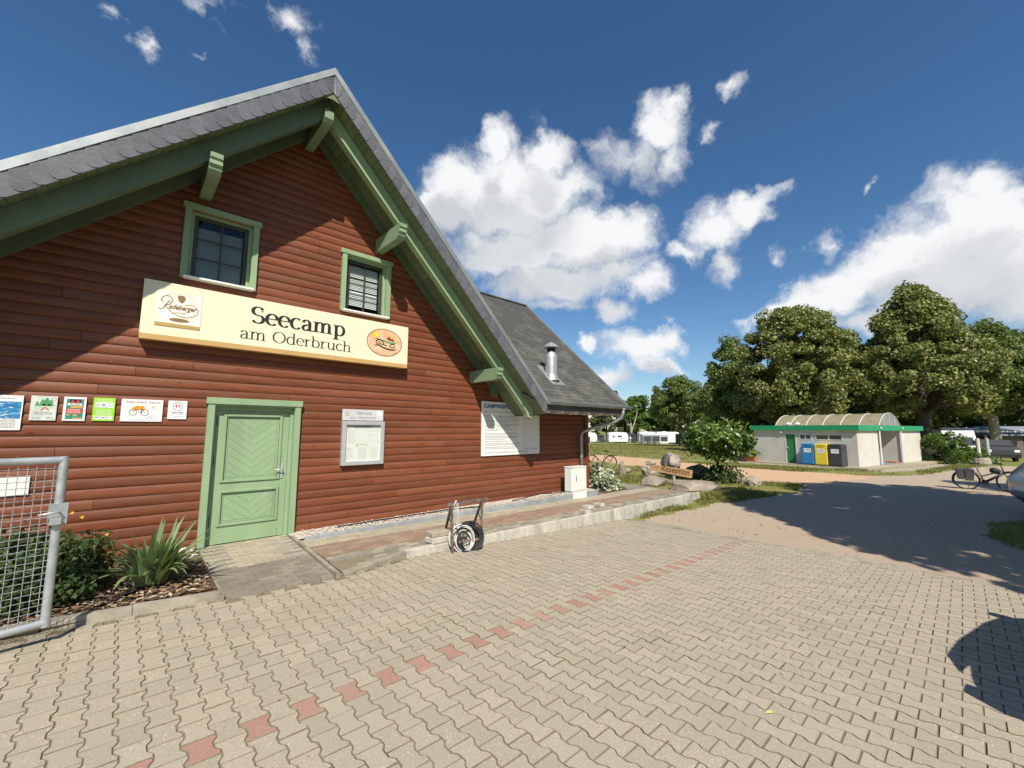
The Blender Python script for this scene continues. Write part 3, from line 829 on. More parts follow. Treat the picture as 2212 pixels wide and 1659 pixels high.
# soffit boards running out from the wall, one by one
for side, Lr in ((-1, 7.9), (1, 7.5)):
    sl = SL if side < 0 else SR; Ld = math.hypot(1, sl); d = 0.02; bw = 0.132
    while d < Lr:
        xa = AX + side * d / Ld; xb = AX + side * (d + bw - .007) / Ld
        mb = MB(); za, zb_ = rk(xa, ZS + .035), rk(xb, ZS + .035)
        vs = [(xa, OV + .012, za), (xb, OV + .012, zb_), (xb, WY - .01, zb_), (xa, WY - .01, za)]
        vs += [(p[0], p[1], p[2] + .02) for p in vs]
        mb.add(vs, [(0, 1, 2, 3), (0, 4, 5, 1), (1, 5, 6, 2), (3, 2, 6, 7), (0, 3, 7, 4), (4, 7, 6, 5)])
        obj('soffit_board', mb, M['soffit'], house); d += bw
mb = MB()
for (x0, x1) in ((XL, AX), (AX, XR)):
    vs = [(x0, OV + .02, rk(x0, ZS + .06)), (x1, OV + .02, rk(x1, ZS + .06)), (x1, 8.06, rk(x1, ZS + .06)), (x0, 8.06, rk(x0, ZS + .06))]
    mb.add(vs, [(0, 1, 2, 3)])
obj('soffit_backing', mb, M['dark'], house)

mb = MB(); mb.extr([(AX - .30, ZS - .25), (AX + .30, ZS - .25), (AX, ZS + .06)], lambda u, v, w_: (u, w_, v), OV + .008, OV + .022) if False else mb.extr([(AX - .16, ZS - .145), (AX, ZS - .12), (AX + .16, ZS - .145), (AX + .16, ZS + .10), (AX - .16, ZS + .10)], lambda u, v, w_: (u, w_, v), OV + .004, OV + .011)
obj('peak_light_stop', mb, M['soffit'], house)  # added filler, blocks a lit spike in the gable shadow on the wall
# flying rafters, wall rafters, purlin brackets
def raked(x0, x1, zt0, h_, y0, y1, name, m_, tail=None):
    mb = MB(); fn = lambda u, v, w_: (u, w_, v)
    poly = [(x0, rk(x0, zt0)), (x1, rk(x1, zt0)), (x1, rk(x1, zt0 - h_)), (x0, rk(x0, zt0 - h_))]
    if tail:
        x1 = tail
        z1 = rk(x1, zt0); z2 = rk(x1, zt0 - h_)
        poly = [(x0, rk(x0, zt0)), (x1, z1), (x1 + .015, z1 - .20), (x1 - .03, z1 - .235), (x1 - .10, z1 - .20), (x1 - .16, z1 - .21), (x1 - .22, rk(x1 - .22, zt0 - h_)), (x0, rk(x0, zt0 - h_))]
    if x1 < x0: poly = poly[::-1]
    mb.extr(poly, fn, y0, y1); obj(name, mb, m_, house)


raked(AX - .001, XL, ZS + .03, .335, 7.10, 7.24, 'flying_rafter', M['green_shaded'])
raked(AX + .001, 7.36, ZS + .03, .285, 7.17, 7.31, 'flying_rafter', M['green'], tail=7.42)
raked(AX - .001, XL, ZS + .03, .255, 7.90, 7.995, 'wall_rafter', M['green_shaded'])
raked(AX + .001, 6.9, ZS + .03, .175, 7.90, 7.995, 'wall_rafter', M['green_shaded'], tail=6.9)
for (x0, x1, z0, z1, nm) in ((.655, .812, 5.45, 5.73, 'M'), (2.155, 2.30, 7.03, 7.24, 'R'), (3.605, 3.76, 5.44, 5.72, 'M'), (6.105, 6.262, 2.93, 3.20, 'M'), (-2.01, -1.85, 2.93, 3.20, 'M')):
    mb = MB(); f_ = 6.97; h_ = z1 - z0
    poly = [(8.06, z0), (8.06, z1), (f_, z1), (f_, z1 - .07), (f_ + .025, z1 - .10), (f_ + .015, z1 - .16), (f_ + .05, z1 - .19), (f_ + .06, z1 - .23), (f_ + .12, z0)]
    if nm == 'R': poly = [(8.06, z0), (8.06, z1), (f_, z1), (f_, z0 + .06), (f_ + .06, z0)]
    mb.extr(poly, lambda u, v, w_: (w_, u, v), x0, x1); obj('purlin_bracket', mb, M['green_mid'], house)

# main roof with its ridge along the wall, eave over the right half of the wall
EX0, EX1 = 7.45, 11.25; EY, EZ = OV + .02, 2.50; MS = 0.938; RYD = 11.25; RZ = EZ + MS * (RYD - EY)
mb = MB(); vs = []
for x in (1.0, EX1):
    vs += [(x, EY, EZ), (x, RYD, RZ), (x, RYD + 4.4, RZ - MS * 4.4), (x, RYD + 4.4, RZ - MS * 4.4 - .16), (x, RYD, RZ - .16), (x, EY, EZ - .16)]
# the strip left of the gable valley stays hidden below the gable roof
vs[0] = (EX0, EY, EZ); vs[5] = (EX0, EY, EZ - .16)
vs[1] = (3.2, RYD, RZ); vs[4] = (3.2, RYD, RZ - .16); vs[2] = (3.2, RYD + 4.4, RZ - MS * 4.4); vs[3] = (3.2, RYD + 4.4, RZ - MS * 4.4 - .16)
mb.add(vs, [(0, 1, 7, 6), (1, 2, 8, 7), (2, 3, 9, 8), (3, 4, 10, 9), (4, 5, 11, 10), (5, 0, 6, 11), (0, 5, 4, 1), (1, 4, 3, 2), (6, 7, 10, 11), (7, 8, 9, 10)])
obj('main_roof', mb, M['shingle'], house)
# shingle tabs, laid course by course
tabs = []
nrm = Vector((0, -MS, 1)).normalized(); sdir = Vector((0, 1, MS)).normalized()
cr_ = 0; sd = 0.0; Ls = (RYD - EY) * math.hypot(1, MS)
while sd < Ls - .05:
    xl = max(EX0, EX0) ; off = (cr_ % 2) * .165
    # left limit: the valley against the gable slope
    y = EY + sd / math.hypot(1, MS); z = EZ + MS * (y - EY)
    xv = AX + (ZT - .03 - z) / SR
    x = xv - .3 - ((xv - .3 - EX0 + off) % .33)
    while x < EX1 - .02:
        tabs.append((x, min(x + .325, EX1 - .005), sd)); x += .33
    sd += .143; cr_ += 1
def tabmesh(mb, x0, x1, s0):
    p = Vector((0, EY, EZ)) + sdir * s0; q = Vector((0, EY, EZ)) + sdir * (s0 + .16)
    a = p + nrm * .011; b_ = q + nrm * .004; c_ = p + nrm * .002
    mb.add([(x0, *a.yz), (x1, *a.yz), (x1, *b_.yz), (x0, *b_.yz), (x0, *c_.yz), (x1, *c_.yz)], [(0, 1, 2, 3), (4, 5, 1, 0)])
def seen(x): return x[0] > AX + (ZT - (EZ + MS * x[2] / math.hypot(1, MS))) / SR - .1
tabs.sort(key=lambda t: (0 if seen(t) else 1, t[2]))
for t in tabs[:300]:
    mb = MB(); tabmesh(mb, *t); obj('shingle', mb, M['shingle'], house)
mb = MB()
for t in tabs[300:]: tabmesh(mb, *t)
if mb.f: obj('shingle_field', mb, M['shingle'], house, kind='stuff')
mb = MB(); mb.beam((EX1 + .012, EY, EZ + .02), (EX1 + .012, RYD, RZ + .02), .05, .09, (0, -1, 1)); mb.beam((EX1 + .012, RYD, RZ + .02), (EX1 + .012, RYD + 4.4, RZ - MS * 4.4 + .02), .05, .09, (0, 1, 1)); obj('verge_flashing', mb, M['zinc'], house)
mb = MB(); mb.box(3.2, EX1 + .03, RYD - .07, RYD + .07, RZ + .005, RZ + .04); obj('ridge_cap', mb, M['shingle'], house)
# eave: fascia, boxed soffit, rafter tails with scalloped ends
mb = MB(); mb.box(7.62, EX1, OV + .04, OV + .075, 2.29, 2.50); obj('fascia_board', mb, M['fascia'], house)
mb = MB(); mb.box(7.66, EX1, OV + .08, 8.05, 2.44, 2.46); obj('eave_soffit', mb, M['fascia'], house)
for i in range(7):
    x = 7.72 + i * .56; mb = MB()
    mb.extr([(OV + .10, 2.42), (OV + .10, 2.27), (OV + .16, 2.225), (OV + .24, 2.25), (OV + .30, 2.22), (7.9, 2.28), (7.9, 2.42)], lambda u, v, w_: (w_, u, v), x, x + .11)
    obj('rafter_tail', mb, M['alu_pale'], house)
# gutter: half round with rolled front lip and brackets
mb = MB(); ng = 10; gx0, gx1 = 7.63, 11.36; gy, gz, gr = OV - .03, 2.50, .075
vs = []
for x in (gx0, gx1):
    for r_ in (gr, gr - .006):
        for i in range(ng + 1):
            a = math.pi + math.pi * i / ng; vs.append((x, gy + r_ * math.cos(a), gz + r_ * math.sin(a)))
k = ng + 1; fs = []
for i in range(ng):
    fs += [(i, i + 1, 2 * k + i + 1, 2 * k + i), (k + i, 3 * k + i, 3 * k + i + 1, k + i + 1), (i, k + i, k + i + 1, i + 1), (2 * k + i, 2 * k + i + 1, 3 * k + i + 1, 3 * k + i)]
fs += [tuple(range(k)), tuple(range(2 * k, 3 * k))[::-1]]
mb.add(vs, fs); mb.tube([(gx0, gy - gr, gz), (gx1, gy - gr, gz)], .012, 6)
gut = obj('gutter', mb, M['pipe'], house)
for i in range(5):
    x = 8.1 + i * .72; mb = MB()
    ribbon_pts = [(gy + (gr + .004) * math.cos(math.pi + math.pi * j / 8), gz + (gr + .004) * math.sin(math.pi + math.pi * j / 8)) for j in range(9)]
    mb.tube([(x, *p) for p in ribbon_pts], .008, 5); obj('gutter_bracket', mb, M['pipe'], gut)
# downpipe with its two bends
mb = MB()
mb.tube([(10.95, gy, 2.42), (10.95, gy + .02, 2.30), (10.93, gy + .06, 2.18), (10.85, 7.05, 2.06), (10.50, 7.66, 1.86), (10.36, 7.86, 1.76), (10.32, 7.92, 1.66), (10.32, 7.92, 0.05)], .05, 12)
mb.tube([(10.95, gy, 2.44), (10.95, gy, 2.38)], [.075, .05], 12)
dp = obj('downpipe', mb, M['pipe'], house, smooth=True)
for z in (1.55, 1.0):
    mb = MB(); mb.tube([(10.32, 7.92, z), (10.32, 7.92, z + .03)], .056, 12); mb.box(10.305, 10.335, 7.95, 8.02, z, z + .03); obj('pipe_clamp', mb, M['pipe'], dp)

# flue on the main roof
FX, FY = 8.72, 7.70
flue = obj('flue', MB().lathe([(.165, 3.10), (.165, 3.83), (.16, 3.88), (.125, 3.93), (.12, 3.97)], 24, (FX, FY, 0)), M['steel'], house)
smooth_by_angle(flue.data, 30)
mb = MB(); fz = lambda y: EZ + MS * (y - EY)
mb.add([(FX - .26, 7.42, fz(7.42) + .02), (FX + .30, 7.42, fz(7.42) + .02), (FX + .26, 8.05, fz(8.05) + .02), (FX - .24, 8.05, fz(8.05) + .02)], [(0, 1, 2, 3)])
mb.lathe([(.24, 3.17), (.17, 3.34)], 20, (FX, FY, 0)); obj('flue_flashing', mb, M['zinc'], house)
mb = MB()
for a in range(4): mb.box(FX + .11 * math.cos(a * 1.57 + .5) - .01, FX + .11 * math.cos(a * 1.57 + .5) + .01, FY + .11 * math.sin(a * 1.57 + .5) - .004, FY + .11 * math.sin(a * 1.57 + .5) + .004, 3.95, 4.13)
mb.lathe([(.10, 3.95), (.105, 4.09)], 14, (FX, FY, 0))
obj('cowl_stay', mb, M['carplastic'], flue, world=False)
mb = MB(); mb.lathe([(.225, 4.10), (.23, 4.12), (.09, 4.23), (.012, 4.265)], 24, (FX, FY, 0)); o = obj('cowl', mb, M['steel'], flue, world=False); smooth_by_angle(o.data, 30)

# ---- windows
def window(x0, x1, z0, z1, dark, label):
    root = thing('window', None, None); root.parent = house; root.location = -house.location
    if label: root['label'] = label
    W_ = x1 - x0
    P = lambda n, mb, m_: obj(n, mb, m_, root, world=False)
    # casing boards standing proud of the wall
    P('head_casing', MB().bbox(x0 - .02, x1 + .02, 7.93, 8.03, z1 - .085, z1, .004), M['green'])
    P('side_casing', MB().bbox(x0 + .01, x0 + .098, 7.945, 8.03, z0, z1 - .087, .004), M['green'])
    P('side_casing', MB().bbox(x1 - .098, x1 - .01, 7.945, 8.03, z0, z1 - .087, .004), M['green'])
    # reveal lining
    mb = MB(); a, b_, c, d = x0 + .10, x1 - .10, z0 + .03, z1 - .088
    mb.box(a - .03, a, 7.955, 8.16, c, d); mb.box(b_, b_ + .03, 7.955, 8.16, c, d); mb.box(a - .03, b_ + .03, 7.952, 8.16, d, d + .03); mb.box(a - .03, b_ + .03, 8.03, 8.16, c - .03, c)
    # inner stop
    mb.box(a, a + .045, 8.05, 8.16, c, d); mb.box(b_ - .045, b_, 8.05, 8.16, c, d); mb.box(a + .045, b_ - .045, 8.05, 8.16, d - .045, d)
    P('reveal', mb, M['green'])
    a += .045; b_ -= .045; d -= .045
    mb = MB(); t = .055
    for (p, q, r_, s_) in ((a, a + t, c, d), (b_ - t, b_, c, d), (a + t, b_ - t, d - t, d), (a + t, b_ - t, c, c + t)):
        mb.bbox(p, q, 8.085, 8.15, r_, s_, .005)
    P('sash', mb, M['sash'])
    g0, g1, h0, h1 = a + t, b_ - t, c + t, d - t
    P('pane', MB().box(g0, g1, 8.118, 8.122, h0, h1), M['glass_dark'] if dark else M['glass'])
    xm = (g0 + g1) / 2
    P('glazing_bar', MB().box(xm - .012, xm + .012, 8.103, 8.117, h0, h1), M['sash'])
    for f_ in (1 / 3, 2 / 3):
        z = h0 + (h1 - h0) * f_; 
        P('glazing_bar', MB().box(g0, xm - .0125, 8.105, 8.116, z - .01, z + .01).box(xm + .0125, g1, 8.105, 8.116, z - .01, z + .01), M['sash'])
    # blind
    mb = MB(); top = h1 - (.10 if dark else .03); bot = h0 + (.02 if dark else .11); n = 25
    for i in range(n):
        z = bot + (top - bot) * i / n
        if not dark and i in (9, 17): continue
        mb.add([(g0 + .012, 8.170, z), (g1 - .012, 8.170, z), (g1 - .012, 8.190, z + .037), (g0 + .012, 8.190, z + .037)], [(0, 1, 2, 3)])
    P('blind_slats', mb, M['blind'])['kind'] = 'stuff'
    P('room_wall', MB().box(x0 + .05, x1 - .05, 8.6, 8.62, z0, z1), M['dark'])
    # white sheet-metal sill
    P('sill', MB().bbox(x0 + .05, x1 - .045, 7.895, 8.06, z0 - .005, z0 + .028, .004), M['white'])
    return root


window(.49, 1.525, 4.115, 5.325, True, 'attic window in the shade with darker panes and lowered blinds')
window(2.925, 3.965, 4.085, 5.315, False, 'attic window in the sun with bright blinds')

# ---- door
door = thing('door', None, None); door.parent = house; door.location = -house.location
DP = lambda n, mb, m_: obj(n, mb, m_, door, world=False)
DP('head_casing', MB().bbox(.97, 2.355, 7.91, 8.03, 2.19, 2.292, .004), M['green'])
DP('side_casing', MB().bbox(.992, 1.085, 7.925, 8.03, -.02, 2.187, .004), M['green'])
DP('side_casing', MB().bbox(2.24, 2.335, 7.925, 8.03, -.02, 2.187, .004), M['green'])
mb = MB(); mb.box(1.05, 1.084, 7.935, 8.17, -.02, 2.20); mb.box(2.241, 2.275, 7.935, 8.17, -.02, 2.20); mb.box(1.084, 2.241, 7.935, 8.17, 2.165, 2.20)
mb.box(1.0845, 1.125, 8.03, 8.17, -.02, 2.165); mb.box(2.19, 2.2405, 8.03, 8.17, -.02, 2.165); mb.box(1.125, 2.19, 8.03, 8.17, 2.10, 2.165)
DP('door_frame', mb, M['green'])
leaf = DP('door_leaf', MB(), M['green'])
LY = 8.062; mb = MB()
# stiles and rails around the two panels (butted)
L0, L1, B0, B1 = 1.128, 2.187, .012, 2.097
u0, u1, uz0, uz1, lz0, lz1 = 1.262, 2.052, .985, 2.01, .31, .80
mb.box(L0, u0, LY, LY + .05, B0, B1); mb.box(u1, L1, LY, LY + .05, B0, B1)
mb.box(u0, u1, LY, LY + .05, uz1, B1); mb.box(u0, u1, LY, LY + .05, lz1, uz0); mb.box(u0, u1, LY, LY + .05, B0, lz0)
mb.box(L0 + .10, L1 - .10, LY - .014, LY - .002, .02, .155)
old = leaf.data; leaf.data = mesh_from('door_leaf', mb.v, mb.f, [M['green']], mb.m); bpy.data.meshes.remove(old)
for (z0, z1, nm) in ((uz0, uz1, 'upper'), (lz0, lz1, 'lower')):
    # proud frame moulding
    mb = MB(); t = .034
    for (p, q, r_, s_) in ((u0 - t, u0 + .012, z0 - t, z1 + t), (u1 - .012, u1 + t, z0 - t, z1 + t), (u0 + .012, u1 - .012, z1 - .012, z1 + t), (u0 + .012, u1 - .012, z0 - t, z0 + .012)):
        mb.bbox(p, q, LY - .024, LY - .001, r_, s_, .009)
    obj('panel_moulding', mb, M['green'], leaf, world=False)
    # chevron boards: strips of V with recessed joints
    a0, a1, c0, c1 = u0 + .012, u1 - .012, z0 + .012, z1 - .012
    py = LY + .012; xm = (a0 + a1) / 2; pitch = .125; sl = .74
    bd = .03
    obj('panel_border', MB().box(a0, a0 + bd, py, py + .01, c0, c1).box(a1 - bd, a1, py, py + .01, c0, c1).box(a0 + bd, a1 - bd, py, py + .01, c0, c0 + bd).box(a0 + bd, a1 - bd, py, py + .01, c1 - bd, c1), M['green'], leaf, world=False)
    obj('panel_back', MB().box(a0, a1, py + .012, py + .014, c0, c1), M['dark'], leaf, world=False)
    A0, A1, C0, C1 = a0 + bd, a1 - bd, c0 + bd, c1 - bd
    gap = .0035
    def clip(poly):
        def cut(pl, f, inter):
            o = []
            for i in range(len(pl)):
                p, q = pl[i - 1], pl[i]
                if f(q):
                    if not f(p): o.append(inter(p, q))
                    o.append(q)
                elif f(p): o.append(inter(p, q))
            return o
        for ax, lim, sg in ((0, A0 + gap, 1), (0, A1 - gap, -1), (1, C0 + gap, 1), (1, C1 - gap, -1)):
            f = lambda p: sg * (p[ax] - lim) >= -1e-9
            def inter(p, q):
                t_ = (lim - p[ax]) / (q[ax] - p[ax]); return (p[0] + (q[0] - p[0]) * t_, p[1] + (q[1] - p[1]) * t_)
            if poly: poly = cut(poly, f, inter)
        return poly
    vz = C0 - .62
    while vz < C1:
        for sg in (-1, 1):
            X = xm + sg * (A1 - xm + .01)
            dz = abs(X - xm) * sl
            poly = [(xm, vz), (X, vz + dz), (X, vz + dz + pitch - gap), (xm, vz + pitch - gap)]
            poly = clip(poly)
            if poly and len(poly) >= 3:
                mb = MB().extr(poly if sg > 0 else poly[::-1], lambda u, v, w_: (u, w_, v), py, py + .01)
                obj('chevron_board', mb, M['green'], leaf, world=False)
        vz += pitch
mb = MB(); mb.bbox(2.095, 2.135, LY - .018, LY - .003, .965, 1.215, .006); hd = DP('door_handle', mb, M['alu'])
mb = MB(); mb.tube([(2.115, LY - .018, 1.12), (2.115, LY - .07, 1.12), (2.10, LY - .075, 1.12), (1.985, LY - .072, 1.118)], .010, 8); obj('lever', mb, M['alu'], hd, smooth=True, world=False)
mb = MB().lathe([(.012, 0), (.012, .004)], 10); mb.xf(Matrix.Translation((2.115, LY - .018, 1.01)) @ Matrix.Rotation(R(90), 4, 'X')); obj('lock_cylinder', mb, M['steel'], hd, world=False)
for z in (.30, 1.22, 1.86): DP('hinge', MB().tube([(1.127, 8.045, z), (1.127, 8.045, z + .16)], .011, 8), M['carplastic'])

# ================================================================== SIGNS ON THE WALL
def flat_sign(name, label, cat, x0, x1, z0, z1, base, thick=.004, y=7.985, group=None):
    root = thing(name, label, cat, ((x0 + x1) / 2, y, z0), 0, group)
    pl = obj('panel', MB().box(x0, x1, y - thick, y + .012, z0, z1), base, root)
    for i, (x, z) in enumerate(((x0 + .02, z0 + .02), (x1 - .02, z0 + .02), (x0 + .02, z1 - .02), (x1 - .02, z1 - .02))):
        mb = MB().lathe([(.006, 0), (.004, .003)], 8); mb.xf(Matrix.Translation((x, y - thick, z)) @ Matrix.Rotation(R(90), 4, 'X')); obj('screw', mb, M['alu'], root)
    return root, y - thick - .0012


# large name board
SG = thing('name_board', 'long cream name board with Seecamp am Oderbruch lettering under the attic windows', 'sign', (2.2, 7.9, 3.078))
fy = 7.82
obj('board', MB().box(.112, 4.317, fy, 7.99, 3.158, 3.947), M['cream'], SG)
obj('bottom_edge', MB().box(.112, 2.2, fy - .003, 7.99, 3.078, 3.1575).box(2.202, 4.317, fy - .003, 7.99, 3.078, 3.1575), M['ochre'], SG)
mb = MB(); serif_text(mb, 'Seecamp', 1.455, 2.985, 3.547, .268, fy - .002, .262, .085, tight=-.03); obj('lettering', mb, M['ink'], SG, label='bold black serif word Seecamp')
mb = MB(); serif_text(mb, 'am Oderbruch', 1.322, 3.122, 3.262, .184, fy - .002, .165, .062); obj('lettering', mb, M['ink'], SG, label='thin black serif words am Oderbruch')
lp = obj('brewery_panel', MB().box(.264, .792, fy - .008, fy - .001, 3.345, 3.808), M['ivory'], SG)
ly = fy - .0095
obj('gold_strip', MB().box(.264, .792, fy - .008, fy - .001, 3.294, 3.344), M['gold'], lp, world=False)
mb = MB()
cx_, cz_ = .548, 3.555
lg = lambda u, v: (.264 + .528 * u, 3.345 + .463 * v)
mb2 = [lg(*p) for p in ((.06, .42), (.10, .37), (.17, .42), (.24, .60), (.30, .74), (.28, .80), (.20, .82))]
ribbon(mb, [lg(u, v) for u, v in ((.06, .45), (.09, .41), (.15, .44), (.22, .62), (.29, .74))], .014, ly)
ribbon(mb, [lg(u, v) for u, v in ((.13, .64), (.10, .72), (.13, .82), (.22, .88), (.32, .82), (.34, .70), (.27, .59), (.19, .56))], .013, ly)
ribbon(mb, [lg(u, v) for u, v in ((.19, .56), (.26, .44), (.36, .34), (.50, .26), (.66, .235), (.80, .28), (.91, .39), (.93, .50), (.88, .62), (.78, .68), (.66, .66), (.62, .62))], .011, ly)
a, b_ = lg(.27, .45); c, d = lg(.90, .45)
put_text(mb, 'adeberger', a, c, b_ - .020, ly - .0006, .105, .03, .35)
a, b_ = lg(.40, .345); c, d = lg(.66, .345)
put_text(mb, 'PILSNER', a, c, b_, ly - .0006, .017, .01)
disc(mb, *lg(.52, .125), .118, .030, ly, 20)
mb.add([(lg(*p)[0], ly, lg(*p)[1]) for p in ((.45, .93), (.57, .95), (.63, .88), (.60, .74), (.54, .68), (.47, .76), (.44, .88))], [tuple(range(7))])
for i in range(16):
    t = -1 + 2 * i / 15; x, z = lg(.53 + .30 * t, .99 - .10 * t * t); plate(mb, x - .008, x + .006, z - .004, z + .004, ly)
obj('logo_print', mb, M['bronze'], lp, world=False)
# oval emblem of the site: sun, shore, boat and tent strokes
ov = obj('oval_emblem', MB(), M['salmon'], SG)
mb = MB(); ox, oz, orx, orz = 3.80, 3.548, .372, .272
disc(mb, ox, oz, orx, orz, fy - .003, 40); old = ov.data; ov.data = mesh_from('oval_emblem', mb.v, mb.f, [M['salmon']]); bpy.data.meshes.remove(old)
E_ = lambda u, v: (ox + orx * u, oz + orz * v)
ey = fy - .0045
mb = MB(); ribbon(mb, [E_(math.cos(t), math.sin(t)) for t in np.linspace(0, 2 * math.pi, 40)[:-1]], .014, ey, closed=True); obj('oval_rim', mb, M['brownp'], ov, world=False)
mb = MB(); disc(mb, *E_(-.52, .50), .052, .055, ey, 18)
for t in range(8):
    a = t * .785 + .3; p = E_(-.52, .50); ribbon(mb, [(p[0] + .066 * math.cos(a), p[1] + .068 * math.sin(a)), (p[0] + .095 * math.cos(a), p[1] + .097 * math.sin(a))], .014, ey)
for (u, v) in ((.40, .62), (.52, .55), (.62, .45), (.70, .36), (.58, .60)): ribbon(mb, [E_(u - .05, v), E_(u + .04, v + .03), E_(u + .02, v - .06)], .014, ey)
obj('emblem_sun', mb, M['yellow'], ov, world=False)
mb = MB(); ribbon(mb, [E_(*p) for p in ((-.62, .20), (-.45, .22), (-.2, .16), (.1, .06), (.40, .02), (.58, .06), (.74, .16))], [.010, .022, .030, .034, .034, .026, .010], ey); obj('emblem_shore', mb, M['leafprint'], ov, world=False)
mb = MB()
ribbon(mb, [E_(*p) for p in ((-.38, -.20), (-.50, -.10), (-.50, .06), (-.38, .16), (-.20, .14), (-.10, .0), (-.06, -.18))], .022, ey - .0004)
ribbon(mb, [E_(*p) for p in ((-.42, -.06), (-.34, .03), (-.26, -.05), (-.24, -.16))], .014, ey - .0004)
ribbon(mb, [E_(*p) for p in ((-.34, -.14), (-.1, -.16), (.16, -.22))], .016, ey - .0006)
ribbon(mb, [E_(*p) for p in ((-.62, -.30), (-.36, -.24), (-.1, -.38), (.2, -.47), (.5, -.48), (.72, -.40))], [.012, .026, .03, .03, .028, .010], ey - .0008)
ribbon(mb, [E_(*p) for p in ((.26, -.26), (.36, -.06), (.56, -.04), (.60, -.26), (.42, -.32))], .020, ey - .001, closed=True)
obj('emblem_strokes', mb, M['ink'], ov, world=False)
mb = MB()
for (u, v, r_) in ((.22, .34, .04), (.30, .28, .034), (.42, .26, .030), (.50, .22, .024)): disc(mb, *E_(u, v), r_, r_ * .9, ey - .0002 * (1 + v), 10)
obj('emblem_trees', mb, M['brownp'], ov, world=False)

# row of small enamel plates left of the door
r_, y_ = flat_sign('lake_poster', 'white poster with blue lake photo, cut by the left edge of the picture', 'poster', -1.62, -.888, 1.780, 2.208, M['white'])
mb = MB(); plate(mb, -1.62, -.90, 1.92, 2.13, y_); obj('photo_print', mb, M['water'], r_)
mb = MB(); text_lines(mb, -1.6, -.95, 2.165, .016, y_, seed=3)
for i in range(6): text_lines(mb, -1.6, -.93, 1.895 - i * .018, .012 if i else .02, y_, seed=i)
obj('fine_print', mb, M['greyink'], r_)

r_, y_ = flat_sign('forest_plate', 'pale plate with green fir trees and a tent emblem', 'plate', -.827, -.599, 1.903, 2.215, mat('pale_mint_plate', (.66, .72, .64), .4))
mb = MB()
for (x, s_) in ((-.725, .075), (-.69, .095), (-.655, .07), (-.77, .05)):
    for q in range(3): mb.add([(x - s_ * (.5 - q * .12), y_, 2.09 + q * s_ * .32), (x + s_ * (.5 - q * .12), y_, 2.09 + q * s_ * .32), (x, y_ - .0003 * q, 2.09 + s_ * (.55 + q * .32))], [(0, 1, 2)])
obj('fir_print', mb, M['leafprint'], r_)
mb = MB(); ribbon(mb, [(-.79 + i * .017, 2.055 + .020 * math.sin(i * .28)) for i in range(10)], .02, y_); plate(mb, -.79, -.65, 2.075, 2.088, y_ - .0002); obj('meadow_print', mb, M['paleprint'], r_)
mb = MB(); ribbon(mb, [(-.735, 2.03), (-.70, 2.07), (-.665, 2.03)], .014, y_ - .0004); obj('tent_print', mb, M['red'], r_)
mb = MB(); ribbon(mb, [(-.63 + .018 * math.cos(t), 2.175 + .02 * math.sin(t)) for t in np.linspace(0, 6.28, 14)[:-1]], .004, y_, closed=True)
text_lines(mb, -.79, -.64, 2.0, .013, y_, seed=1); text_lines(mb, -.79, -.63, 1.98, .013, y_, seed=2); put_text(mb, 'BVCD', -.80, -.73, 1.925, y_, .014); text_lines(mb, -.68, -.63, 1.93, .02, y_, seed=4)
obj('fine_print', mb, M['greyink'], r_)

r_, y_ = flat_sign('camping_guide_plate', 'white framed green plate reading annually inspected with red tents', 'plate', -.542, -.335, 1.902, 2.217, M['white'])
mb = MB(); plate(mb, -.517, -.357, 1.925, 2.19, y_); obj('green_field', mb, M['teal'], r_)
mb = MB(); plate(mb, -.490, -.385, 2.135, 2.185, y_ - .0004); obj('black_field', mb, M['ink'], r_)
mb = MB(); plate(mb, -.505, -.375, 2.105, 2.133, y_ - .0004); obj('white_field', mb, M['white'], r_)
mb = MB(); put_text(mb, 'ACSI', -.485, -.395, 2.109, y_ - .0008, .019, .02); obj('lettering', mb, M['ink'], r_)
mb = MB()
for x in (-.463, -.413): mb.add([(x - .024, y_ - .0009, 2.14), (x + .024, y_ - .0009, 2.14), (x, y_ - .0009, 2.18)], [(0, 1, 2)])
plate(mb, -.512, -.372, 2.0, 2.062, y_ - .0005); disc(mb, -.374, 2.031, .014, .031, y_ - .0006, 14); obj('red_field', mb, M['red'], r_)
mb = MB(); put_text(mb, 'annually', -.502, -.385, 2.034, y_ - .001, .022, .02); put_text(mb, 'inspected', -.502, -.385, 2.006, y_ - .001, .022, .02); obj('lettering', mb, M['white'], r_)
mb = MB(); mb.add([(-.475, y_ - .0006, 2.068), (-.36, y_ - .0006, 2.082), (-.36, y_ - .0006, 2.102), (-.475, y_ - .0006, 2.09)], [(0, 1, 2, 3)]); disc(mb, -.49, 1.98, .014, .01, y_ - .0006, 12); disc(mb, -.43, 1.975, .02, .012, y_ - .0007, 12); plate(mb, -.45, -.36, 1.93, 1.942, y_ - .0006); obj('orange_print', mb, M['orange'], r_)['kind'] = 'stuff'

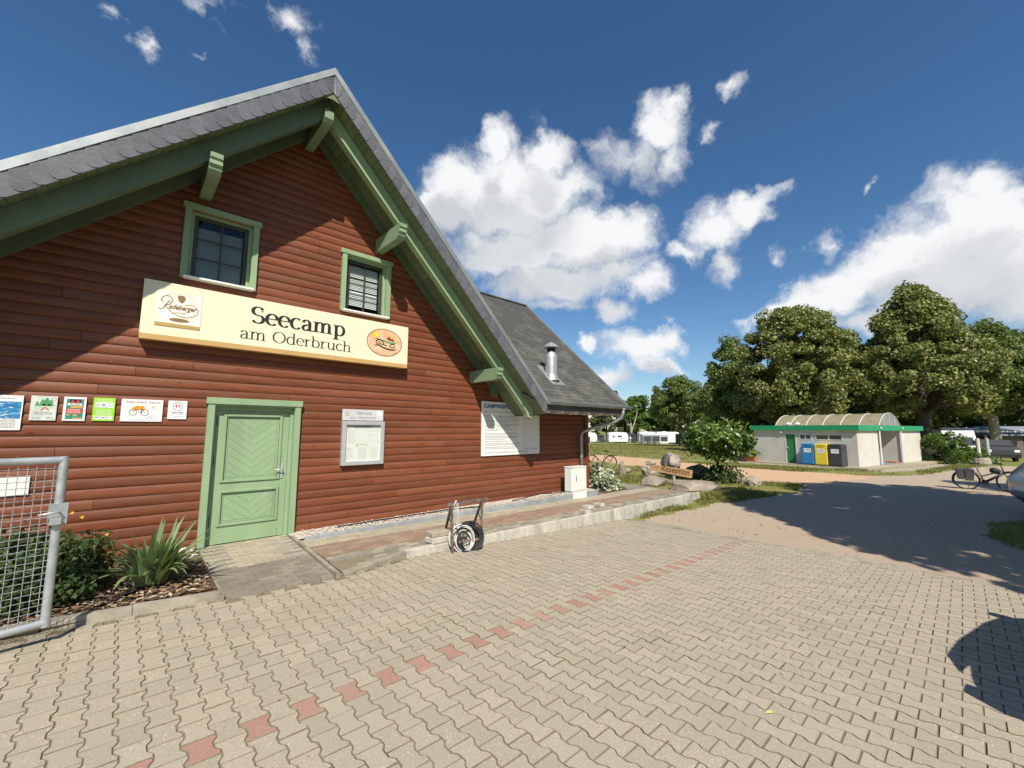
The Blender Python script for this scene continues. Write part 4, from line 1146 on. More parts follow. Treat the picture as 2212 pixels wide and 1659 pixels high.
r_, y_ = flat_sign('federation_plate', 'bright lime plate with BVCD letters and three pictograms', 'plate', -.268, -.053, 1.906, 2.222, M['lime'])
mb = MB(); plate(mb, -.245, -.068, 2.085, 2.155, y_)
for i in range(3): plate(mb, -.25 + i * .064, -.198 + i * .064, 1.925, 1.975, y_)
for q, z in enumerate((2.20, 2.178, 2.06, 2.04, 2.02, 2.0)): text_lines(mb, -.235, -.075, z - .012, .013, y_ - .0002, seed=q + 20, fill=.9)
obj('white_field', mb, M['white'], r_)
mb = MB(); put_text(mb, 'BVCD', -.238, -.075, 2.102, y_ - .0005, .034); plate(mb, -.24, -.21, 1.945, 1.962, y_ - .0006); plate(mb, -.178, -.142, 1.942, 1.960, y_ - .0006); ribbon(mb, [(-.115, 1.938), (-.096, 1.964), (-.077, 1.938)], .006, y_ - .0006); text_lines(mb, -.238, -.12, 2.09, .006, y_ - .0006, seed=2)
obj('lettering', mb, M['greyink'], r_)
mb = MB(); mb.add([(-.187, y_ - .001, 2.136), (-.155, y_ - .001, 2.136), (-.171, y_ - .001, 2.108)], [(2, 1, 0)]); obj('leaf_print', mb, M['leafprint'], r_)

r_, y_ = flat_sign('charging_plate', 'white landscape plate with a bicycle drawing reading Akku laden? Gerne!', 'plate', .009, .457, 1.904, 2.219, M['white'])
mb = MB(); put_text(mb, 'Akku laden? Gerne!', .055, .42, 2.165, y_, .030, .012, space=1.1); obj('lettering', mb, flat('mauve_ink', (.25, .14, .16), .6), r_)
mb = MB()
def ring(mb, x, z, r0, wd, y): ribbon(mb, [(x + r0 * math.cos(t), z + r0 * math.sin(t)) for t in np.linspace(0, 2 * math.pi, 24)[:-1]], wd, y, closed=True)
ring(mb, .135, 2.03, .040, .006, y_ - .0004); ring(mb, .262, 2.03, .040, .006, y_ - .0004)
for i, st in enumerate((((.135, 2.03), (.160, 2.085), (.166, 2.105), (.185, 2.108)), ((.163, 2.075), (.215, 2.025), (.262, 2.03), (.225, 2.085)), ((.163, 2.08), (.228, 2.078)), ((.215, 2.025), (.235, 2.10)), ((.22, 2.10), (.25, 2.10)))): ribbon(mb, st, .005, y_ - .0006 - .0001 * i)
obj('bicycle_print', mb, M['ink'], r_)
mb = MB(); mb.add([(x, y_, z) for x, z in ((.11, 2.065), (.125, 2.10), (.16, 2.125), (.22, 2.13), (.255, 2.115), (.265, 2.085), (.25, 2.068))], [tuple(range(7))]); plate(mb, .335, .355, 2.105, 2.125, y_); ribbon(mb, [(.355, 2.115), (.37, 2.118)], .005, y_); obj('orange_print', mb, M['orange'], r_)
mb = MB(); ring(mb, .345, 2.045, .05, .002, y_); ribbon(mb, [(.285, 1.95), (.30, 1.95), (.30, 1.975), (.322, 1.975), (.322, 1.95), (.34, 1.95), (.34, 1.975), (.37, 1.975), (.37, 1.95), (.385, 1.95)], .005, y_); ribbon(mb, [(.285 + i * .0125, 1.93 + .008 * math.sin(i * 1.5)) for i in range(9)], .004, y_); text_lines(mb, .09, .28, 1.922, .008, y_, seed=6); obj('fine_print', mb, M['greyink'], r_)

r_, y_ = flat_sign('bett_bike_plate', 'small white plate with a ring of stars reading bett+bike', 'plate', .516, .739, 1.946, 2.219, M['white'])
mb = MB(); ring(mb, .628, 2.137, .058, .007, y_)
for (x, z, s_) in ((.642, 2.155, .02), (.655, 2.128, .014)): ribbon(mb, [(x - s_, z), (x + s_, z)], .006, y_ - .0003); ribbon(mb, [(x, z - s_), (x, z + s_)], .006, y_ - .0005)
put_text(mb, 'bett+bike', .560, .698, 2.035, y_, .026, .02); text_lines(mb, .56, .70, 2.016, .008, y_, seed=5); text_lines(mb, .575, .69, 1.975, .011, y_, seed=8)
obj('lettering', mb, flat('slate_blue_ink', (.10, .12, .2), .6), r_)
mb = MB(); ribbon(mb, [(.585, 2.14), (.635, 2.14)], .010, y_ - .0007); ribbon(mb, [(.61, 2.115), (.61, 2.165)], .010, y_ - .0009); obj('red_star', mb, M['red'], r_)

r_, y_ = flat_sign('blank_notice', 'blank white notice on the wall seen through the gate mesh', 'notice', -1.30, -.752, .980, 1.203, M['white'])

# display case with menus
MC = thing('menu_case', 'silver glazed display case with menus between door and house rules board', 'display case', (3.49, 7.95, 1.12))
cy0 = 7.905
mb = MB(); X0, X1, C0, C1, t = 3.072, 3.912, 1.125, 1.962, .075
obj('back_box', MB().box(X0 + .004, X1 - .004, cy0 + .055, 7.995, C0 + .004, C1 - .004), M['alu'], MC)
for (p, q, u, v) in ((X0, X0 + t, C0, C1), (X1 - t, X1, C0, C1), (X0 + t, X1 - t, C1 - t, C1), (X0 + t, X1 - t, C0, C0 + t)): mb.bbox(p, q, cy0, cy0 + .054, u, v, .006)
obj('frame', mb, M['alu'], MC)
sheet = obj('menu_sheet', MB().box(X0 + t, X1 - t, cy0 + .040, cy0 + .045, C0 + t, C1 - t - .06), mat('yellowed_paper', (.80, .80, .70), .6, (.78, .78, .72), 3), MC)
obj('caption_strip', MB().box(X0 + t, X1 - t, cy0 + .040, cy0 + .045, C1 - t - .059, C1 - t), M['alu'], MC)
my = cy0 + .0385; mb = MB(); put_text(mb, 'GASTRONOMIE', 3.32, 3.64, C1 - t - .048, my, .03, .01); obj('lettering', mb, M['ink'], MC)
mb = MB()
for i in range(12): text_lines(mb, 3.19, 3.32, 1.775 - i * .022, .009, my, seed=40 + i)
for i in range(9): text_lines(mb, 3.17, 3.30, 1.44 - i * .025, .009, my, seed=60 + i, fill=.8)
for i in range(12): text_lines(mb, 3.40, 3.58, 1.45 - i * .020, .009, my, seed=80 + i, fill=.85)
for i in range(10): text_lines(mb, 3.64, 3.80, 1.45 - i * .024, .009, my, seed=99 + i, fill=.9)
for (u, v) in (((3.59, 1.775), (3.80, 1.775)), ((3.59, 1.58), (3.80, 1.58)), ((3.62, 1.69), (3.78, 1.69)), ((3.59, 1.74), (3.59, 1.60)), ((3.78, 1.74), (3.78, 1.60)), ((3.64, 1.66), (3.64, 1.60)), ((3.70, 1.66), (3.70, 1.62)), ((3.165, 1.45), (3.25, 1.45)), ((3.25, 1.45), (3.25, 1.38))): ribbon(mb, [u, v], .004, my - .0004)
obj('fine_print', mb, M['paleink'], MC)
mb = MB(); put_text(mb, 'AMPING', 3.415, 3.565, 1.50, my, .026); ribbon(mb, [(3.40, 1.485), (3.375, 1.495), (3.37, 1.53), (3.39, 1.545)], .010, my); disc(mb, 3.365, 1.485, .012, .010, my - .0002, 10); disc(mb, 3.59, 1.487, .012, .010, my - .0002, 10); obj('heading', mb, M['greyink'], MC)
for (x, z) in ((3.555, 1.80), (3.555, 1.565), (3.33, 1.835), (3.80, 1.80), (3.80, 1.56)):
    mb = MB().lathe([(.009, 0), (.006, .006)], 8); mb.xf(Matrix.Translation((x, my, z)) @ Matrix.Rotation(R(90), 4, 'X')); obj('magnet', mb, M['greyink'], MC)
obj('glass_front', MB().box(X0 + t, X1 - t, cy0 + .020, cy0 + .023, C0 + t, C1 - t), M['glass_clear'], MC)
mb = MB().lathe([(.012, 0), (.010, .01)], 10); mb.xf(Matrix.Translation((3.872, cy0, 1.56)) @ Matrix.Rotation(R(90), 4, 'X')); obj('lock', mb, M['steel'], MC)
hdp = obj('header_plate', MB().box(3.062, 3.880, 7.93, 7.945, 1.975, 2.185), M['alu_pale'], MC)
hy = 7.9285
mb = MB(); serif_text(mb, 'Seecamp', 3.335, 3.640, 2.095, .052, hy, .24, .09); serif_text(mb, 'am Oderbruch', 3.215, 3.735, 2.005, .052, hy, .20, .09)
mb2 = MB(); ring(mb, 3.155, 2.10, .0, .0, hy)
plate(mb, 3.11, 3.20, 2.098, 2.106, hy); plate(mb, 3.13, 3.18, 2.06, 2.072, hy); disc(mb, 3.155, 2.135, .012, .014, hy - .0002, 10)
obj('lettering', mb, M['greyink'], hdp, world=False)
mb = MB(); disc(mb, 3.80, 2.115, .064, .050, hy, 26); obj('round_sticker', mb, M['white'], hdp, world=False)
mb = MB(); text_lines(mb, 3.76, 3.84, 2.115, .012, hy - .001, seed=2); text_lines(mb, 3.77, 3.82, 2.092, .012, hy - .001, seed=9); obj('sticker_print', mb, M['paleink'], hdp, world=False)

# house rules board
HB = thing('rules_board', 'large white board of camping site rules half in roof shade', 'notice board', (7.5, 7.98, 1.166))
bx0, bx1, bz0, bz1 = 6.465, 8.520, 1.166, 2.505; by = 7.972
obj('panel', MB().box(bx0, bx1, by, 7.996, bz0, bz1), M['white'], HB)
for (x, z) in ((bx0 + .03, bz0 + .03), (bx1 - .03, bz0 + .03), (bx0 + .03, bz1 - .03), (bx1 - .03, bz1 - .03), (7.5, bz0 + .03), (7.5, bz1 - .03), (bx1 - .03, 1.85), (bx0 + .03, 1.9)):
    mb = MB().lathe([(.010, 0), (.007, .006)], 8); mb.xf(Matrix.Translation((x, by, z)) @ Matrix.Rotation(R(90), 4, 'X')); obj('screw', mb, M['alu'], HB)
ky = by - .002
mb = MB(); put_text(mb, 'CAMPINGPLATZORDNUNG', 6.525, 8.455, 2.343, ky, .104, .055, space=1.12); obj('title', mb, M['blue'], HB)
mb = MB()
z = 2.245; sd_ = 0
for para in ((1, .86), (.18, .0), (1.0, .8), (1.0, .83), (1.0, .84, .55), (1.0, .85, .84, .6), (1, .82, .3), (.0,), (1.0, .85, .5, .82, .84, .5), (1.0, .65), (1.0, .87, .82), (1.0, .83, .8)):
    for q in para[1:]:
        if q > 0:
            sd_ += 1; text_lines(mb, 6.57 + (.0 if sd_ % 3 else .015), 6.57 + 1.34 * q, z, .024, ky, seed=200 + sd_)
        z -= .036
    z -= .018
obj('fine_print', mb, M['greyink'], HB)
mb = MB(); ribbon(mb, [(7.935, 2.24), (7.935, 1.30)], .007, ky); ribbon(mb, [(7.935, 1.30), (8.44, 1.30)], .006, ky - .0003)
put_text(mb, 'SEEN UND FREIZEIT GENIESSEN', 7.95, 8.46, 1.308, ky - .0006, .018); text_lines(mb, 7.99, 8.25, 2.14, .022, ky, seed=7); text_lines(mb, 7.99, 8.24, 2.09, .022, ky, seed=8); text_lines(mb, 7.99, 8.25, 1.965, .010, ky, seed=12); text_lines(mb, 8.36, 8.44, 1.20, .012, ky, seed=4)
ribbon(mb, [(8.29, 2.24), (8.47, 2.24), (8.47, 2.02), (8.29, 2.02)], .003, ky, closed=True)
obj('side_column', mb, M['greyink'], HB)
mb = MB(); put_text(mb, 'WIR WÜNSCHEN IHNEN EINEN ANGENEHMEN UND SCHÖNEN AUFENTHALT !', 6.53, 8.12, 1.228, ky, .026, .03); obj('closing_line', mb, flat('steel_blue_ink', (.12, .24, .30), .6), HB)

# ================================================================== THE WHITE ELECTRIC CABINET
EC = thing('electric_cabinet', 'white electric cabinet with ribbed side at the house corner', 'cabinet', (9.55, 7.42, -.09))
obj('base', MB().box(9.275, 9.885, 7.415, 7.70, -.10, .11), M['whitep'], EC)
obj('cabinet_body', MB().bbox(9.26, 9.89, 7.425, 7.71, .115, .755, .008), M['whitep'], EC)
obj('lid', MB().bbox(9.245, 9.90, 7.405, 7.72, .757, .785, .006), M['whitep'], EC)
obj('cabinet_door', MB().bbox(9.30, 9.875, 7.412, 7.4245, .13, .745, .004), M['whitep'], EC)
for i in range(6): obj('side_rib', MB().box(9.245, 9.2595, 7.455 + i * .042, 7.472 + i * .042, .125, .745), M['whitep'], EC)
obj('slot_handle', MB().box(9.405, 9.425, 7.406, 7.4115, .38, .53), M['ink'], EC)
# ================================================================== GROUND
# polar sheet round the camera, split by what covers it
def fb(x, y, s=1.0):
    return (np.sin(x * 1.3 * s + 1.7 * np.sin(y * .9 * s)) + np.sin(y * 1.7 * s + 2.1 * np.sin(x * .7 * s + 1)) + .6 * np.sin((x + y) * 3.1 * s)) / 2.6


def poly_in(px_, py_, poly):
    ins = np.zeros(px_.shape, bool); j = len(poly) - 1
    for i in range(len(poly)):
        xi, yi = poly[i]; xj, yj = poly[j]
        c = ((yi > py_) != (yj > py_)) & (px_ < (xj - xi) * (py_ - yi) / (yj - yi + 1e-12) + xi)
        ins ^= c; j = i
    return ins


SAND = [(20.0, 4.3), (22.3, 3.6), (27.5, 3.0), (27.2, 6.2), (27.2, 9.6), (28.6, 13.0), (31.5, 18.0), (33.0, 24.0), (30.5, 34), (27.5, 34), (27.0, 24.5), (25.3, 18.5), (23.2, 13.3), (21.2, 9.4), (19.6, 6.0)]
GRAV = [(8.8, 5.45), (10.2, 5.35), (12.8, 5.1), (16.2, 4.3), (18.0, 4.15), (20.0, 4.3), (22.3, 3.6), (27.5, 3.0), (29.5, 1.6), (36, .6), (44, -1.6), (46, -6), (30, -6), (14.6, -.3), (12.9, -.3), (11.8, -1.2), (11.0, -4), (8.8, -6)]
APRON = [(33.0, 12.2), (31.95, 4.0), (33, 3.35), (45.5, .8), (45.5, -.6), (33.6, 1.9), (30.6, 3.2), (32.2, 12.2)]
brg = np.radians(np.arange(-25, 150.01, .5)); rr_ = [7.0]
while rr_[-1] < 400: rr_.append(rr_[-1] * 1.0125 + .0)
rr_ = np.array(rr_)
Rg, Bg = np.meshgrid(rr_, brg, indexing='ij')
GX, GY = Rg * np.sin(Bg), Rg * np.cos(Bg)
GZ = np.vectorize(zg)(GX, GY) + np.where(Rg > 30, .05 * fb(GX, GY, .12), .012 * fb(GX, GY, .7))
nb = len(brg)
ii, jj = np.meshgrid(np.arange(len(rr_) - 1), np.arange(nb - 1), indexing='ij')
quad = np.stack([ii * nb + jj, ii * nb + jj + 1, (ii + 1) * nb + jj + 1, (ii + 1) * nb + jj], -1).reshape(-1, 4)
VV = np.stack([GX, GY, GZ], -1).reshape(-1, 3)
cc = VV[quad].mean(1); nx_ = cc[:, 0] + .22 * fb(cc[:, 0], cc[:, 1], 2.3); ny_ = cc[:, 1] + .22 * fb(cc[:, 1], cc[:, 0], 2.1)
zone = np.zeros(len(cc), int)                          # 0 grass
zone[poly_in(nx_, ny_, SAND)] = 2
zone[poly_in(nx_, ny_, GRAV)] = 1
zone[poly_in(cc[:, 0], cc[:, 1], APRON)] = 3
under = (cc[:, 0] < 9.2) & (cc[:, 1] < 15) | (cc[:, 0] < 13.2) & (cc[:, 1] > 5.6) & (cc[:, 1] < 8.6)
for k, nm, mm in ((0, 'grass_ground', 'grass'), (1, 'gravel_yard', 'gravel'), (2, 'sand_path', 'sand'), (3, 'concrete_apron', 'yard')):
    q = VV[quad[(zone == k) & ~under]][:, ::-1]
    me = bpy.data.meshes.new(nm)
    uq, inv = np.unique(quad[(zone == k) & ~under], return_inverse=True)
    me.from_pydata(VV[uq].tolist(), [], inv.reshape(-1, 4)[:, ::-1].tolist()); me.update(); me.materials.append(M[mm])
    me.polygons.foreach_set('use_smooth', [True] * len(me.polygons))
    tag(link(nm, me), kind='structure')
mb = MB(); mb.add([(-2500, -2500, -2.6), (2500, -2500, -2.6), (2500, 2500, -2.6), (-2500, 2500, -2.6)], [(0, 1, 2, 3)])
obj('far_ground', mb, M['grass'], kind='structure')
# the yard goes on out of the frame behind and beside the camera
mb = MB(); mb.add([(-14, -14, zp(-14) - .04), (9.3, -14, zp(9.3) - .04), (9.3, 5.9, zp(9.3) - .04), (6, 5.9, zp(6) - .04), (3, 5.9, zp(3) - .04), (-14, 5.9, zp(-14) - .04), (3, -14, zp(3) - .04), (6, -14, zp(6) - .04)], [(0, 6, 4, 5), (6, 7, 3, 4), (7, 1, 2, 3)])
pav = obj('paved_yard', mb, M['joint'], kind='structure')
mb = MB()
vs = []; xs = [-9, -5, -3] + [-2 + i * .5 for i in range(23)] + [9.33]
for x in xs: vs += [(x, -9, zp(x) - .0068), (x, 5.85, zp(x) - .0068)]
mb.add(vs, [(2 * i, 2 * i + 2, 2 * i + 3, 2 * i + 1) for i in range(len(xs) - 1)])
obj('joint_bed', mb, M['joint'], pav)

# interlocking double-T stones, one by one
PC, PL = 0.1417, 0.2024
a_, b2_ = .0798, .0558
half = [(a_, -.0976), (a_, -.069), (b2_, -.034), (b2_, .034), (a_, .069), (a_, .0976)]
outl = half + [(-x, y) for x, y in half[::-1]]
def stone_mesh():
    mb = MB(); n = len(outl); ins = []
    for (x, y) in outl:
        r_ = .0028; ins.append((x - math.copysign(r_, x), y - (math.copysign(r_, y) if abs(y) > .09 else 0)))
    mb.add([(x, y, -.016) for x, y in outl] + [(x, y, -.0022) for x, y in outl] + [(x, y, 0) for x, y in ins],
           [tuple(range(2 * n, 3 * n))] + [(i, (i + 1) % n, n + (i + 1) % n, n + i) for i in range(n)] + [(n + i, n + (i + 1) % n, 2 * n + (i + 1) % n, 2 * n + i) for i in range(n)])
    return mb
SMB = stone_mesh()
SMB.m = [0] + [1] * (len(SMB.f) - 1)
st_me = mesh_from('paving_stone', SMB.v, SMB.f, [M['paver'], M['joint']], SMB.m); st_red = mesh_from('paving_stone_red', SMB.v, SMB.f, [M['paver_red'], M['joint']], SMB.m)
fwd_np = np.array(fwd); rg_np = np.array(r2); up_np = np.array(u2)
def in_view(p, mar=1.18):
    d = np.array(p) - np.array(CAM); z = d @ fwd_np
    if z < .2: return False
    return abs(d @ rg_np) / z < 1.226 * mar and abs(d @ up_np) / z < .919 * mar
def on_pave(x, y):
    if x > 9.0 or x < -3.0: return False
    lim = 5.60 if x < .92 else 5.50 if x < 2.22 else (5.50 + (x - 2.22) * .27 if x < 3.27 else 5.78)
    return y + .03 < lim and y > -1.6
stones = []
for k in range(-30, 66):
    x = .484 + k * PC
    for j in range(-30, 18):
        y = 3.077 + j * PL + (PL / 2 if k % 2 else 0)
        if on_pave(x, y) and in_view((x, y, zp(x)), 1.15):
            red = (k % 2 == 0 and j == 0 and k >= -8)
            stones.append((x, y, red))
stones.sort(key=lambda s: s[0] ** 2 + s[1] ** 2)
rs = random.Random(3)
def stone_pose(x, y):
    return Matrix.Translation((x + rs.uniform(-.001, .001), y + rs.uniform(-.0015, .0015), zp(x) + rs.gauss(0, .0012))) @ Euler((rs.gauss(0, .006), math.atan(.031 + (.0117 if x > 3 else 0)) + rs.gauss(0, .006), rs.gauss(0, .006))).to_matrix().to_4x4()
near = [s for s in stones if s[2]][:40] + [s for s in stones if not s[2]]
n_ind = 0; rest = MB(); rest_red = MB()
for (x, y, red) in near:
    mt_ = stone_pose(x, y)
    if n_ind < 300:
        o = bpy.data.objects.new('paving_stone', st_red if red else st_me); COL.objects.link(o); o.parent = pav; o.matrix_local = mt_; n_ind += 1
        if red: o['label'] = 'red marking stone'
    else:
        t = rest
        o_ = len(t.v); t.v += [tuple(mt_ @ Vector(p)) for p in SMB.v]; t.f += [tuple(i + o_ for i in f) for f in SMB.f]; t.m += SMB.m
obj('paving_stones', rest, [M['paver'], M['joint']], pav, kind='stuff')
# edging row where the pavers meet the gravel
for i in range(12):
    y = 5.55 - i * .5
    obj('edge_stone', MB().bbox(9.075, 9.335, y - .495, y, -.45, -.333 + rs.uniform(-.003, .003), .004), M['concrete'], pav)

# ================================================================== TERRACE ALONG THE HOUSE
terr = tag(obj('terrace', MB().add([(2.26, 5.55, -.04), (3.27, 5.8, -.015), (13.35, 5.78, zt(13.4) - .012), (13.9, 8.9, zt(13.4) - .012), (10.8, 8.9, zt(10.8) - .012), (10.8, 7.5, zt(10.8) - .012), (2.30, 7.45, -.012)], [(0, 1, 2, 3, 4, 5, 6)]), M['joint']), kind='structure')
def block(x0, x1, y0, y1, z, m_, par=terr, nm='paving_block', dz=0.0):
    o = obj(nm, MB().box(x0 + .003, x1 - .003, y0 + .003, y1 - .003, z - .03, z + rs.uniform(-.0015, .002)), m_, par); return o
blocks = []
y = 5.86; row = 0
while y < 7.38:
    mk = 'clink_dark' if y < 6.20 else 'clink_red' if y < 6.88 else 'clink_beige'
    x = 2.27 - (row % 2) * .1 + rs.uniform(-.01, .01)
    if y < 6.0: x = max(x, 3.30 - (3.3 - 3.27))
    xr = 13.35
    while x < xr:
        l_ = .2
        x0 = max(x, 2.27)
        m_ = mk
        if mk == 'clink_dark' and rs.random() < .33: m_ = 'clink_beige'
        if x + l_ - x0 > .04: blocks.append((x0, min(x + l_, xr), y, y + .1, zt(x), m_))
        x += l_
    y += .1012; row += 1
y = 7.44
while y < 8.85:
    x = 10.85 if y > 7.5 else 10.4
    while x < 13.6:
        blocks.append((x, x + .2, y, y + .1, zt(x), 'clink_dark')); x += .2
    y += .1012
blocks.sort(key=lambda b: b[0] ** 2 + b[2] ** 2)
lo = {}
for i, bl in enumerate(blocks):
    if i < 300: block(*bl[:5], M[bl[5]])
    else: lo.setdefault(bl[5], MB()).box(bl[0] + .003, bl[1] - .003, bl[2] + .003, bl[3] - .003, bl[4] - .03, bl[4] + rs.uniform(-.0015, .002))
for k, mb in lo.items(): obj('paving_blocks', mb, M[k], terr, kind='stuff')
# low wall of upright stones holding the terrace
x = 3.27
k = 0
while x < 13.35:
    l_ = .50 if x < 5.2 else .25
    z0 = zp(x) - .1 if x < 9.3 else -.45
    obj('wall_stone', MB().bbox(x + .003, x + l_ - .003, 5.755 + rs.uniform(-.004, .004), 5.855, z0, zt(x) + .012 + rs.uniform(-.004, .004), .008), M['wallstone'], terr); x += l_; k += 1
# sinking kerb between terrace and door ramp
obj('ramp_kerb', MB().add([(2.24, 5.50, -.12), (3.26, 5.765, -.16), (3.26, 5.845, -.16), (2.26, 5.62, -.12), (2.24, 5.50, -.035), (3.26, 5.765, .0), (3.26, 5.845, .004), (2.26, 5.62, -.02)], [(0, 1, 5, 4), (1, 2, 6, 5), (2, 3, 7, 6), (3, 0, 4, 7), (4, 5, 6, 7)]), M['concrete'], terr)
for row_ in range(4):
    x = 2.35 + row_ * .16
    while x < 3.25:
        y_ = 5.62 + row_ * .075 + (x - 2.3) * .06
        if y_ < 5.92 and y_ > 5.56 + (x - 2.26) * .27: obj('paving_block', MB().box(x + .003, x + .197, y_, y_ + .072, -.05, -.012 + (x - 3.2) * .012), M[rs.choice(['clink_beige', 'clink_dark'])], terr)
        x += .2
# grey kerb, pebble strip and cable along the foot of the wall
x = 2.36
while x < 10.45:
    if not (9.1 < x + .5 and x < 9.2): pass
    x1 = min(x + 1.0, 10.45)
    segs = [(x, x1)]
    if x < 9.255 < x1: segs = [(x, 9.255)] + ([(9.89, x1)] if x1 > 9.89 else [])
    elif x < 9.89 and x1 > 9.255: segs = [(max(x, 9.89), x1)] if x1 > 9.89 else []
    for (p, q) in segs: obj('kerb_stone', MB().bbox(p + .002, q - .002, 7.415, 7.475, -.2, .058, .006), M['kerbgrey'], terr)
    x = x1
mb = MB(); mb.add([(2.24, 7.475, .025), (10.6, 7.475, .03), (10.6, 8.06, .05), (2.24, 8.06, .04)], [(0, 1, 2, 3)]); pb = tag(obj('pebble_bed', mb, M['pebble']), kind='structure')
def pebbles(name, x0, x1, y0, y1, z, n, r0, r1, m_):
    base = MB().lathe([(.5, -.5), (1, 0), (.55, .5)], 5); bv = np.array(base.v); V_ = []; F_ = []
    for i in range(n):
        s_ = rng.uniform(r0, r1) * np.array([1, rng.uniform(.7, 1.1), rng.uniform(.5, .8)]); an = rng.uniform(0, 6.28)
        q = bv * s_; c_, s__ = math.cos(an), math.sin(an)
        q = np.stack([q[:, 0] * c_ - q[:, 1] * s__, q[:, 0] * s__ + q[:, 1] * c_, q[:, 2]], 1) + [rng.uniform(x0, x1), rng.uniform(y0, y1), z + rng.uniform(-.005, .018)]
        o_ = len(V_); V_ += q.tolist(); F_ += [tuple(k + o_ for k in f) for f in base.f]
    return tag(link(name, mesh_from(name, V_, F_, [m_])), kind='stuff')
pebbles('pebbles', 2.38, 9.9, 7.49, 7.95, .045, 1700, .012, .028, M['pebble'])
pebbles('pebbles', .55, .94, 7.2, 7.85, .075, 160, .02, .04, M['pebble'])
mb = MB(); mb.tube([(3.0, 7.75, .075), (3.6, 7.72, .085), (4.4, 7.78, .07), (5.3, 7.70, .085), (6.1, 7.62, .07)], .014, 6); mb.tube([(7.2, 7.66, .075), (7.6, 7.6, .12), (8.2, 7.6, .15), (8.7, 7.64, .11), (9.2, 7.72, .09)], .013, 6)
tag(obj('ground_cable', mb, M['rubber'], smooth=True), 'dark cable lying loosely on the pebbles along the wall', 'cable')

# door ramp of blocks
ramp = tag(obj('door_ramp', MB().add([(.95, 5.56, -.025), (2.2, 5.48, -.06), (2.31, 8.0, .0), (1.0, 8.0, .0)], [(0, 1, 2, 3)]), M['joint']), kind='structure')
zr = lambda y: .006 - .030 * (7.6 - y) / 2.1 if y < 7.6 else .006
y = 5.52; row = 0; rb = MB()
while y < 8.0:
    f_ = (y - 5.52) / 2.48; xl = .975 + .045 * f_; xr = 2.125 + .10 * f_
    x = xl - (row % 2) * .1
    while x < xr - .02:
        p, q = max(x, xl), min(x + .2, xr)
        m_ = 'clink_beige'
        if y < 6.62: m_ = 'clink_slate'
        elif x < xl + .12 or q > xr - .10: m_ = ('clink_blue' if row % 2 else 'clink_beige')
        if q - p > .025:
            obj('paving_block', MB().box(p + .003, q - .003, y + .003, y + .098, zr(y) - .03, zr(y) + rs.uniform(-.001, .002)), M[m_], ramp)
        x += .2
    y += .1012; row += 1
for (x0, x1, nm) in ((.935, .972, 'ramp_edging'),):
    for k in range(3): obj(nm, MB().add([(x0 - .015 + .0 * k, 5.53 + k * .8, -.1), (x0 + .035, 5.53 + k * .8, -.1), (x0 + .05, 6.32 + k * .8, -.1), (x0 + .0, 6.32 + k * .8, -.1), (x0 - .015, 5.53 + k * .8, .035), (x0 + .035, 5.53 + k * .8, .03), (x0 + .05, 6.32 + k * .8, .03), (x0, 6.32 + k * .8, .035)], [(0, 1, 5, 4), (1, 2, 6, 5), (2, 3, 7, 6), (3, 0, 4, 7), (4, 5, 6, 7)]), M['concrete'], ramp)
mb = MB(); mb.beam((2.165, 5.5, -.03), (2.27, 7.95, .0), .05, .07); obj('ramp_edging', mb, M['concrete'], ramp)

# planting bed left of the door
bed = tag(obj('planting_bed', MB().add([(-3.4, 5.66, .075), (.94, 5.62, .045), (.96, 7.2, .07), (.98, 8.06, .07), (-3.4, 8.06, .09)], [(0, 1, 2, 3, 4)]), M['mulch']), kind='structure')
for (xa, ya, xb, yb) in ((-1.35, 5.70, -.37, 5.665), (-.355, 5.655, .235, 5.60), (.24, 5.605, .935, 5.55)):
    mb = MB(); za, zb_ = zp(xa), zp(xb)
    mb.add([(xa, ya, za - .1), (xb, yb, zb_ - .1), (xb, yb + .085, zb_ - .1), (xa, ya + .085, za - .1), (xa, ya + .004, za + .082), (xb, yb + .004, zb_ + .075), (xb, yb + .081, zb_ + .078), (xa, ya + .081, za + .085)], [(0, 1, 5, 4), (1, 2, 6, 5), (2, 3, 7, 6), (3, 0, 4, 7), (4, 5, 6, 7)])
    obj('bed_kerb', mb, M['concrete'], bed)
n = 3400
P = np.stack([rng.uniform(-1.9, .9, n), rng.uniform(5.72, 7.6, n), np.full(n, .082)], 1)
P[:, 2] += rng.uniform(-.01, .02, n); P = P[P[:, 1] > 5.75 - .04 * P[:, 0]]
fast_quads('bark_chips', leaf_quads(P, .028, np.tile([0, 0, 1.0], (len(P), 1)), .75, 2.0, .7), M['chip'], kind='stuff')

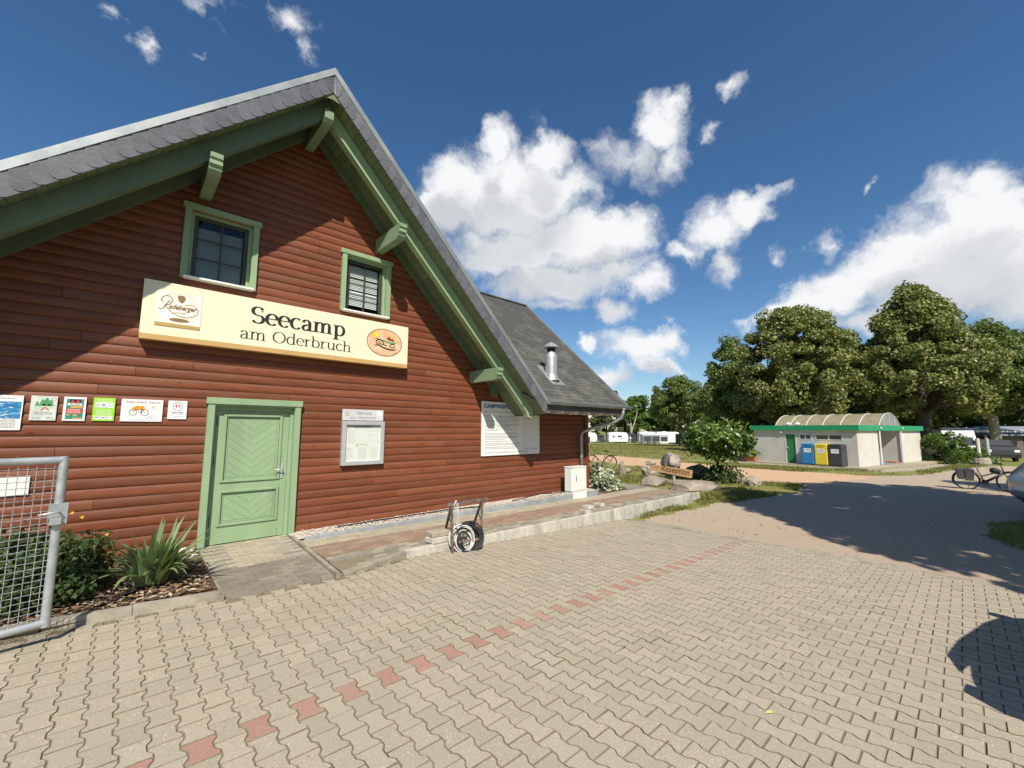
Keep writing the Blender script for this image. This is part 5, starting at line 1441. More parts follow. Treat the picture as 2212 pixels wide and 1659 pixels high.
# ================================================================== PLANTS BY THE HOUSE
def stems(mb, base, tips, r0=.008, seed=0):
    for t in tips:
        b = Vector(base); t = Vector(t); m_ = (b + t) / 2 + Vector((rs.uniform(-.06, .06), rs.uniform(-.06, .06), .05))
        mb.tube([b, m_, t], [r0, r0 * .7, r0 * .3], 5)
def shrub(name, label, c, rad, n, leaf, m_, size, cat='shrub', nclump=26, flat_=1.0, asp=1.6, bias=.45):
    root = thing(name, label, cat, c)
    cl = []
    for i in range(nclump):
        th = rng.uniform(0, 6.28); u = rng.uniform(0.05, 1) ; ph = math.acos(1 - 1.15 * u) if u < .87 else rng.uniform(.3, 1.6)
        k = rng.uniform(.55, .95); cl.append((math.sin(ph) * math.cos(th) * rad[0] * k, math.sin(ph) * math.sin(th) * rad[1] * k, max(.12 * rad[2], math.cos(ph) * rad[2] * k)))
    cl = np.array(cl); idx = rng.integers(0, nclump, n)
    off = rng.normal(size=(n, 3)); off /= np.linalg.norm(off, axis=1, keepdims=True); off *= (rng.uniform(0, 1, (n, 1)) ** .5) * min(rad) * .42
    P = cl[idx] + off; P = P[P[:, 2] > .01]
    N = P / np.array(rad); N[:, 2] += .25; N /= np.linalg.norm(N, axis=1, keepdims=True)
    q = leaf_quads(P, size, N, bias, asp)
    o = fast_quads('foliage', q, m_, root); o.location = (0, 0, 0)
    mb = MB(); stems(mb, (0, 0, 0), cl[:14] * .9, .010 if rad[2] < 1 else .02); so = obj('stem', mb, M['bark'], root, world=False)
    return root, cl
sh, cl = shrub('flowering_shrub', 'dark green shrub with a few yellow blossoms behind the gate mesh', (-.42, 6.45, .08), (.56, .48, .80), 8000, None, M['shrubleaf'], .036, nclump=40)
for p in ((.22, -.2, .82), (.42, -.1, .60), (.14, -.1, .86)):
    mb = MB()
    for k in range(5):
        a = k * 1.257; mb.add([(p[0], p[1], p[2]), (p[0] + .014 * math.cos(a - .4), p[1] - .008, p[2] + .014 * math.sin(a - .4)), (p[0] + .019 * math.cos(a), p[1] - .012, p[2] + .019 * math.sin(a)), (p[0] + .014 * math.cos(a + .4), p[1] - .008, p[2] + .014 * math.sin(a + .4))], [(0, 1, 2, 3)])
    obj('blossom', mb, M['yflower'], sh, world=False)
shrub('low_shrub', 'low dark shrub at the left edge behind the gate', (-1.15, 6.7, .09), (.5, .5, .72), 4600, None, M['shrubleaf'], .038)
# iris clump: sword leaves, each a leaf of its own
iris = thing('iris_clump', 'clump of broad sword-shaped leaves beside the door ramp', 'plant', (.42, 6.32, .08))
for i in range(125):
    a = rs.uniform(0, 6.28); rb_ = rs.uniform(0, .17); L_ = rs.uniform(.36, .74); lean = rs.uniform(.35, 1.5) if i > 14 else rs.uniform(0, .35)
    b0 = Vector((rb_ * math.cos(a), rb_ * math.sin(a) * .8, 0)); da = a + rs.uniform(-.6, .6)
    wmax = rs.uniform(.028, .044); mb = MB(); vs = []
    side = Vector((-math.sin(da + .5), math.cos(da + .5), 0)); droop = rs.uniform(.0, .9) * lean
    n = 7
    for k in range(n):
        t = k / (n - 1); ang = lean * (.35 + .65 * t) + droop * t * t
        if k == 0: p = b0.copy()
        else: p = p + Vector((math.cos(da) * math.sin(ang), math.sin(da) * math.sin(ang), math.cos(ang))) * (L_ / (n - 1))
        if p.z < .012: p.z = .012
        ww = wmax * (1 - t ** 2.2) * (.65 + .35 * min(1, t * 4)) + .0008
        vs += [tuple(p + side * ww), tuple(p + Vector((0, 0, .004 * (1 - t)))), tuple(p - side * ww)]
    fs = []
    for k in range(n - 1):
        fs += [(3 * k, 3 * k + 1, 3 * k + 4, 3 * k + 3), (3 * k + 1, 3 * k + 2, 3 * k + 5, 3 * k + 4)]
    mb.add(vs, fs); obj('sword_leaf', mb, M['irisleaf'], iris, world=False, smooth=True)

shrub('variegated_shrub', 'low shrub with white-edged leaves at the house corner', (11.75, 8.15, -.12), (.62, .50, .72), 3200, None, M['varleaf'], .075)
shrub('corner_shrub', 'dark purple-green shrub close behind the house corner', (11.45, 8.75, -.12), (.42, .42, 1.15), 1500, None, M['darkleaf'], .09)
mb = MB(); mb.add([(10.95, 7.55, zt(11) + .004), (12.4, 7.6, zt(12) + .004), (12.5, 8.3, zt(12) + .004), (11.0, 8.9, zt(11) + .004)], [(0, 1, 2, 3)]); tag(obj('corner_bed', mb, M['mulch']), kind='structure')

# ================================================================== TRESTLE WITH HOSES, LOOSE STONES
TR = thing('hose_trestle', 'rusty steel A-frame trestle straddling the terrace edge', 'trestle', (4.25, 5.6, -.11))
fl, fr_ = Vector((3.985, 5.60, -.115)), Vector((4.52, 5.54, -.135)); tl, trr = Vector((4.02, 5.70, .60)), Vector((4.63, 5.68, .61)); bl, br_ = Vector((4.40, 6.43, -.01)), Vector((5.0, 6.40, -.02))
for (p, q) in ((fl, tl), (fr_, trr), (bl, tl), (br_, trr)):
    obj('leg', MB().beam(p, q, .032, .032, (1, 0, 0)), M['rust'], TR)
dv = (trr - tl).normalized()
obj('top_bar', MB().beam(tl - dv * .09 + Vector((0, 0, .01)), trr + dv * .13 + Vector((0, 0, .01)), .042, .05), M['rust'], TR)
lerp = lambda a, b_, t: a + (b_ - a) * t
obj('front_bar', MB().beam(lerp(fl, tl, .20) + Vector((0, -.02, 0)), lerp(fr_, trr, .20) + Vector((0, -.02, 0)), .012, .04), M['rust'], TR)
obj('rear_bar', MB().beam(lerp(bl, tl, .12), lerp(br_, trr, .12), .02, .03), M['rust'], TR)
for (f0, t0, b0) in ((fl, tl, bl), (fr_, trr, br_)): obj('side_brace', MB().beam(lerp(f0, t0, .52), lerp(b0, t0, .60), .012, .012), M['rust'], TR)
for i in range(2): obj('cradle_arm', MB().beam(lerp(fl, fr_, .15 + .7 * i) + Vector((0, .02, .36)), lerp(fl, fr_, .15 + .7 * i) + Vector((.04, .26, .30)), .02, .02), M['rust'], TR)
def coil(name, label, c, n, r0, r1, th, m_, seed, tilt=.18):
    rr2 = random.Random(seed); root = thing(name, label, 'hose', c)
    for i in range(n):
        a = rr2.uniform(r0, r1); b_ = a * rr2.uniform(.92, 1.05); dy = rr2.uniform(-.07, .07); ph = rr2.uniform(0, 6.28)
        pts = [(a * math.cos(t) + rr2.uniform(-.003, .003), dy + .03 * math.sin(t + ph) + tilt * b_ * math.sin(t), b_ * math.sin(t) + (r1 - b_) * -.55) for t in np.linspace(0, 2 * math.pi, 26)[:-1]]
        obj('hose_loop', MB().tube(pts, th, 6, closed=True), m_, root, smooth=True, world=False)
    return root
h1 = coil('white_hose', 'coil of white hose hanging in the trestle', (4.20, 5.66, .075), 12, .13, .225, .010, M['hosewhite'], 4); h1.rotation_euler = (0, 0, -.12)
h2 = coil('black_hose', 'coil of thick black hose hung in the trestle over the white one', (4.30, 5.625, .075), 13, .15, .24, .0125, M['rubber'], 9); h2.rotation_euler = (0, 0, -.10)
mb = MB()
for i in range(9):
    p = Vector((4.06 + i * .008, 5.66, .62)); pts = [p]
    for k in range(8): p = p + Vector((rs.uniform(-.012, .02), rs.uniform(-.01, .01), -.055)); pts.append(p)
    mb.tube(pts, .0035, 4)
mb.tube([(4.04, 5.66, .60), (4.05, 5.64, .64), (4.08, 5.66, .66), (4.09, 5.72, .63), (4.06, 5.72, .59)], .012, 5, closed=True)
tag(obj('frayed_rope', mb, M['hosewhite']), 'frayed pale rope tied to the top of the trestle', 'rope')
def lshape(name, label, x, y, z, rz, sz=(.34, .16, .08), m_='wallstone', group=None):
    o = tag(obj(name, MB().bbox(-sz[0] / 2, sz[0] / 2, -sz[1] / 2, sz[1] / 2, 0, sz[2], .01), M[m_]), label, 'stone block', group)
    o.location = (x, y, z); o.rotation_euler = (0, 0, rz); return o
lshape('kerb_block', 'lower of two stacked concrete blocks beside the trestle', 3.90, 5.93, .002, .05, (.30, .22, .085), 'wallstone')
lshape('kerb_block', 'upper of two stacked concrete blocks beside the trestle', 3.94, 5.96, .088, -.06, (.33, .22, .085), 'concrete')
for i, (dx, dz) in enumerate(((0, 0), (.21, 0), (.42, 0), (.62, 0), (.10, .085), (.52, .085))):
    lab = ['leftmost pale paving block in the bottom row of the loose pile on the terrace edge', 'second paving block from the left in the bottom row of the loose pile', 'third paving block from the left in the bottom row of the loose pile', 'rightmost paving block in the bottom row of the loose pile', 'left block on top of the loose pile on the terrace edge', 'right block on top of the loose pile on the terrace edge'][i]
    lshape('loose_block', lab, 7.85 + dx, 5.93, zt(8) + .004 + dz, .03 * ((i * 5) % 3 - 1), (.19, .20, .08), 'wallstone' if i in (0, 4, 5) else 'concrete', 'loose paving blocks piled on the terrace edge')

# ================================================================== THE STEEL GATE
GT = thing('mesh_gate', 'galvanised steel gate wing with woven wire mesh at the left edge', 'gate', (-.317, 5.3, .15))
gd = Vector((-math.sin(R(75.7)), -math.cos(R(75.7)), 0)); gp = Vector((-.317, 5.30, 0)); GZ0, GZ1 = .205, 1.535; GL = 2.4
gpt = lambda s_, z, o=0.0: gp + gd * s_ + Vector((0, 0, z)) + Vector((gd.y, -gd.x, 0)) * o
fr0 = .030
for nm, p, q in (('side_post', gpt(0, GZ0 - fr0), gpt(0, GZ1 + fr0)), ('side_post', gpt(GL, GZ0 - fr0), gpt(GL, GZ1 + fr0)), ('top_rail', gpt(.0, GZ1), gpt(GL, GZ1)), ('bottom_rail', gpt(.0, GZ0), gpt(GL, GZ0))):
    obj(nm, MB().tube([p, q], fr0 if nm != 'side_post' else .0305, 14), M['galv'], GT, smooth=False, auto=40)
npw = 40
def wire(p, q, ph, nseg):
    ax = (q - p); L_ = ax.length; ax.normalize(); sd = Vector((gd.y, -gd.x, 0)); pts = []
    for i in range(nseg * 2 + 1):
        t = i / (nseg * 2); pts.append(p + ax * (L_ * t) + sd * (.0035 * math.cos(math.pi * (i + ph))))
    return MB().tube(pts, .0027, 5)
cell = .0505
nv = int(GL / cell); nh = int((GZ1 - GZ0) / cell)
for i in range(1, nv):
    if i * cell < .78: obj('wire', wire(gpt(i * cell, GZ0 + .01), gpt(i * cell, GZ1 - .01), i % 2, nh), M['galv'], GT)
for i in range(1, nh):
    obj('wire', wire(gpt(.01, GZ0 + i * cell), gpt(.80, GZ0 + i * cell), i % 2, 16), M['galv'], GT)
mbw = MB()
for i in range(1, nv):
    if i * cell >= .78: w_ = wire(gpt(i * cell, GZ0 + .01), gpt(i * cell, GZ1 - .01), i % 2, nh); mbw.add(w_.v, w_.f)
for i in range(1, nh): w_ = wire(gpt(.80, GZ0 + i * cell), gpt(GL - .01, GZ0 + i * cell), i % 2, 30); mbw.add(w_.v, w_.f)
obj('wire_field', mbw, M['galv'], GT, kind='stuff')
lk = obj('lock_case', MB().box(-.055, .055, -.022, .022, -.085, .085), M['galv'], GT, world=False)
lk.location = Vector(gpt(.005, 1.085, -.02)) - GT.location; lk.rotation_euler = (0, 0, math.atan2(-gd.y, -gd.x))
mb = MB(); mb.tube([(.0, -.022, .02), (0, -.06, .02), (-.02, -.065, .022), (-.125, -.06, .012)], .008, 8); obj('lever', mb, M['steel'], lk, world=False, smooth=True)
obj('strike_block', MB().bbox(-.05, .02, -.05, -.023, -.085, -.03, .004), M['galv'], lk, world=False)

# ================================================================== ROCKS, RECEPTION SIGN, LAUREL
def rock(label, x, y, z, sx, sy_, sz, seed, m_='rock', rz=0.0, rough=.22):
    import bmesh
    bm = bmesh.new(); bmesh.ops.create_icosphere(bm, subdivisions=4, radius=1.12); rr2 = np.random.default_rng(seed)
    k = rr2.normal(size=(7, 3)); ph = rr2.uniform(0, 6.28, 7); cuts = rr2.normal(size=(15, 3)); cuts /= np.linalg.norm(cuts, axis=1, keepdims=True)
    for v in bm.verts:
        p = np.array(v.co)
        for c_ in cuts:
            d = p @ c_
            if d > .66: p = p - c_ * (d - .66) * .93
        f_ = 1 + rough * .30 * sum(math.sin(2.0 * (k[i] @ p) + ph[i]) for i in range(7)) / 3 + .020 * sum(math.sin(9.0 * (k[i] @ p) + 2 * ph[i]) for i in range(7))
        v.co = (p[0] * sx * f_, p[1] * sy_ * f_, p[2] * sz * f_)
    me = bpy.data.meshes.new('boulder'); bm.to_mesh(me); bm.free(); me.materials.append(M[m_]); smooth_by_angle(me, 28)
    o = link('boulder', me); o.location = (x, y, z); o.rotation_euler = (0, 0, rz); tag(o, label, 'boulder', 'field boulders round the reception sign'); return o
G0 = -.335
rock('broad flat boulder in front of the reception sign, right part in shade', 15.3, 6.8, G0 + .10, 1.05, .55, .34, 1, 'rock', -.75)
rock('flat pale boulder left of the broad one, at the terrace corner', 15.35, 8.35, G0 + .06, .62, .40, .28, 2, 'rock', -.6)
rock('yellowish boulder at the left end of the reception sign', 18.05, 9.85, G0 + .24, .58, .42, .34, 3, 'rock', -.5)
rock('small rounded boulder on top of the left group, behind the sign', 18.55, 10.1, G0 + .60, .30, .24, .22, 4, 'rock')
rock('peaked reddish boulder behind the reception sign', 20.4, 10.05, G0 + .34, .85, .6, .60, 5, 'rock', .4)
rock('upright dark boulder right of the reception sign', 18.8, 8.35, G0 + .28, .34, .4, .40, 6, 'rock_dark', -.7)
rock('wide dark boulder between the reception sign and the laurel', 18.7, 7.85, G0 + .24, .60, .42, .40, 7, 'rock_dark', -.8)
rock('small dark stone lying below the sign post', 16.3, 8.15, G0 + .07, .28, .18, .14, 8, 'rock_dark')
rock('pale boulder to the right of the laurel', 18.3, 5.65, G0 + .12, .40, .34, .28, 9, 'rock', .2)
rock('half hidden boulder behind the laurel foot', 18.9, 6.35, G0 + .14, .42, .3, .26, 10, 'rock', .6)
rock('standing slab of stone beside the leaning bicycle', 17.8, 11.25, G0 + .26, .26, .20, .52, 11, 'rock', .2)
rock('small white stone right of the standing slab', 19.25, 11.8, G0 + .10, .26, .18, .18, 12, 'rock', .1)
mb = MB(); mb.add([(13.4, 6.0, G0 + .004), (17.5, 4.6, G0 + .004), (20.5, 5.0, G0 + .004), (21.5, 9.5, G0 + .004), (20.5, 13.0, G0 + .004), (15, 13, G0 + .004), (13.4, 9.5, G0 + .004)], [(0, 1, 2, 3, 4, 5, 6)])
RS_ = thing('reception_sign', 'tilted wooden board lettered Rezeption on a short post among the boulders', 'sign', (16.37, 8.11, G0))
obj('post', MB().tube([(16.42, 8.0, G0 - .05), (16.42, 8.0, G0 + .46)], .055, 10), M['birchbark'], RS_)
bd_ = obj('board', MB().extr([(-.88, -.13), (.84, -.17), (.87, -.14), (.87, .15), (.84, .18), (-.60, .14), (-.86, .10), (-.92, .02)], lambda u, v, w_: (u, w_, v), -.02, .02), M['signwood'], RS_, world=False)
face = math.atan2(-r2.y * -1, r2.x) if False else math.atan2(r2.y, r2.x)
bd_.location = (-.05, -.08, .53); bd_.scale = (.93, 1, .93); bd_.rotation_euler = (0, R(9.5), face - R(3))
v_, f_ = text_mesh('Rezeption', .012, .18, 1.0); kx = 1.20 / v_[:, 0].max()
mb = MB(); mb.add([(-.46 + a * kx, -.0225, -.15 + b_ * kx * 1.15) for a, b_ in v_], f_); obj('lettering', mb, M['carved'], bd_, world=False)
mb = MB(); ribbon(mb, [(-.80, .0), (-.74, .05), (-.68, .03), (-.60, .05), (-.55, .0)], .02, -.0225); obj('carved_mark', mb, M['carved'], bd_, world=False)

lau = thing('evergreen_tree', 'round-headed glossy evergreen on a short stem beside the boulders', 'tree', (18.3, 7.0, G0))
n = 7200; ncl = 120; cl = []
for i in range(ncl):
    th = rng.uniform(0, 6.28); zz = rng.uniform(-.72, 1); k = rng.uniform(.72, 1.0)
    s_ = math.sqrt(1 - zz * zz); wid = 1.22 if zz > -.2 else .95
    cl.append((s_ * math.cos(th) * wid * k, s_ * math.sin(th) * wid * k, 1.72 + zz * .64 * k + .08 * rng.normal()))
cl = np.array(cl); idx = rng.integers(0, ncl, n); off = rng.normal(size=(n, 3)) * .13
P = cl[idx] + off; N = cl[idx] - np.array([0, 0, 1.45]); N /= np.linalg.norm(N, axis=1, keepdims=True)
o = fast_quads('crown', leaf_quads(P, .10, N, .45, 2.4), M['laurel'], lau); o.location = (0, 0, 0)
mb = MB(); mb.tube([(0, 0, -.05), (.01, .02, .35), (0, .0, .8), (.02, 0, 1.2)], [.075, .06, .055, .04], 9)
for c_ in cl[:26]: mb.tube([(0, 0, .75 + rng.uniform(0, .3)), tuple(c_ * np.array([.5, .5, .9])), tuple(c_)], [.03, .018, .006], 5)
obj('trunk', mb, M['bark'], lau, world=False, smooth=True)
for (x, y, z) in ((-1.0, -.72, 1.42), (-.8, -.92, 1.22), (-.7, -.85, 2.1)):
    mb = MB().lathe([(.004, 0), (.034, .05), (.03, .1), (.004, .16)], 8, (x, y, z)); obj('flower_bud', mb, M['hosewhite'], lau, world=False, smooth=True)
n = 1500; P = rng.normal(size=(n, 3)) * np.array([.34, .34, .19]) + np.array([.05, -.05, .30]); P = P[P[:, 2] > .02]
o = fast_quads('foot_foliage', leaf_quads(P, .08, None, .5, 1.7), M['shrubleaf'], lau); o.location = (0, 0, 0)

# ================================================================== BICYCLES
def wheel(mb_rim, c, r_, n=28):
    pass
def bicycle(name, label, loc, rz, fm, ebike=False, lean=0.0):
    root = thing(name, label, 'bicycle', loc, rz); root.rotation_euler = (lean, 0, rz)
    P = lambda nm, mb, m_, **k: obj(nm, mb, m_, root, world=False, **k)
    r_ = .345; wb = 1.10
    for x in (0, wb):
        wz = P('tyre', MB().tube([(x + r_ * math.cos(t), 0, r_ + .005 + r_ * math.sin(t)) for t in np.linspace(0, 2 * math.pi, 33)[:-1]], .022 if ebike else .018, 7, closed=True), M['rubber'], smooth=True)
        mb = MB()
        for k in range(16):
            t = k * math.pi / 8; mb.tube([(x, .02 * (-1) ** k, r_), (x + (r_ - .02) * math.cos(t), 0, r_ + (r_ - .02) * math.sin(t))], .0016, 3, cap=False)
        obj('spokes', mb, M['galv'], wz, world=False)['kind'] = 'stuff'
        obj('rim', MB().tube([(x + (r_ - .024) * math.cos(t), 0, r_ + (r_ - .024) * math.sin(t)) for t in np.linspace(0, 2 * math.pi, 29)[:-1]], .008, 5, closed=True), M['rubber' if ebike else 'galv'], wz, world=False)
        obj('hub', MB().tube([(x, -.05, r_), (x, .05, r_)], .03, 8), M['galv'], wz, world=False)
        P('mudguard', MB().tube([(x + (r_ + .035) * math.cos(t), 0, r_ + (r_ + .035) * math.sin(t)) for t in np.linspace(R(25 if x == 0 else 60), R(195 if x == 0 else 165), 12)], .012, 5), M['rubber'])
    bb = Vector((.46, 0, .29)); seat = Vector((.30, 0, .80)); head = Vector((.92, 0, .84)); hb = Vector((.965, 0, .66)); ax_ = Vector((0, 0, r_)); fx = Vector((wb, 0, r_))
    rd = .026 if ebike else .017
    mb = MB()
    if ebike:
        mb.tube([hb, lerp(hb, bb, .55), bb], [.036, .042, .045], 8); mb.tube([lerp(head, hb, .5), lerp(bb, seat, .42)], .02, 7)
    else:
        mb.tube([hb, bb], .019, 8); mb.tube([head, lerp(bb, seat, .88)], .017, 8)
    mb.tube([bb, seat], .018, 8); mb.tube([head, hb], .022, 8)
    for s_ in (-.05, .05):
        mb.tube([ax_ + Vector((0, s_, 0)), bb + Vector((0, s_ * .6, 0))], .010, 6); mb.tube([ax_ + Vector((0, s_, 0)), lerp(bb, seat, .78)], .009, 6)
        mb.tube([hb + Vector((0, s_ * .6, -.02)), fx + Vector((0, s_, 0))], .013, 6)
    P('frame', mb, fm, smooth=True)
    if ebike: P('motor', MB().bbox(bb.x - .07, bb.x + .09, -.05, .05, bb.z - .07, bb.z + .08, .02), M['carplastic'])
    P('seat_post', MB().tube([seat, seat + Vector((-.03, 0, .14))], .014, 6), M['galv'])
    sp_ = seat + Vector((-.035, 0, .15))
    P('saddle', MB().extr([(-.13, -.08), (-.15, 0), (-.13, .08), (-.04, .06), (.06, .022), (.13, .014), (.13, -.014), (.06, -.022), (-.04, -.06)], lambda u, v, w_: (sp_.x + u, v, sp_.z + w_ - (.02 if abs(u) > .1 else 0)), 0, .05), M['rubber'])
    st = head + Vector((-.02, 0, .12))
    P('stem', MB().tube([head, st, st + Vector((.05, 0, .02))], .014, 6), M['rubber'])
    P('handlebar', MB().tube([(st.x - .10, -.31, st.z + .03), (st.x + .02, -.2, st.z + .03), (st.x + .05, 0, st.z + .02), (st.x + .02, .2, st.z + .03), (st.x - .10, .31, st.z + .03)], .012, 6), M['rubber'])
    for s_ in (-1, 1): P('grip', MB().tube([(st.x - .10, s_ * .31, st.z + .03), (st.x - .03, s_ * .245, st.z + .03)], .019, 6), M['rubber'])
    mb = MB().tube([(bb.x + .10 * math.cos(t), -.07, bb.z + .10 * math.sin(t)) for t in np.linspace(0, 2 * math.pi, 17)[:-1]], .008, 4, closed=True)
    mb.tube([bb + Vector((0, -.08, 0)), bb + Vector((.10, -.09, -.13))], .01, 5); mb.tube([bb + Vector((0, .08, 0)), bb + Vector((-.10, .09, .13))], .01, 5); P('crank', mb, M['rubber'])
    for s_, dx, dz in ((-1, .10, -.13), (1, -.10, .13)): P('pedal', MB().box(bb.x + dx - .045, bb.x + dx + .045, s_ * .09, s_ * .17, bb.z + dz - .012, bb.z + dz + .012) if s_ > 0 else MB().box(bb.x + dx - .045, bb.x + dx + .045, -.17, -.09, bb.z + dz - .012, bb.z + dz + .012), M['rubber'])
    mb = MB()
    for s_ in (-.06, .06): mb.tube([(-.30, s_, .74), (.20, s_, .74)], .007, 5); mb.tube([(-.12, s_, .74), (0, s_, r_)], .006, 5); mb.tube([(-.22, s_, .74), (0, s_, r_ + .02)], .006, 5)
    for x in (-.30, -.1, .1): mb.tube([(x, -.06, .74), (x, .06, .74)], .006, 5)
    P('luggage_rack', mb, M['rubber'])
    P('kickstand', MB().tube([(.10, .06, .30), (.02, .18, .0)], .008, 5), M['rubber'])
    P('rear_light', MB().box(-.335, -.315, -.03, .03, .70, .75), M['taillight'])
    return root
EB = bicycle('electric_bicycle', 'charcoal electric bicycle parked behind the silver car', (23.62, -.02, zg(23.6, 0) - .0), R(-87), M['bikeframe'], True)
def pannier(label, s_):
    root = thing('pannier_bag', label, 'bag', (0, 0, 0))
    o = obj('bag_body', MB().extr([(-.20, .38), (.20, .36), (.25, .70), (.18, .74), (-.22, .74), (-.25, .66)], lambda u, v, w_: (u - .02, w_, v), s_ * .075 if s_ > 0 else -.21, .21 if s_ > 0 else -.075), M['bag'], root, world=False)
    obj('flap', MB().bbox(-.26, .22, (.07 if s_ > 0 else -.22), (.22 if s_ > 0 else -.07), .69, .765, .02), M['bag'], root, world=False)
    obj('strap', MB().box(-.05, -.01, (.2105 if s_ > 0 else -.2145), (.2145 if s_ > 0 else -.2105), .45, .72), M['rubber'], root, world=False)
    root.location = EB.location; root.rotation_euler = EB.rotation_euler
pannier('grey pannier on the near side of the electric bicycle', -1); pannier('grey pannier on the far side of the electric bicycle', 1)
HM = thing('cycling_helmet', 'dark cycling helmet hanging from the electric bicycle handlebar', 'helmet', (0, 0, 0))
HM.location = EB.matrix_basis @ Vector((.72, -.16, .72)); HM.rotation_euler = (R(50), R(20), R(-87))
prof_ = [(.02, .13), (.07, .12), (.105, .085), (.12, .03), (.118, -.01)]
mb = MB().lathe(prof_, 16); mb.v = [(x * 1.15, y * .92, z) for x, y, z in mb.v]; mb.f = mb.f[:-2]; obj('shell', mb, M['carplastic'], HM, world=False, smooth=True)
for k in (-1, 0, 1): obj('vent_rib', MB().tube([(.12 * math.cos(t) * 1.15, k * .045, .01 + .125 * math.sin(t)) for t in np.linspace(.2, 2.9, 9)], .012, 5), M['bag'], HM, world=False)
obj('chin_strap', MB().tube([(-.03, .10, -.01), (.0, .05, -.12), (.03, -.10, -.01)], .006, 4), M['rubber'], HM, world=False)
BK = bicycle('city_bicycle', 'dark bicycle standing by the slab of stone at the sand path', (20.6, 13.75, zg(21, 13.5) + .02), R(104), M['bikegold'], False)

# ================================================================== CAR (rear corner in view) and a second one beside the camera
def car(label, loc, rz, group=None):
    root = thing('parked_car', label, 'car', loc, rz, group)
    P = lambda nm, mb, m_, **k: obj(nm, mb, m_, root, world=False, **k)
    # stations along the length: (x, half width low, half width belt, sill z, belt z, roof half width, roof z)
    St = [(0, .52, .56, .50, .82, .46, .86), (.07, .68, .71, .40, .93, .53, 1.02), (.26, .82, .85, .34, 1.00, .53, 1.24), (.58, .88, .90, .30, 1.02, .54, 1.43), (1.1, .90, .92, .27, 1.00, .63, 1.52), (1.9, .90, .92, .25, .97, .63, 1.55),
          (2.5, .90, .92, .25, .95, .61, 1.48), (3.05, .90, .91, .25, .94, .62, 1.20), (3.35, .89, .90, .26, .93, .66, .97), (3.8, .87, .88, .28, .87, .60, .91), (4.2, .80, .82, .32, .74, .50, .80), (4.36, .62, .66, .40, .62, .40, .66)]
    rings = []
    for (x, wl, wb_, zs, zb_, wr, zr_) in St:
        hb_ = [(wl * .9, zs), (wl, zs + .06), (wb_, zs + (zb_ - zs) * .55), (wb_ * .985, zb_), (wr + (wb_ - wr) * .35, zb_ + (zr_ - zb_) * .62), (wr, zr_ - .03), (wr * .72, zr_)]
        rings.append([(x, -a, z) for a, z in hb_] + [(x, a, z) for a, z in hb_[::-1]])
    n = len(rings[0]); mb = MB(); vs = [p for r_ in rings for p in r_]; fs = []
    for i in range(len(rings) - 1):
        for k in range(n): fs.append((i * n + k, i * n + (k + 1) % n, (i + 1) * n + (k + 1) % n, (i + 1) * n + k))
    fs += [tuple(range(n))[::-1], tuple((len(rings) - 1) * n + k for k in range(n))]
    mb.add(vs, fs)
    body = P('body', mb, M['carpaint']); smooth_by_angle(body.data, 35)
    sm = body.modifiers.new('round', 'SUBSURF'); sm.levels = 2; sm.render_levels = 2
    for x in (.80, 3.50):
        for s_ in (-1, 1):
            c = Vector((x, s_ * .86, .33))
            P('wheel_arch', MB().tube([(x + .385 * math.cos(t), s_ * .895, .33 + .385 * math.sin(t)) for t in np.linspace(-.25, math.pi + .25, 16)], .035, 6), M['carplastic'])
            P('arch_void', MB().tube([c + Vector((0, -.02, .01)), c + Vector((0, s_ * .045, .01))], .37, 22), M['carplastic'])
            wh = P('tyre', MB().tube([c + Vector((.26 * math.cos(t), s_ * .03, .26 * math.sin(t))) for t in np.linspace(0, 2 * math.pi, 25)[:-1]], .075, 8, closed=True), M['rubber'], smooth=True)
            mb = MB().tube([c + Vector((0, s_ * .03, 0)), c + Vector((0, s_ * .065, 0))], .21, 20)
            for k in range(5): mb.beam(c + Vector((0, s_ * .072, 0)), c + Vector((.2 * math.cos(k * 1.257), s_ * .06, .2 * math.sin(k * 1.257))), .05, .02, (0, 1, 0))
            obj('alloy_rim', mb, M['alu'], wh, world=False)
    for s_ in (-1, 1):
        P('tail_lamp', MB().extr([(.12, .70), (.17, .93), (.34, .95), (.25, .86), (.21, .68)], lambda u, v, w_: (u, w_, v), s_ * .76, s_ * .90), M['taillight'])
        P('side_window', MB().extr([(.50, 1.06), (.72, 1.34), (1.2, 1.43), (2.1, 1.44), (2.5, 1.37), (2.95, 1.05)], lambda u, v, w_: (u, w_ * (1 - .42 * (v - 1.0)), v), s_ * .895, s_ * .90), M['tinted'])
        mr = P('wing_mirror', MB().bbox(2.62, 2.78, *( (.95, 1.12) if s_ > 0 else (-1.12, -.95)), 1.0, 1.12, .03), M['carpaint'])
        P('door_handle', MB().box(1.35, 1.5, *((.905, .925) if s_ > 0 else (-.925, -.905)), .88, .905), M['carplastic'])
        P('sill_trim', MB().box(1.2, 3.1, *((.86, .912) if s_ > 0 else (-.912, -.86)), .24, .34), M['carplastic'])
    P('rear_window', MB().add([(.115, -.58, 1.06), (.115, .58, 1.06), (.395, .53, 1.36), (.395, -.53, 1.36)], [(0, 1, 2, 3)]), M['tinted'])
    P('rear_bumper', MB().bbox(.04, .27, -.36, .36, .36, .52, .05), M['carplastic'])
    P('number_plate', MB().box(-.012, .03, -.26, .26, .62, .73), M['white'])
    P('windscreen', MB().add([(3.14, -.60, 1.06), (3.14, .60, 1.06), (2.66, .55, 1.40), (2.66, -.55, 1.40)], [(0, 3, 2, 1)]), M['tinted'])
    P('roof_spoiler', MB().bbox(.44, .62, -.40, .40, 1.43, 1.455, .01), M['carpaint'])
    P('aerial', MB().tube([(.75, 0, 1.48), (.55, 0, 1.66)], [.012, .004], 6), M['carplastic'])
    return root
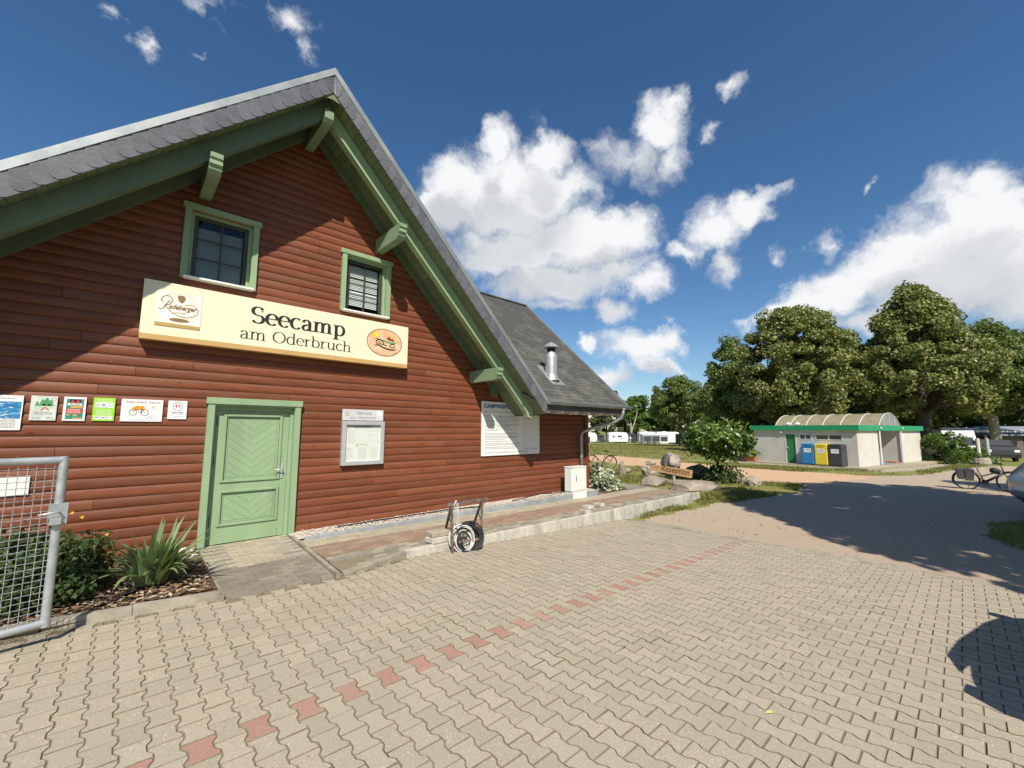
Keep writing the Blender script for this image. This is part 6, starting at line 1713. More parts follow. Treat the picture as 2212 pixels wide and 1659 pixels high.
c1 = car('silver car whose rear corner shows at the right edge', (17.15, -.95, G0), R(-70))
c2 = copy_tree(c1); c2['label'] = 'silver car beside the camera, seen only by its shadow on the pavers'
c2.location = (3.98, -1.44, zp(5.25)); c2.rotation_euler = (0, R(1.8), R(-13))

# ================================================================== WASH HOUSE WITH BARREL ROOF
BZ = -.40
Bp = Vector((33.04, 4.35, BZ)); ub = Vector((math.cos(R(78.0)), math.sin(R(78.0)), 0)); vb = Vector((math.cos(R(-12.0)), math.sin(R(-12.0)), 0))
BH = thing('wash_house', 'low pale wash house with green fascia and barrel skylight', 'building', Bp)
mb4 = Matrix((( ub.x, vb.x, 0, 0), (ub.y, vb.y, 0, 0), (0, 0, 1, 0), (0, 0, 0, 1)))   # u: along the bin side, v: along the open side
LB, LV = 6.25, 11.0; HB = 2.24
BPp = lambda nm, mb, m_, par=None, **k: obj(nm, mb.xf(mb4) if True else mb, m_, par or BH, world=False, **k)
def bb(u0, u1, v0, v1, z0, z1, b=0): return MB().box(u0, u1, v0, v1, z0, z1) if not b else MB().bbox(u0, u1, v0, v1, z0, z1, b)
v1_, v2_ = 3.15, 6.85
# wall of the bin side with its door and window openings (v = 0 plane)
dU0, dU1 = 3.42, 4.12; w1a, w1b, w2a, w2b = 2.48, 3.20, .75, 2.25
mb = MB()
for (a, b_, z0, z1) in ((0, w2a, 0, HB), (w2a, w2b, 0, 1.62), (w2a, w2b, 1.98, HB), (w2b, w1a, 0, HB), (w1a, w1b, 0, 1.62), (w1a, w1b, 1.98, HB), (w1b, dU0, 0, HB), (dU0, dU1, 2.02, HB), (dU1, LB, 0, HB)): mb.box(a, b_, 0, .2, z0, z1)
BPp('wall', mb, M['plaster'])
mb = MB(); mb.box(0, .2, .2, v1_, 0, HB); mb.box(0, .2, v2_, LV, 0, HB); mb.box(LB - .2, LB, .2, LV, 0, HB); mb.box(.2, LB - .2, LV - .2, LV, 0, HB); mb.box(.2, LB - .2, v1_ - .2, v1_, 0, HB); mb.box(.2, LB - .2, v2_, v2_ + .2, 0, HB); mb.box(2.6, 2.7, v1_, v2_, 0, HB)
BPp('wall', mb, M['plaster'])
BPp('floor_slab', bb(-.75, LB + .3, -.95, LV + .2, -.12, .03), M['yard'])
BPp('floor_tiles', bb(-.12, 2.55, v1_ + .02, v2_ - .02, .032, .06), mat('blue_grey_floor', (.22, .28, .32), .6))
mb = MB(); mb.box(-.12, LB + .12, -.12, LV + .12, HB + .02, HB + .25); BPp('roof_slab', mb, M['yard'])
for args in ((-.16, LB + .16, -.16, -.121, HB, HB + .34), (-.16, LB + .16, LV + .121, LV + .16, HB, HB + .34), (-.16, -.121, -.12, v1_ - .05, HB, HB + .34), (-.16, -.121, v1_ + .02, v2_ - .02, HB, HB + .34), (-.16, -.121, v2_ + .05, LV + .12, HB, HB + .34), (LB + .121, LB + .16, -.12, LV + .12, HB, HB + .34)):
    BPp('fascia_board', bb(*args), M['trimgreen'])
dr_ = BPp('door', bb(dU0 + .05, dU1 - .05, .04, .09, .03, 1.98), M['doorgreen'])
mb = MB(); mb.box(dU0 - .03, dU0 + .05, -.012, .12, 0, 2.05); mb.box(dU1 - .05, dU1 + .03, -.012, .12, 0, 2.05); mb.box(dU0 + .05, dU1 - .05, -.012, .12, 1.98, 2.05)
obj('frame', mb.xf(mb4), M['alu_pale'], dr_, world=False)
obj('handle', bb(dU1 - .16, dU1 - .12, -.03, .04, 1.0, 1.14).xf(mb4), M['alu'], dr_, world=False)
for (a, b_) in ((w1a, w1b), (w2a, w2b)):
    mb = MB(); mb.box(a, a + .05, -.015, .1, 1.62, 1.98); mb.box(b_ - .05, b_, -.015, .1, 1.62, 1.98); mb.box(a + .05, b_ - .05, -.015, .1, 1.93, 1.98); mb.box(a + .05, b_ - .05, -.015, .1, 1.62, 1.67); m_ = (a + b_) / 2; mb.box(m_ - .03, m_ + .03, -.012, .1, 1.67, 1.93)
    wn_ = BPp('window', mb, M['alu_pale'])
    for (p, q) in ((a + .05, m_ - .03), (m_ + .03, b_ - .05)): obj('pane', bb(p, q, .05, .06, 1.67, 1.93).xf(mb4), M['tinted'], wn_, world=False)
for v in (v1_ - .02, v1_ + .06, v2_ - .06, v2_ + .02):
    BPp('rain_pipe', MB().tube([(-.10, v, .05), (-.10, v, HB + .02)], .035, 8), M['alu_pale'])
for v in (v1_ - .015, v2_ + .015): BPp('wall_lamp', MB().lathe([(.02, 0), (.07, .03), (.07, .1), (.03, .13)], 10, (-.20, v, HB + .10)), M['alu_pale'])
BPp('bracket_lamp', MB().bbox(dU1 + .12, dU1 + .24, -.14, -.002, 2.06, 2.17, .02), M['white'])
BPp('socket', bb(3.12, 3.18, -.03, -.002, 1.02, 1.10), M['ink'])
BPp('mat_red', bb(-.02, .5, v2_ - 1.15, v2_ - .55, .062, .16), M['terracotta'])
# barrel skylight
HV = HB + .30; vc = (v1_ + v2_) / 2; rv = 1.85; sag = .88
Rv = (rv * rv + sag * sag) / (2 * sag)
archp = lambda t, k=0.0: (vc + (Rv + k) * math.sin(t), HV + sag - Rv + (Rv + k) * math.cos(t))
tm = math.asin(rv / Rv); uu = [-.10 + i * (LB + .15) / 6 for i in range(7)]
for i in range(6):
    mb = MB(); n = 14; vs = []
    for u in (uu[i], uu[i + 1]):
        for k in range(n + 1): y_, z_ = archp(-tm + 2 * tm * k / n); vs.append((u, y_, z_))
    mb.add(vs, [(k, k + 1, n + 2 + k, n + 1 + k) for k in range(n)])
    BPp('skylight_sheet', mb, M['vault'], smooth=True)
for u in uu: BPp('skylight_rib', MB().tube([(u, *archp(-tm + 2 * tm * k / 14, .01)) for k in range(15)], .028, 6), M['alu_pale'])
for u in (-.09, LB + .04):
    poly = [archp(-tm + 2 * tm * k / 14, -.01) for k in range(15)]
    BPp('skylight_gable', MB().extr(poly, lambda a, b_, w_: (w_, a, b_), u, u + .02), M['vaultend'])
for k in (-.45, .0, .45): 
    t = tm * k; y_, z_ = archp(t, -.02); BPp('gable_bar', MB().beam((-.11, y_, HV), (-.11, y_, z_), .04, .03, (1, 0, 0)), M['alu_pale'])
for (u, v) in ((4.1, .55), (3.55, .6)):
    BPp('roof_vent', MB().lathe([(.06, HB + .25), (.06, HB + .42), (.17, HB + .42), (.17, HB + .46), (.06, HB + .56)], 12, (u, v, 0)), M['whitep'])
# three waste bins along the wall
def bin_(label, u, m_, mk):
    root = thing('waste_bin', label, 'bin', Bp + ub * u - vb * .42, R(78.0), 'waste bins at the wash house wall')
    # local: x along the wall, y away from the wall is -vb
    P = lambda nm, mb, mm, par=None: obj(nm, mb, mm, par or root, world=False)
    P('bin_body', MB().bbox(-.36, .36, -.38, .38, .05, 1.08, .02), m_)
    P('plinth', MB().box(-.34, .34, -.36, .36, .0, .0495), M['carplastic'])
    P('hood', MB().bbox(-.36, .36, -.38, .38, 1.085, 1.36, .03), m_)
    P('front_panel', MB().bbox(-.31, .31, .3805, .392, .10, 1.05, .004), m_)
    P('slot', MB().bbox(-.19, .19, .3805, .39, 1.19, 1.29, .004), M['ink'] if mk == 'k' else mat('slot_shadow_' + mk, tuple(c * .75 for c in m_.node_tree.nodes['Principled BSDF'].inputs[0].default_value[:3]) if False else {'b': (.02, .15, .36), 'y': (.55, .42, .04)}[mk], .6))
    lb = P('label_plate', MB().box(-.22, .20, .3925, .396, .80, 1.06), M['white'])
    mb = MB()
    for i in range(4):
        z = 1.0 - i * .04; x = -.02
        for k in range(3 if i else 2): plate(mb, x + k * .065, x + k * .065 + .05, z, z + .02, 0)
    ribbon(mb, [(-.16, .90), (-.10, .90), (-.09, .98), (-.17, .98)], .014, 0, closed=True)
    mb.v = [(-x, .3972, z) for x, y, z in mb.v]; P('label_print', mb, M['greyink'], lb)
    return root
# the open side of the bins faces away from the wall: turn them round
for lab, u, m_, mk in (('blue waste bin, left of the three at the wash house', 2.42, M['binblue'], 'b'), ('yellow waste bin between the blue and the black one', 1.66, M['binyellow'], 'y'), ('charcoal waste bin nearest the wash house corner', .90, M['binblack'], 'k')):
    b_ = bin_(lab, u, m_, mk); b_.rotation_euler = (0, 0, R(78.0)); b_.rotation_euler.z = R(78.0)
    b_.location = Bp + ub * u - vb * .44 + Vector((0, 0, .03))
# flower trough beside the wash house
FT = thing('flower_trough', 'terracotta trough with leafy plants and red flowers left of the wash house', 'planter', Bp + ub * 6.15 - vb * .75)
obj('trough', MB().add([(-.34, -.13, .0), (.34, -.13, 0), (.34, .13, 0), (-.34, .13, 0), (-.40, -.17, .34), (.40, -.17, .34), (.40, .17, .34), (-.40, .17, .34)], [(3, 2, 1, 0), (0, 1, 5, 4), (1, 2, 6, 5), (2, 3, 7, 6), (3, 0, 4, 7), (4, 5, 6, 7)]).xf(mb4), M['terracotta'], FT, world=False)
P = rng.normal(size=(420, 3)) * np.array([.16, .30, .13]) + np.array([0, 0, .55]); o = fast_quads('plant_leaves', leaf_quads(P, .09, None, .3, 3.0), M['irisleaf'], FT); o.location = (0, 0, 0)
P = rng.normal(size=(26, 3)) * np.array([.12, .22, .07]) + np.array([0, .1, .74]); o = fast_quads('flower_heads', leaf_quads(P, .07, None, .3, 1.0), M['flower'], FT); o.location = (0, 0, 0)
for i, (du, lab) in enumerate(((6.75, 'round concrete pot next to the terracotta trough'), (7.25, 'round concrete pot further left of the trough'))):
    pt = thing('concrete_pot', lab, 'pot', Bp + ub * du - vb * .6, 0, 'concrete pots left of the wash house')
    obj('pot', MB().lathe([(.20, 0), (.24, .12), (.24, .28), (.2, .28)], 14), M['concrete'], pt, world=False)
    P = rng.normal(size=(160, 3)) * np.array([.13, .13, .09]) + np.array([0, 0, .38]); o = fast_quads('plant_leaves', leaf_quads(P, .07, None, .3, 2.0), M['freshleaf'], pt); o.location = (0, 0, 0)

# posts on concrete feet right of the wash house
for lab, x, y, m_ in (('cream post on a round concrete foot right of the wash house', 45.5, -.80, 'postwhite'), ('grey post on a round concrete foot right of the cream one', 47.5, -1.30, 'alu')):
    p = thing('barrier_post', lab, 'post', (x, y, zg(x, y)), 0, 'posts on concrete feet')
    obj('foot', MB().lathe([(.55, 0), (.58, .05), (.55, .42), (.48, .46)], 16), M['concrete'], p, world=False); obj('pole', MB().tube([(0, 0, .4), (0, 0, 1.85)], .11, 10), M[m_], p, world=False)
# ================================================================== TREES
def crown_quads(c, rx, rz, n, size, ncl, shape='round', clr=.9, seed=0, bias=.5, asp=1.5, squash=1.0):
    r_ = np.random.default_rng(seed)
    th = r_.uniform(0, 2 * np.pi, ncl); u = r_.uniform(-1, 1, ncl); k = r_.uniform(.55, 1.0, ncl) ** .6
    if shape == 'cone':                      # broad below, pointed above
        h = r_.beta(1.5, 1.9, ncl); rad = np.where(h < .22, .62 + h * 1.75, (1.0 - (h - .22) / .78) ** .80); rad = np.maximum(rad, .05)
        cl = np.stack([np.cos(th) * rad * rx * k, np.sin(th) * rad * rx * k, (h * 2 - 1) * rz], 1)
    elif shape == 'egg':
        s_ = np.sqrt(1 - u * u) * (1 - .18 * u); cl = np.stack([np.cos(th) * s_ * rx * k, np.sin(th) * s_ * rx * k, u * rz * k], 1)
    else:
        s_ = np.sqrt(1 - u * u); cl = np.stack([np.cos(th) * s_ * rx * k, np.sin(th) * s_ * rx * k, u * rz * k], 1)
    lump = 1 + .12 * np.sin(3 * th + seed) + .09 * np.sin(5 * th + cl[:, 2] * .9 + seed)
    cl[:, :2] *= lump[:, None]
    cl = np.concatenate([cl, cl[: ncl // 4] * .45]); idx = r_.integers(0, len(cl), n); crs = r_.uniform(.55, 1.25, len(cl))[idx][:, None] * clr
    off = r_.normal(size=(n, 3)); off /= np.linalg.norm(off, axis=1, keepdims=True); off[:, 2] *= .72; off *= crs * r_.uniform(0.15, 1, (n, 1)) ** .45
    off[:, 2] -= .25 * crs[:, 0] * (np.linalg.norm(off[:, :2], axis=1) / crs[:, 0]) ** 2
    P = cl[idx] + off
    N = off / (np.linalg.norm(off, axis=1, keepdims=True) + 1e-6) * .7 + P / np.array([rx, rx, rz]) * .5; N[:, 2] += .35
    N /= np.linalg.norm(N, axis=1, keepdims=True)
    return leaf_quads(P + np.array(c), size, N, bias, asp), cl + np.array(c)


def tree(label, x, y, H_, rx, z0c, m_, n, size, ncl, shape='round', clr=.9, seed=0, tr=.28, bark='bark', name='linden_tree', cat='tree', group=None, limbs=12, lean=(0, 0), dark=None, zoff=0):
    z = zg(x, y) + zoff; root = thing(name, label, cat, (x, y, z), 0, group)
    rz = (H_ - z0c) / 2; c = (lean[0], lean[1], z0c + rz)
    q, cl = crown_quads(c, rx, rz, n, size, ncl, shape, clr, seed)
    o = fast_quads('crown', q, m_, root); o.location = (0, 0, 0)
    rr2 = random.Random(seed); mb = MB(); top = H_ * .80
    pts = [(0, 0, -.1), (rr2.uniform(-.05, .05), 0, z0c * .4), (rr2.uniform(-.12, .12), rr2.uniform(-.1, .1), z0c)]
    pts += [(lean[0] * .5 + rr2.uniform(-.2, .2), lean[1] * .5 + rr2.uniform(-.2, .2), z0c + (top - z0c) * .5), (lean[0], lean[1], top)]
    mb.tube(pts, [tr * 1.35, tr, tr * .85, tr * .5, tr * .1], 10)
    tb = obj('trunk', mb, M[bark], root, world=False, smooth=True)
    low = cl[np.argsort(rng.uniform(0, 1, len(cl)) + cl[:, 2] * .05)][:limbs]
    for c_ in low:
        h0 = min(z0c * .85 + rr2.uniform(0, .5) * (c_[2] - z0c * .85 + .5), c_[2]); s_ = Vector((lean[0] * .3, lean[1] * .3, max(h0, z0c * .6))); e = Vector(c_)
        mm_ = (s_ + e) / 2 + Vector((0, 0, rr2.uniform(.0, .4)))
        obj('limb', MB().tube([s_, mm_, e], [tr * .42, tr * .26, tr * .06], 6), M[bark], tb, world=False, smooth=True)
    return root


LG = 'linden trees behind the wash house'
tree('pointed linden with the thick trunk just right of the wash house', 48.8, 2.0, 14.9, 4.95, 4.3, M['linden'], 70000, .165, 280, 'cone', .82, 1, .55, group=LG, limbs=22)
tree('tall dome-headed linden behind the wash house roof', 45.5, 10.0, 14.5, 4.45, 2.4, M['linden'], 70000, .165, 280, 'egg', .82, 2, .42, group=LG, limbs=16)
tree('darker narrow linden left of the dome-headed one', 50.5, 17.4, 13.6, 3.5, 3.2, M['linden_green'], 30000, .175, 150, 'cone', .9, 3, .30, group=LG)
tree('linden squeezed between the dome-headed and the pointed one', 54, 7.3, 12.4, 3.5, 2.0, M['linden_green'], 20000, .19, 110, 'cone', .9, 4, .34, group=LG)
tree('linden at the right edge of the picture with a pale trunk', 64.5, -2.4, 14.2, 5.0, 4.4, M['linden_green'], 42000, .18, 200, 'cone', .95, 5, .42, 'birchbark', group=LG)
tree('linden filling the gap behind the thick trunk', 66, 3.5, 12.0, 5.2, 2.4, M['linden_green'], 18000, .23, 110, 'round', 1.0, 6, .38, group=LG)
tree('dark linden at the far right behind the low huts', 80, -7.5, 15.5, 6.5, 2.6, M['darkleaf'], 9000, .40, 90, 'egg', 1.2, 7, .4, group=LG)
tree('green tree with a dark trunk standing alone on the grass before the shed', 72.0, 33.6, 12.6, 4.5, 3.8, M['linden_green'], 26000, .20, 150, 'egg', .85, 8, .30, name='broadleaf_tree', limbs=10)
DG = 'dark trees closing the camping meadow'
k = 0
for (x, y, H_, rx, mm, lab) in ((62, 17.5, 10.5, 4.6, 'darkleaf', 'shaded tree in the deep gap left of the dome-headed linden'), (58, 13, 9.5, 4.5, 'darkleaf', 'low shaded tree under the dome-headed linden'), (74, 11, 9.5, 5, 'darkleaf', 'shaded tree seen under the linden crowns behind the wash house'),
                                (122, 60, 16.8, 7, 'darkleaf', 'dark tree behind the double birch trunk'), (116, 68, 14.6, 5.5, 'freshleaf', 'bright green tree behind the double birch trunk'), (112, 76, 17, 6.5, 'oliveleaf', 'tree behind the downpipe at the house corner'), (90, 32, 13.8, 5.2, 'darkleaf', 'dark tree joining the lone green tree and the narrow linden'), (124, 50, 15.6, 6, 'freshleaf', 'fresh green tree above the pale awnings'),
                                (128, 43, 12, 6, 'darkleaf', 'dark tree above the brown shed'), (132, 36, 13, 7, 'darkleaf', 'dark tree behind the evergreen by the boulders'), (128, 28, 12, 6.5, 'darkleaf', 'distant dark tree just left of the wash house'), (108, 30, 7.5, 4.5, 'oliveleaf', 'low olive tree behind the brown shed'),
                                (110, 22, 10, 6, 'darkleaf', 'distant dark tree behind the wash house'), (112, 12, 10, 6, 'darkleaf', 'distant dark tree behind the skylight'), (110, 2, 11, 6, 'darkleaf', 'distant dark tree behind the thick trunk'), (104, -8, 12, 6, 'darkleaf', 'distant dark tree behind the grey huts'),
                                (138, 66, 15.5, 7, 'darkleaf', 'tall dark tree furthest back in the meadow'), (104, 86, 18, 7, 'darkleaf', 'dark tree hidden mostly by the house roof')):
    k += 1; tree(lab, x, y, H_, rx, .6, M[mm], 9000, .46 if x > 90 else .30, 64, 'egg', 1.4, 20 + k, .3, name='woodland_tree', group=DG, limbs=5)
BT = tree('young tree with two pale leaning trunks among the caravans', 98, 58.9, 10.8, 2.6, 5.6, M['freshleaf'], 2200, .42, 26, 'egg', 1.0, 44, .22, 'birchbark', name='birch_tree', limbs=4, lean=(-1.4, 1.2))
obj('second_trunk', MB().tube([(.2, 0, .0), (.1, -.1, 3.0), (.9, -1.0, 6.4), (1.2, -1.4, 8.8)], [.24, .20, .14, .05], 8), M['birchbark'], BT, world=False, smooth=True)
# trees right of the frame: only their shadow on the gravel is seen
for (lab, x, y, H_, rx, sd_) in (('tree beside the yard that throws the dappled shadow across the gravel', 9.4, -5.9, 14.0, 4.2, 61), ('second tree beside the yard that throws the shadow further right', 14.6, -6.9, 12.8, 4.2, 62), ('third tree beside the yard near the silver car', 21.0, -9.2, 11.0, 3.4, 63)):
    tree(lab, x, y, H_, rx, 2.4, M['linden'], 15000, .26, 120, 'cone' if sd_ != 62 else 'egg', .9, sd_, .32, name='yard_tree', limbs=8, zoff=0)
# bushes
def bush(label, x, y, rx, h, m_, n, size, cat='bush', name='bush', seed=1):
    root = thing(name, label, cat, (x, y, zg(x, y)))
    q, cl = crown_quads((0, 0, h * .45), rx, h * .55, n, size, 36, 'round', rx * .28, seed)
    q = q[q[:, :, 2].min(1) > .0]
    o = fast_quads('foliage', q, m_, root); o.location = (0, 0, 0)
    mb = MB(); stems(mb, (0, 0, 0), cl[:12], .03); obj('stem', mb, M['bark'], root, world=False)
bush('leafy bush in front of the white van right of the wash house', 44.2, .85, 1.45, 2.35, M['freshleaf'], 3000, .13, seed=3)
bush('lower leafy bush beside the concrete posts', 46.6, -.55, 1.35, 1.15, M['freshleaf'], 1800, .12, seed=4)
bush('spreading bush behind the evergreen tree', 60, 22, 3.2, 4.0, M['oliveleaf'], 2600, .24, seed=5)
bush('dark hedge bush left of the wash house', 41, 12.8, 1.2, 1.9, M['darkleaf'], 1500, .14, seed=6)

# ================================================================== CARAVANS AND TENTS ON THE FAR MEADOW
face_ = math.atan2(r2.y, r2.x)           # parallel to the picture plane
def site(dist, px_, py_=None):
    d = pixdir(px_, 930); t = dist / math.hypot(d.x, d.y); x, y = d.x * t, d.y * t
    return Vector((x, y, zg(x, y) + .05 * float(fb(np.array(x), np.array(y), .12))))
CG = 'caravans on the far meadow'
def caravan(label, loc, rz, L_=4.8, H_=2.25, windows=((.9, 1.5), (2.2, 3.3)), stripe=True, group=CG):
    root = thing('caravan', label, 'caravan', loc, rz, group); P = lambda nm, mb, m_, par=None: obj(nm, mb, m_, par or root, world=False)
    o = .32
    poly = [(.05, o), (L_ - .25, o), (L_ - .02, o + .35), (L_, o + .9), (L_ - .12, o + H_ * .8), (L_ - .5, o + H_ - .02), (L_ * .5, o + H_ + .03), (.45, o + H_), (.10, o + H_ * .84), (0, o + .7)]
    P('caravan_body', MB().extr(poly, lambda u, v, w_: (u, w_, v), -1.05, 1.05), M['caravan'])
    for a, b_ in windows:
        w_ = P('window', MB().bbox(a, b_, -1.07, -1.045, o + 1.02, o + 1.52, .01), M['alu_pale']); obj('pane', MB().box(a + .05, b_ - .05, -1.078, -1.071, o + 1.07, o + 1.47), M['tinted'], w_, world=False)
    if stripe: P('side_stripe', MB().box(.1, L_ - .1, -1.062, -1.052, o + .55, o + .66), M['awnlight'])
    for s_ in (-1, 1): P('wheel', MB().tube([(L_ * .48, s_ * .88, .30), (L_ * .48, s_ * 1.04, .30)], .30, 14), M['rubber'])
    P('skirt_rail', MB().box(.15, L_ - .2, -1.03, -1.0, o - .06, o + .02), M['awngrey'])
    P('tow_bar', MB().beam((L_ - .2, 0, .42), (L_ + 1.0, 0, .40), .12, .08), M['galv'])
    P('roof_light', MB().bbox(L_ * .35, L_ * .35 + .7, -.35, .35, o + H_ + .02, o + H_ + .12, .03), M['whitep'])
    return root
caravan('white caravan with two side windows, left of the birch', site(106, 1312), face_ + .05)
caravan('white caravan behind the pale awning, blue stain low at its end', site(106, 1414) , face_ + .02, 5.2, 2.45, ((.6, 1.3),))
caravan('white caravan half hidden behind the birch trunk', site(112, 1378), face_, 4.6, 2.45, ())
caravan('white caravan between the pale awning and the brown shed', site(110, 1440), face_ - .1, 4.5, 2.35, ((1.6, 2.6),))
caravan('white caravan cut by the house corner', site(106, 1258), face_, 3.4, 2.15, ())
caravan('white caravan peeping out behind the evergreen tree', site(96, 1490), face_ - .35, 4.6, 2.35, ((.5, 1.2), (1.8, 2.8)))
caravan('white caravan behind the wash house corner', site(88, 1608), face_ - .2, 5.0, 2.4, ())
def awning(label, loc, rz, L_, D_, H0, H1, m_, panels, mp, name='awning'):
    root = thing(name, label, 'awning', loc, rz); P = lambda nm, mb, m2: obj(nm, mb, m2, root, world=False)
    P('awning_roof', MB().add([(-.1, -.1, H0), (L_ + .1, -.1, H0), (L_ + .05, D_, H1), (-.05, D_, H1), (-.1, -.1, H0 - .12), (L_ + .1, -.1, H0 - .12)], [(0, 1, 2, 3), (4, 5, 1, 0)]), m_)
    n = len(panels); w_ = L_ / n
    for i, k in enumerate(panels):
        a, b_ = i * w_, (i + 1) * w_
        P('wall_panel', MB().box(a + .01, b_ - .01, 0, .03, .02, H0 - .1), {'w': M['awnlight'], 'g': M['awngrey'], 'd': M['awndark']}[k])
        P('panel_window', MB().box(a + .18, b_ - .18, -.02, -.004, .55, H0 - .4), M['tinted'] if k != 'w' else mp)
        P('pole', MB().tube([(a, -.03, 0), (a, -.03, H0 - .1)], .03, 6), M['alu'])
    for s_, x in ((0, 0.0), (1, L_)): P('side_panel', MB().add([(x, .03, 0), (x, D_, 0), (x, D_, H1 - .05), (x, .03, H0 - .05)], [(0, 1, 2, 3)]), m_)
    return root
awning('pale caravan awning with dark left windows in front of the white caravan', site(103, 1389), face_ + .02, 5.9, 2.4, 2.0, 2.35, M['awnlight'], 'ggw', M['tinted'])
awning('charcoal tent awning behind the birch trunk', site(107, 1340), face_ + .05, 3.9, 2.4, 1.95, 2.45, M['awndark'], 'dgd', M['tinted'])
awning('dark awning left of the first white caravan', site(107.5, 1290), face_, 1.7, 2.2, 1.7, 2.0, M['awndark'], 'd', M['tinted'])
awning('low dark tent at the house corner', site(104, 1255), face_, 2.2, 2.0, 1.3, 1.6, M['awndark'], 'd', M['tinted'])
# brown shed with lean-to
SH = thing('brown_shed', 'brown board shed under a flat grey lean-to roof', 'shed', site(102, 1473), face_ - .05); P = lambda nm, mb, m_: obj(nm, mb, m_, SH, world=False)
for i in range(10): P('wall_board', MB().box(i * .29, i * .29 + .275, 0, .05, 0, 1.55), M['brownshed'])
P('lean_to_roof', MB().add([(-.9, -.6, 2.25), (4.2, -.6, 2.62), (4.2, 2.5, 2.70), (-.9, 2.5, 2.3), (-.9, -.6, 2.10), (4.2, -.6, 2.48)], [(0, 1, 2, 3), (4, 5, 1, 0)]), M['alu_pale'])
for x in (-.7, 3.9): P('roof_post', MB().box(x, x + .12, -.5, -.38, 0, 2.3), M['alu_pale'])
P('rear_wall', MB().box(-.7, 4.0, 2.3, 2.4, 0, 2.3), M['awngrey']); P('door_panel', MB().box(3.1, 3.8, .1, .16, 0, 2.1), M['whitep'])
# picnic table before the awning
PT = thing('picnic_table', 'dark wooden picnic table on the grass before the pale awning', 'table', site(96, 1406), face_)
for i in range(4): obj('table_plank', MB().box(-.9, .9, -.36 + i * .18, -.20 + i * .18, .72, .76), M['brownshed'], PT, world=False)
for y in (-.75, .75): obj('bench_plank', MB().box(-.9, .9, y - .13, y + .13, .43, .47), M['brownshed'], PT, world=False)
for x in (-.7, .7):
    for s_ in (-1, 1): obj('leg', MB().beam((x, s_ * .18, .72), (x, s_ * .62, 0), .1, .06), M['brownshed'], PT, world=False)
    obj('cross_beam', MB().box(x - .04, x + .04, -.8, .8, .36, .43), M['brownshed'], PT, world=False)
for i, (pxx, lab) in enumerate(((1343, 'white ball lamp left of the birch trunk'), (1361, 'white ball lamp right of the other, at the charcoal tent'))):
    lp_ = thing('garden_lamp', lab, 'lamp', site(101, pxx), 0, 'ball lamps at the charcoal tent'); obj('globe', MB().lathe([(.02, .95), (.2, 1.05), (.26, 1.2), (.2, 1.36), (.02, 1.44)], 12), M['white'], lp_, world=False, smooth=True); obj('pole', MB().tube([(0, 0, 0), (0, 0, .96)], .04, 6), M['alu'], lp_, world=False)
FP = thing('flag_pole', 'thin white pole at the house corner on the meadow', 'pole', site(98, 1275)); obj('shaft', MB().tube([(0, 0, 0), (0, 0, 4.2)], [.06, .04], 8), M['whitep'], FP, world=False)

# right of the wash house: van, motorhome, long awning and huts under the lindens
def van(label, loc, rz, L_, H_, m_, name='camper_van'):
    root = thing(name, label, 'van', loc, rz); P = lambda nm, mb, m2: obj(nm, mb, m2, root, world=False)
    poly = [(0, .4), (L_, .4), (L_ + .05, .95), (L_ - .45, 1.25), (L_ - 1.15, H_ * .78), (L_ - 1.6, H_), (.12, H_), (0, H_ * .7)]
    P('van_body', MB().extr(poly, lambda u, v, w_: (u, w_, v), -1.0, 1.0), m_)
    P('windscreen', MB().add([(L_ - .44, -.85, 1.30), (L_ - .44, .85, 1.30), (L_ - 1.11, .8, H_ * .78), (L_ - 1.11, -.8, H_ * .78)], [(0, 1, 2, 3)]), M['tinted'])
    for s_ in (-1, 1):
        P('side_window', MB().box(L_ - 2.0, L_ - 1.15, s_ * 1.0 - .012 if s_ < 0 else 1.001, s_ * 1.0 - .001 if s_ < 0 else 1.012, 1.25, H_ * .75), M['tinted'])
        for x in (.9, L_ - .9): P('wheel', MB().tube([(x, s_ * .85, .36), (x, s_ * 1.02, .36)], .36, 14), M['rubber'])
        P('headlight', MB().bbox(L_ - .08, L_ + .06, *((.62, .95) if s_ > 0 else (-.95, -.62)), .78, .98, .02), M['white'])
        P('wing_mirror', MB().bbox(L_ - 1.25, L_ - 1.15, *((1.05, 1.25) if s_ > 0 else (-1.25, -1.05)), 1.3, 1.7, .02), M['carplastic'])
    P('bumper', MB().bbox(L_ - .05, L_ + .12, -.98, .98, .35, .68, .04), M['carplastic'])
    return root
van('white van between the wash house and the thick linden trunk', site(60, 2013), R(205), 5.2, 2.5, M['caravan'])
van('white motorhome with a tall nose behind the bush', site(58, 2045), R(190), 5.6, 2.55, M['caravan'], 'motorhome')
van('silver pickup under the long awning, half behind the bush', site(57, 2108), R(195), 4.8, 1.75, mat('shaded_silver_paint', (.10, .105, .11), .35, metal=.4), 'silver_van')  # silver darkened in its colour to stand for shade on the pickup
AW = thing('long_shelter', 'long flat-roofed shelter with pale roof edge behind the lindens', 'shelter', site(66, 2035), face_ - .25)
obj('roof_panel', MB().add([(-1.5, -1.2, 2.65), (10, -1.2, 2.65), (10, 2.6, 3.0), (-1.5, 2.6, 3.0), (-1.5, -1.2, 2.50), (10, -1.2, 2.50)], [(0, 1, 2, 3), (4, 5, 1, 0), (4, 0, 3), (5, 2, 1)]), M['alu_pale'], AW, world=False)
obj('blue_valance', MB().box(.2, 9.6, -1.22, -1.18, 2.18, 2.495), M['navy'], AW, world=False)
obj('rear_wall', MB().box(-1.2, 9.8, 2.3, 2.4, 0, 2.95), M['awngrey'], AW, world=False)
obj('side_window', MB().box(5.6, 7.6, 2.24, 2.29, 1.15, 1.7), M['tinted'], AW, world=False)
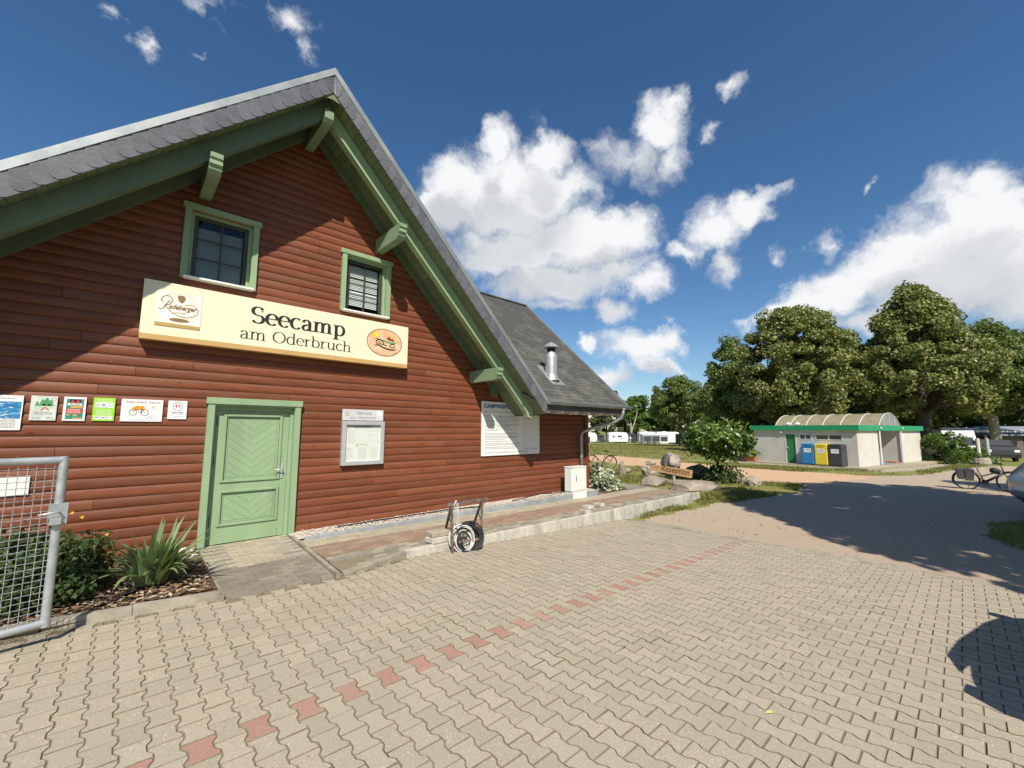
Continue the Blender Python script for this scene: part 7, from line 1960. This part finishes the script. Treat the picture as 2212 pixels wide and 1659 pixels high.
for x in (-1.0, 3.0, 6.4, 9.4): obj('shelter_post', MB().box(x, x + .14, -1.1, -.96, 0, 2.5), M['alu_pale'], AW, world=False)
HT = thing('grey_hut', 'grey hut with a blue-grey metal roof at the right edge', 'hut', site(68, 2150), face_ - .2)
obj('roof_panel', MB().add([(-.6, -1.0, 2.3), (7, -1.0, 2.3), (7, 2.0, 3.2), (-.6, 2.0, 3.2), (-.6, -1.0, 2.2), (7, -1.0, 2.2)], [(0, 1, 2, 3), (4, 5, 1, 0)]), mat('blue_grey_metal_roof', (.26, .30, .34), .5), HT, world=False)
for i in range(16): obj('wall_board', MB().box(i * .4, i * .4 + .38, -.5, -.44, 0, 2.2), mat('grey_brown_boards', (.16, .14, .12), .8) if i == 0 else bpy.data.materials['grey_brown_boards'], HT, world=False)
JK = thing('hanging_jacket', 'turquoise cloth hanging beside the grey hut', 'cloth', site(65, 2163)); o = obj('cloth_body', MB().add([(-.35, 0, .3), (.4, -.05, .25), (.32, .02, 1.0), (.12, 0, 1.45), (-.1, .02, 1.4), (-.42, 0, .9), (-.35, .12, .3), (.4, .1, .25), (.32, .12, 1.0), (.12, .1, 1.45), (-.1, .1, 1.4), (-.42, .12, .9)], [(0, 1, 2, 3, 4, 5), (11, 10, 9, 8, 7, 6), (0, 6, 7, 1), (1, 7, 8, 2), (2, 8, 9, 3), (3, 9, 10, 4), (4, 10, 11, 5), (5, 11, 6, 0)]), M['turquoise'], JK, world=False)
tree('leaning bare trunk pair at the right edge beside the hut', 60.5, -4.9, 8.5, 2.0, 5.5, M['darkleaf'], 900, .32, 14, 'egg', .9, 71, .30, name='leaning_tree', limbs=3, lean=(.9, .6))

# ================================================================== GRASS BLADES, LEAF LITTER
def blades(name, pts, h, w_, m_=None, kind='stuff'):
    n = len(pts); a = rng.uniform(0, 6.28, n); hh = h * rng.uniform(.5, 1.3, (n, 1)); ww = w_ * rng.uniform(.6, 1.2, (n, 1))
    sd = np.stack([np.cos(a), np.sin(a), np.zeros(n)], 1); lean = rng.normal(size=(n, 3)) * .45; lean[:, 2] = 1; lean /= np.linalg.norm(lean, axis=1, keepdims=True)
    mid = pts + lean * hh * .55; tip = pts + lean * hh + np.stack([lean[:, 0], lean[:, 1], -np.abs(lean[:, 0])], 1) * hh * .35
    q = np.stack([pts - sd * ww / 2, pts + sd * ww / 2, mid + sd * ww * .35, tip], 1)
    return fast_quads(name, q, m_ or M['grassblade'], kind=kind)
def scatter(poly, n, keep=None, clump=0):
    p = np.array(poly); out = np.zeros((0, 2))
    while len(out) < n:
        c = np.stack([rng.uniform(p[:, 0].min(), p[:, 0].max(), n), rng.uniform(p[:, 1].min(), p[:, 1].max(), n)], 1)
        c = c[poly_in(c[:, 0], c[:, 1], poly)]
        if clump: c = c[fb(c[:, 0], c[:, 1], clump) + rng.normal(size=len(c)) * .25 > .05]
        out = np.concatenate([out, c])
    out = out[:n]; z = np.array([zg(x, y) for x, y in out]); return np.stack([out[:, 0], out[:, 1], z], 1)
blades('grass_tufts', scatter([(9.5, 5.42), (13.3, 5.15), (13.4, 5.72), (9.5, 5.72)], 1500, clump=3), .09, .012)
blades('grass_tufts', scatter([(13.45, 4.9), (16.2, 4.3), (18.5, 4.2), (20, 4.4), (19.4, 6.2), (16.4, 5.7), (13.6, 6.2)], 6500, clump=1.1), .13, .014)
blades('grass_tufts', scatter([(13.6, 8.6), (16.5, 7.2), (19, 6.6), (21.5, 9.6), (23, 13.4), (21, 15), (17, 13.8), (13.8, 10.6)], 9000, clump=.9), .14, .016)
blades('grass_tufts', scatter([(26.8, 3.4), (29.4, 2.2), (30.9, 3.2), (30.6, 12), (29, 14), (27.4, 9)], 6000, clump=.6), .13, .03)
blades('grass_tufts', scatter([(30, 1.6), (33.4, 1.9), (45, -.2), (46, -1.5), (36, .4)], 3500, clump=.5), .12, .03)
blades('grass_tufts', scatter([(11.2, -.9), (12.9, -.25), (15, -.3), (19, -3), (13, -3.5)], 4500, clump=1.4), .10, .015)
blades('meadow_grass', scatter([(31, 14), (34, 24), (33, 36), (60, 50), (80, 52), (80, 30), (60, 20)], 15000), .16, .09)
# weeds in the joints along the kerbs, dry leaves on the paving
P = []
for (x0, y0, x1, y1, n) in ((2.3, 5.47, 3.3, 5.72, 160), (3.3, 5.74, 9.1, 5.74, 320), (-.9, 5.6, .95, 5.50, 150), (.97, 5.5, 2.2, 5.46, 60)):
    t = rng.uniform(0, 1, n) ; t = np.round(t * 14) / 14 + rng.normal(size=n) * .016
    P.append(np.stack([x0 + (x1 - x0) * t, y0 + (y1 - y0) * t + rng.normal(size=n) * .012 - .01, [zp(x0 + (x1 - x0) * q) - .004 for q in t]], 1))
blades('joint_weeds', np.concatenate(P), .028, .007)
n = 90; xs_ = rng.uniform(.2, 8.5, n); ys_ = 1 + 4.4 * rng.uniform(0, 1, n) ** .7; P = np.stack([xs_, ys_, [zp(x) + .004 for x in xs_]], 1)
fast_quads('fallen_leaves', leaf_quads(P, .016, np.tile([0, 0, 1.0], (n, 1)), .9, 1.8, .6), M['chip'], kind='stuff')
lf = fast_quads('fallen_leaf', leaf_quads(np.array([[3.36, 1.03, zp(3.36) + .006]]), .035, np.array([[0, 0, 1.0]]), .97, 2.2, 0), flat('yellow_leaf', (.62, .62, .18), .6)); tag(lf, 'single yellow leaf lying on the pavers near the car shadow', 'leaf')
n = 300; P = scatter([(9.4, 5.5), (13.3, 5.2), (16, 4), (15, 0), (9.4, 0)], n); P[:, 2] += .01
fast_quads('gravel_litter', leaf_quads(P, .03, np.tile([0, 0, 1.0], (n, 1)), .85, 1.6, .6), M['chip'], kind='stuff')
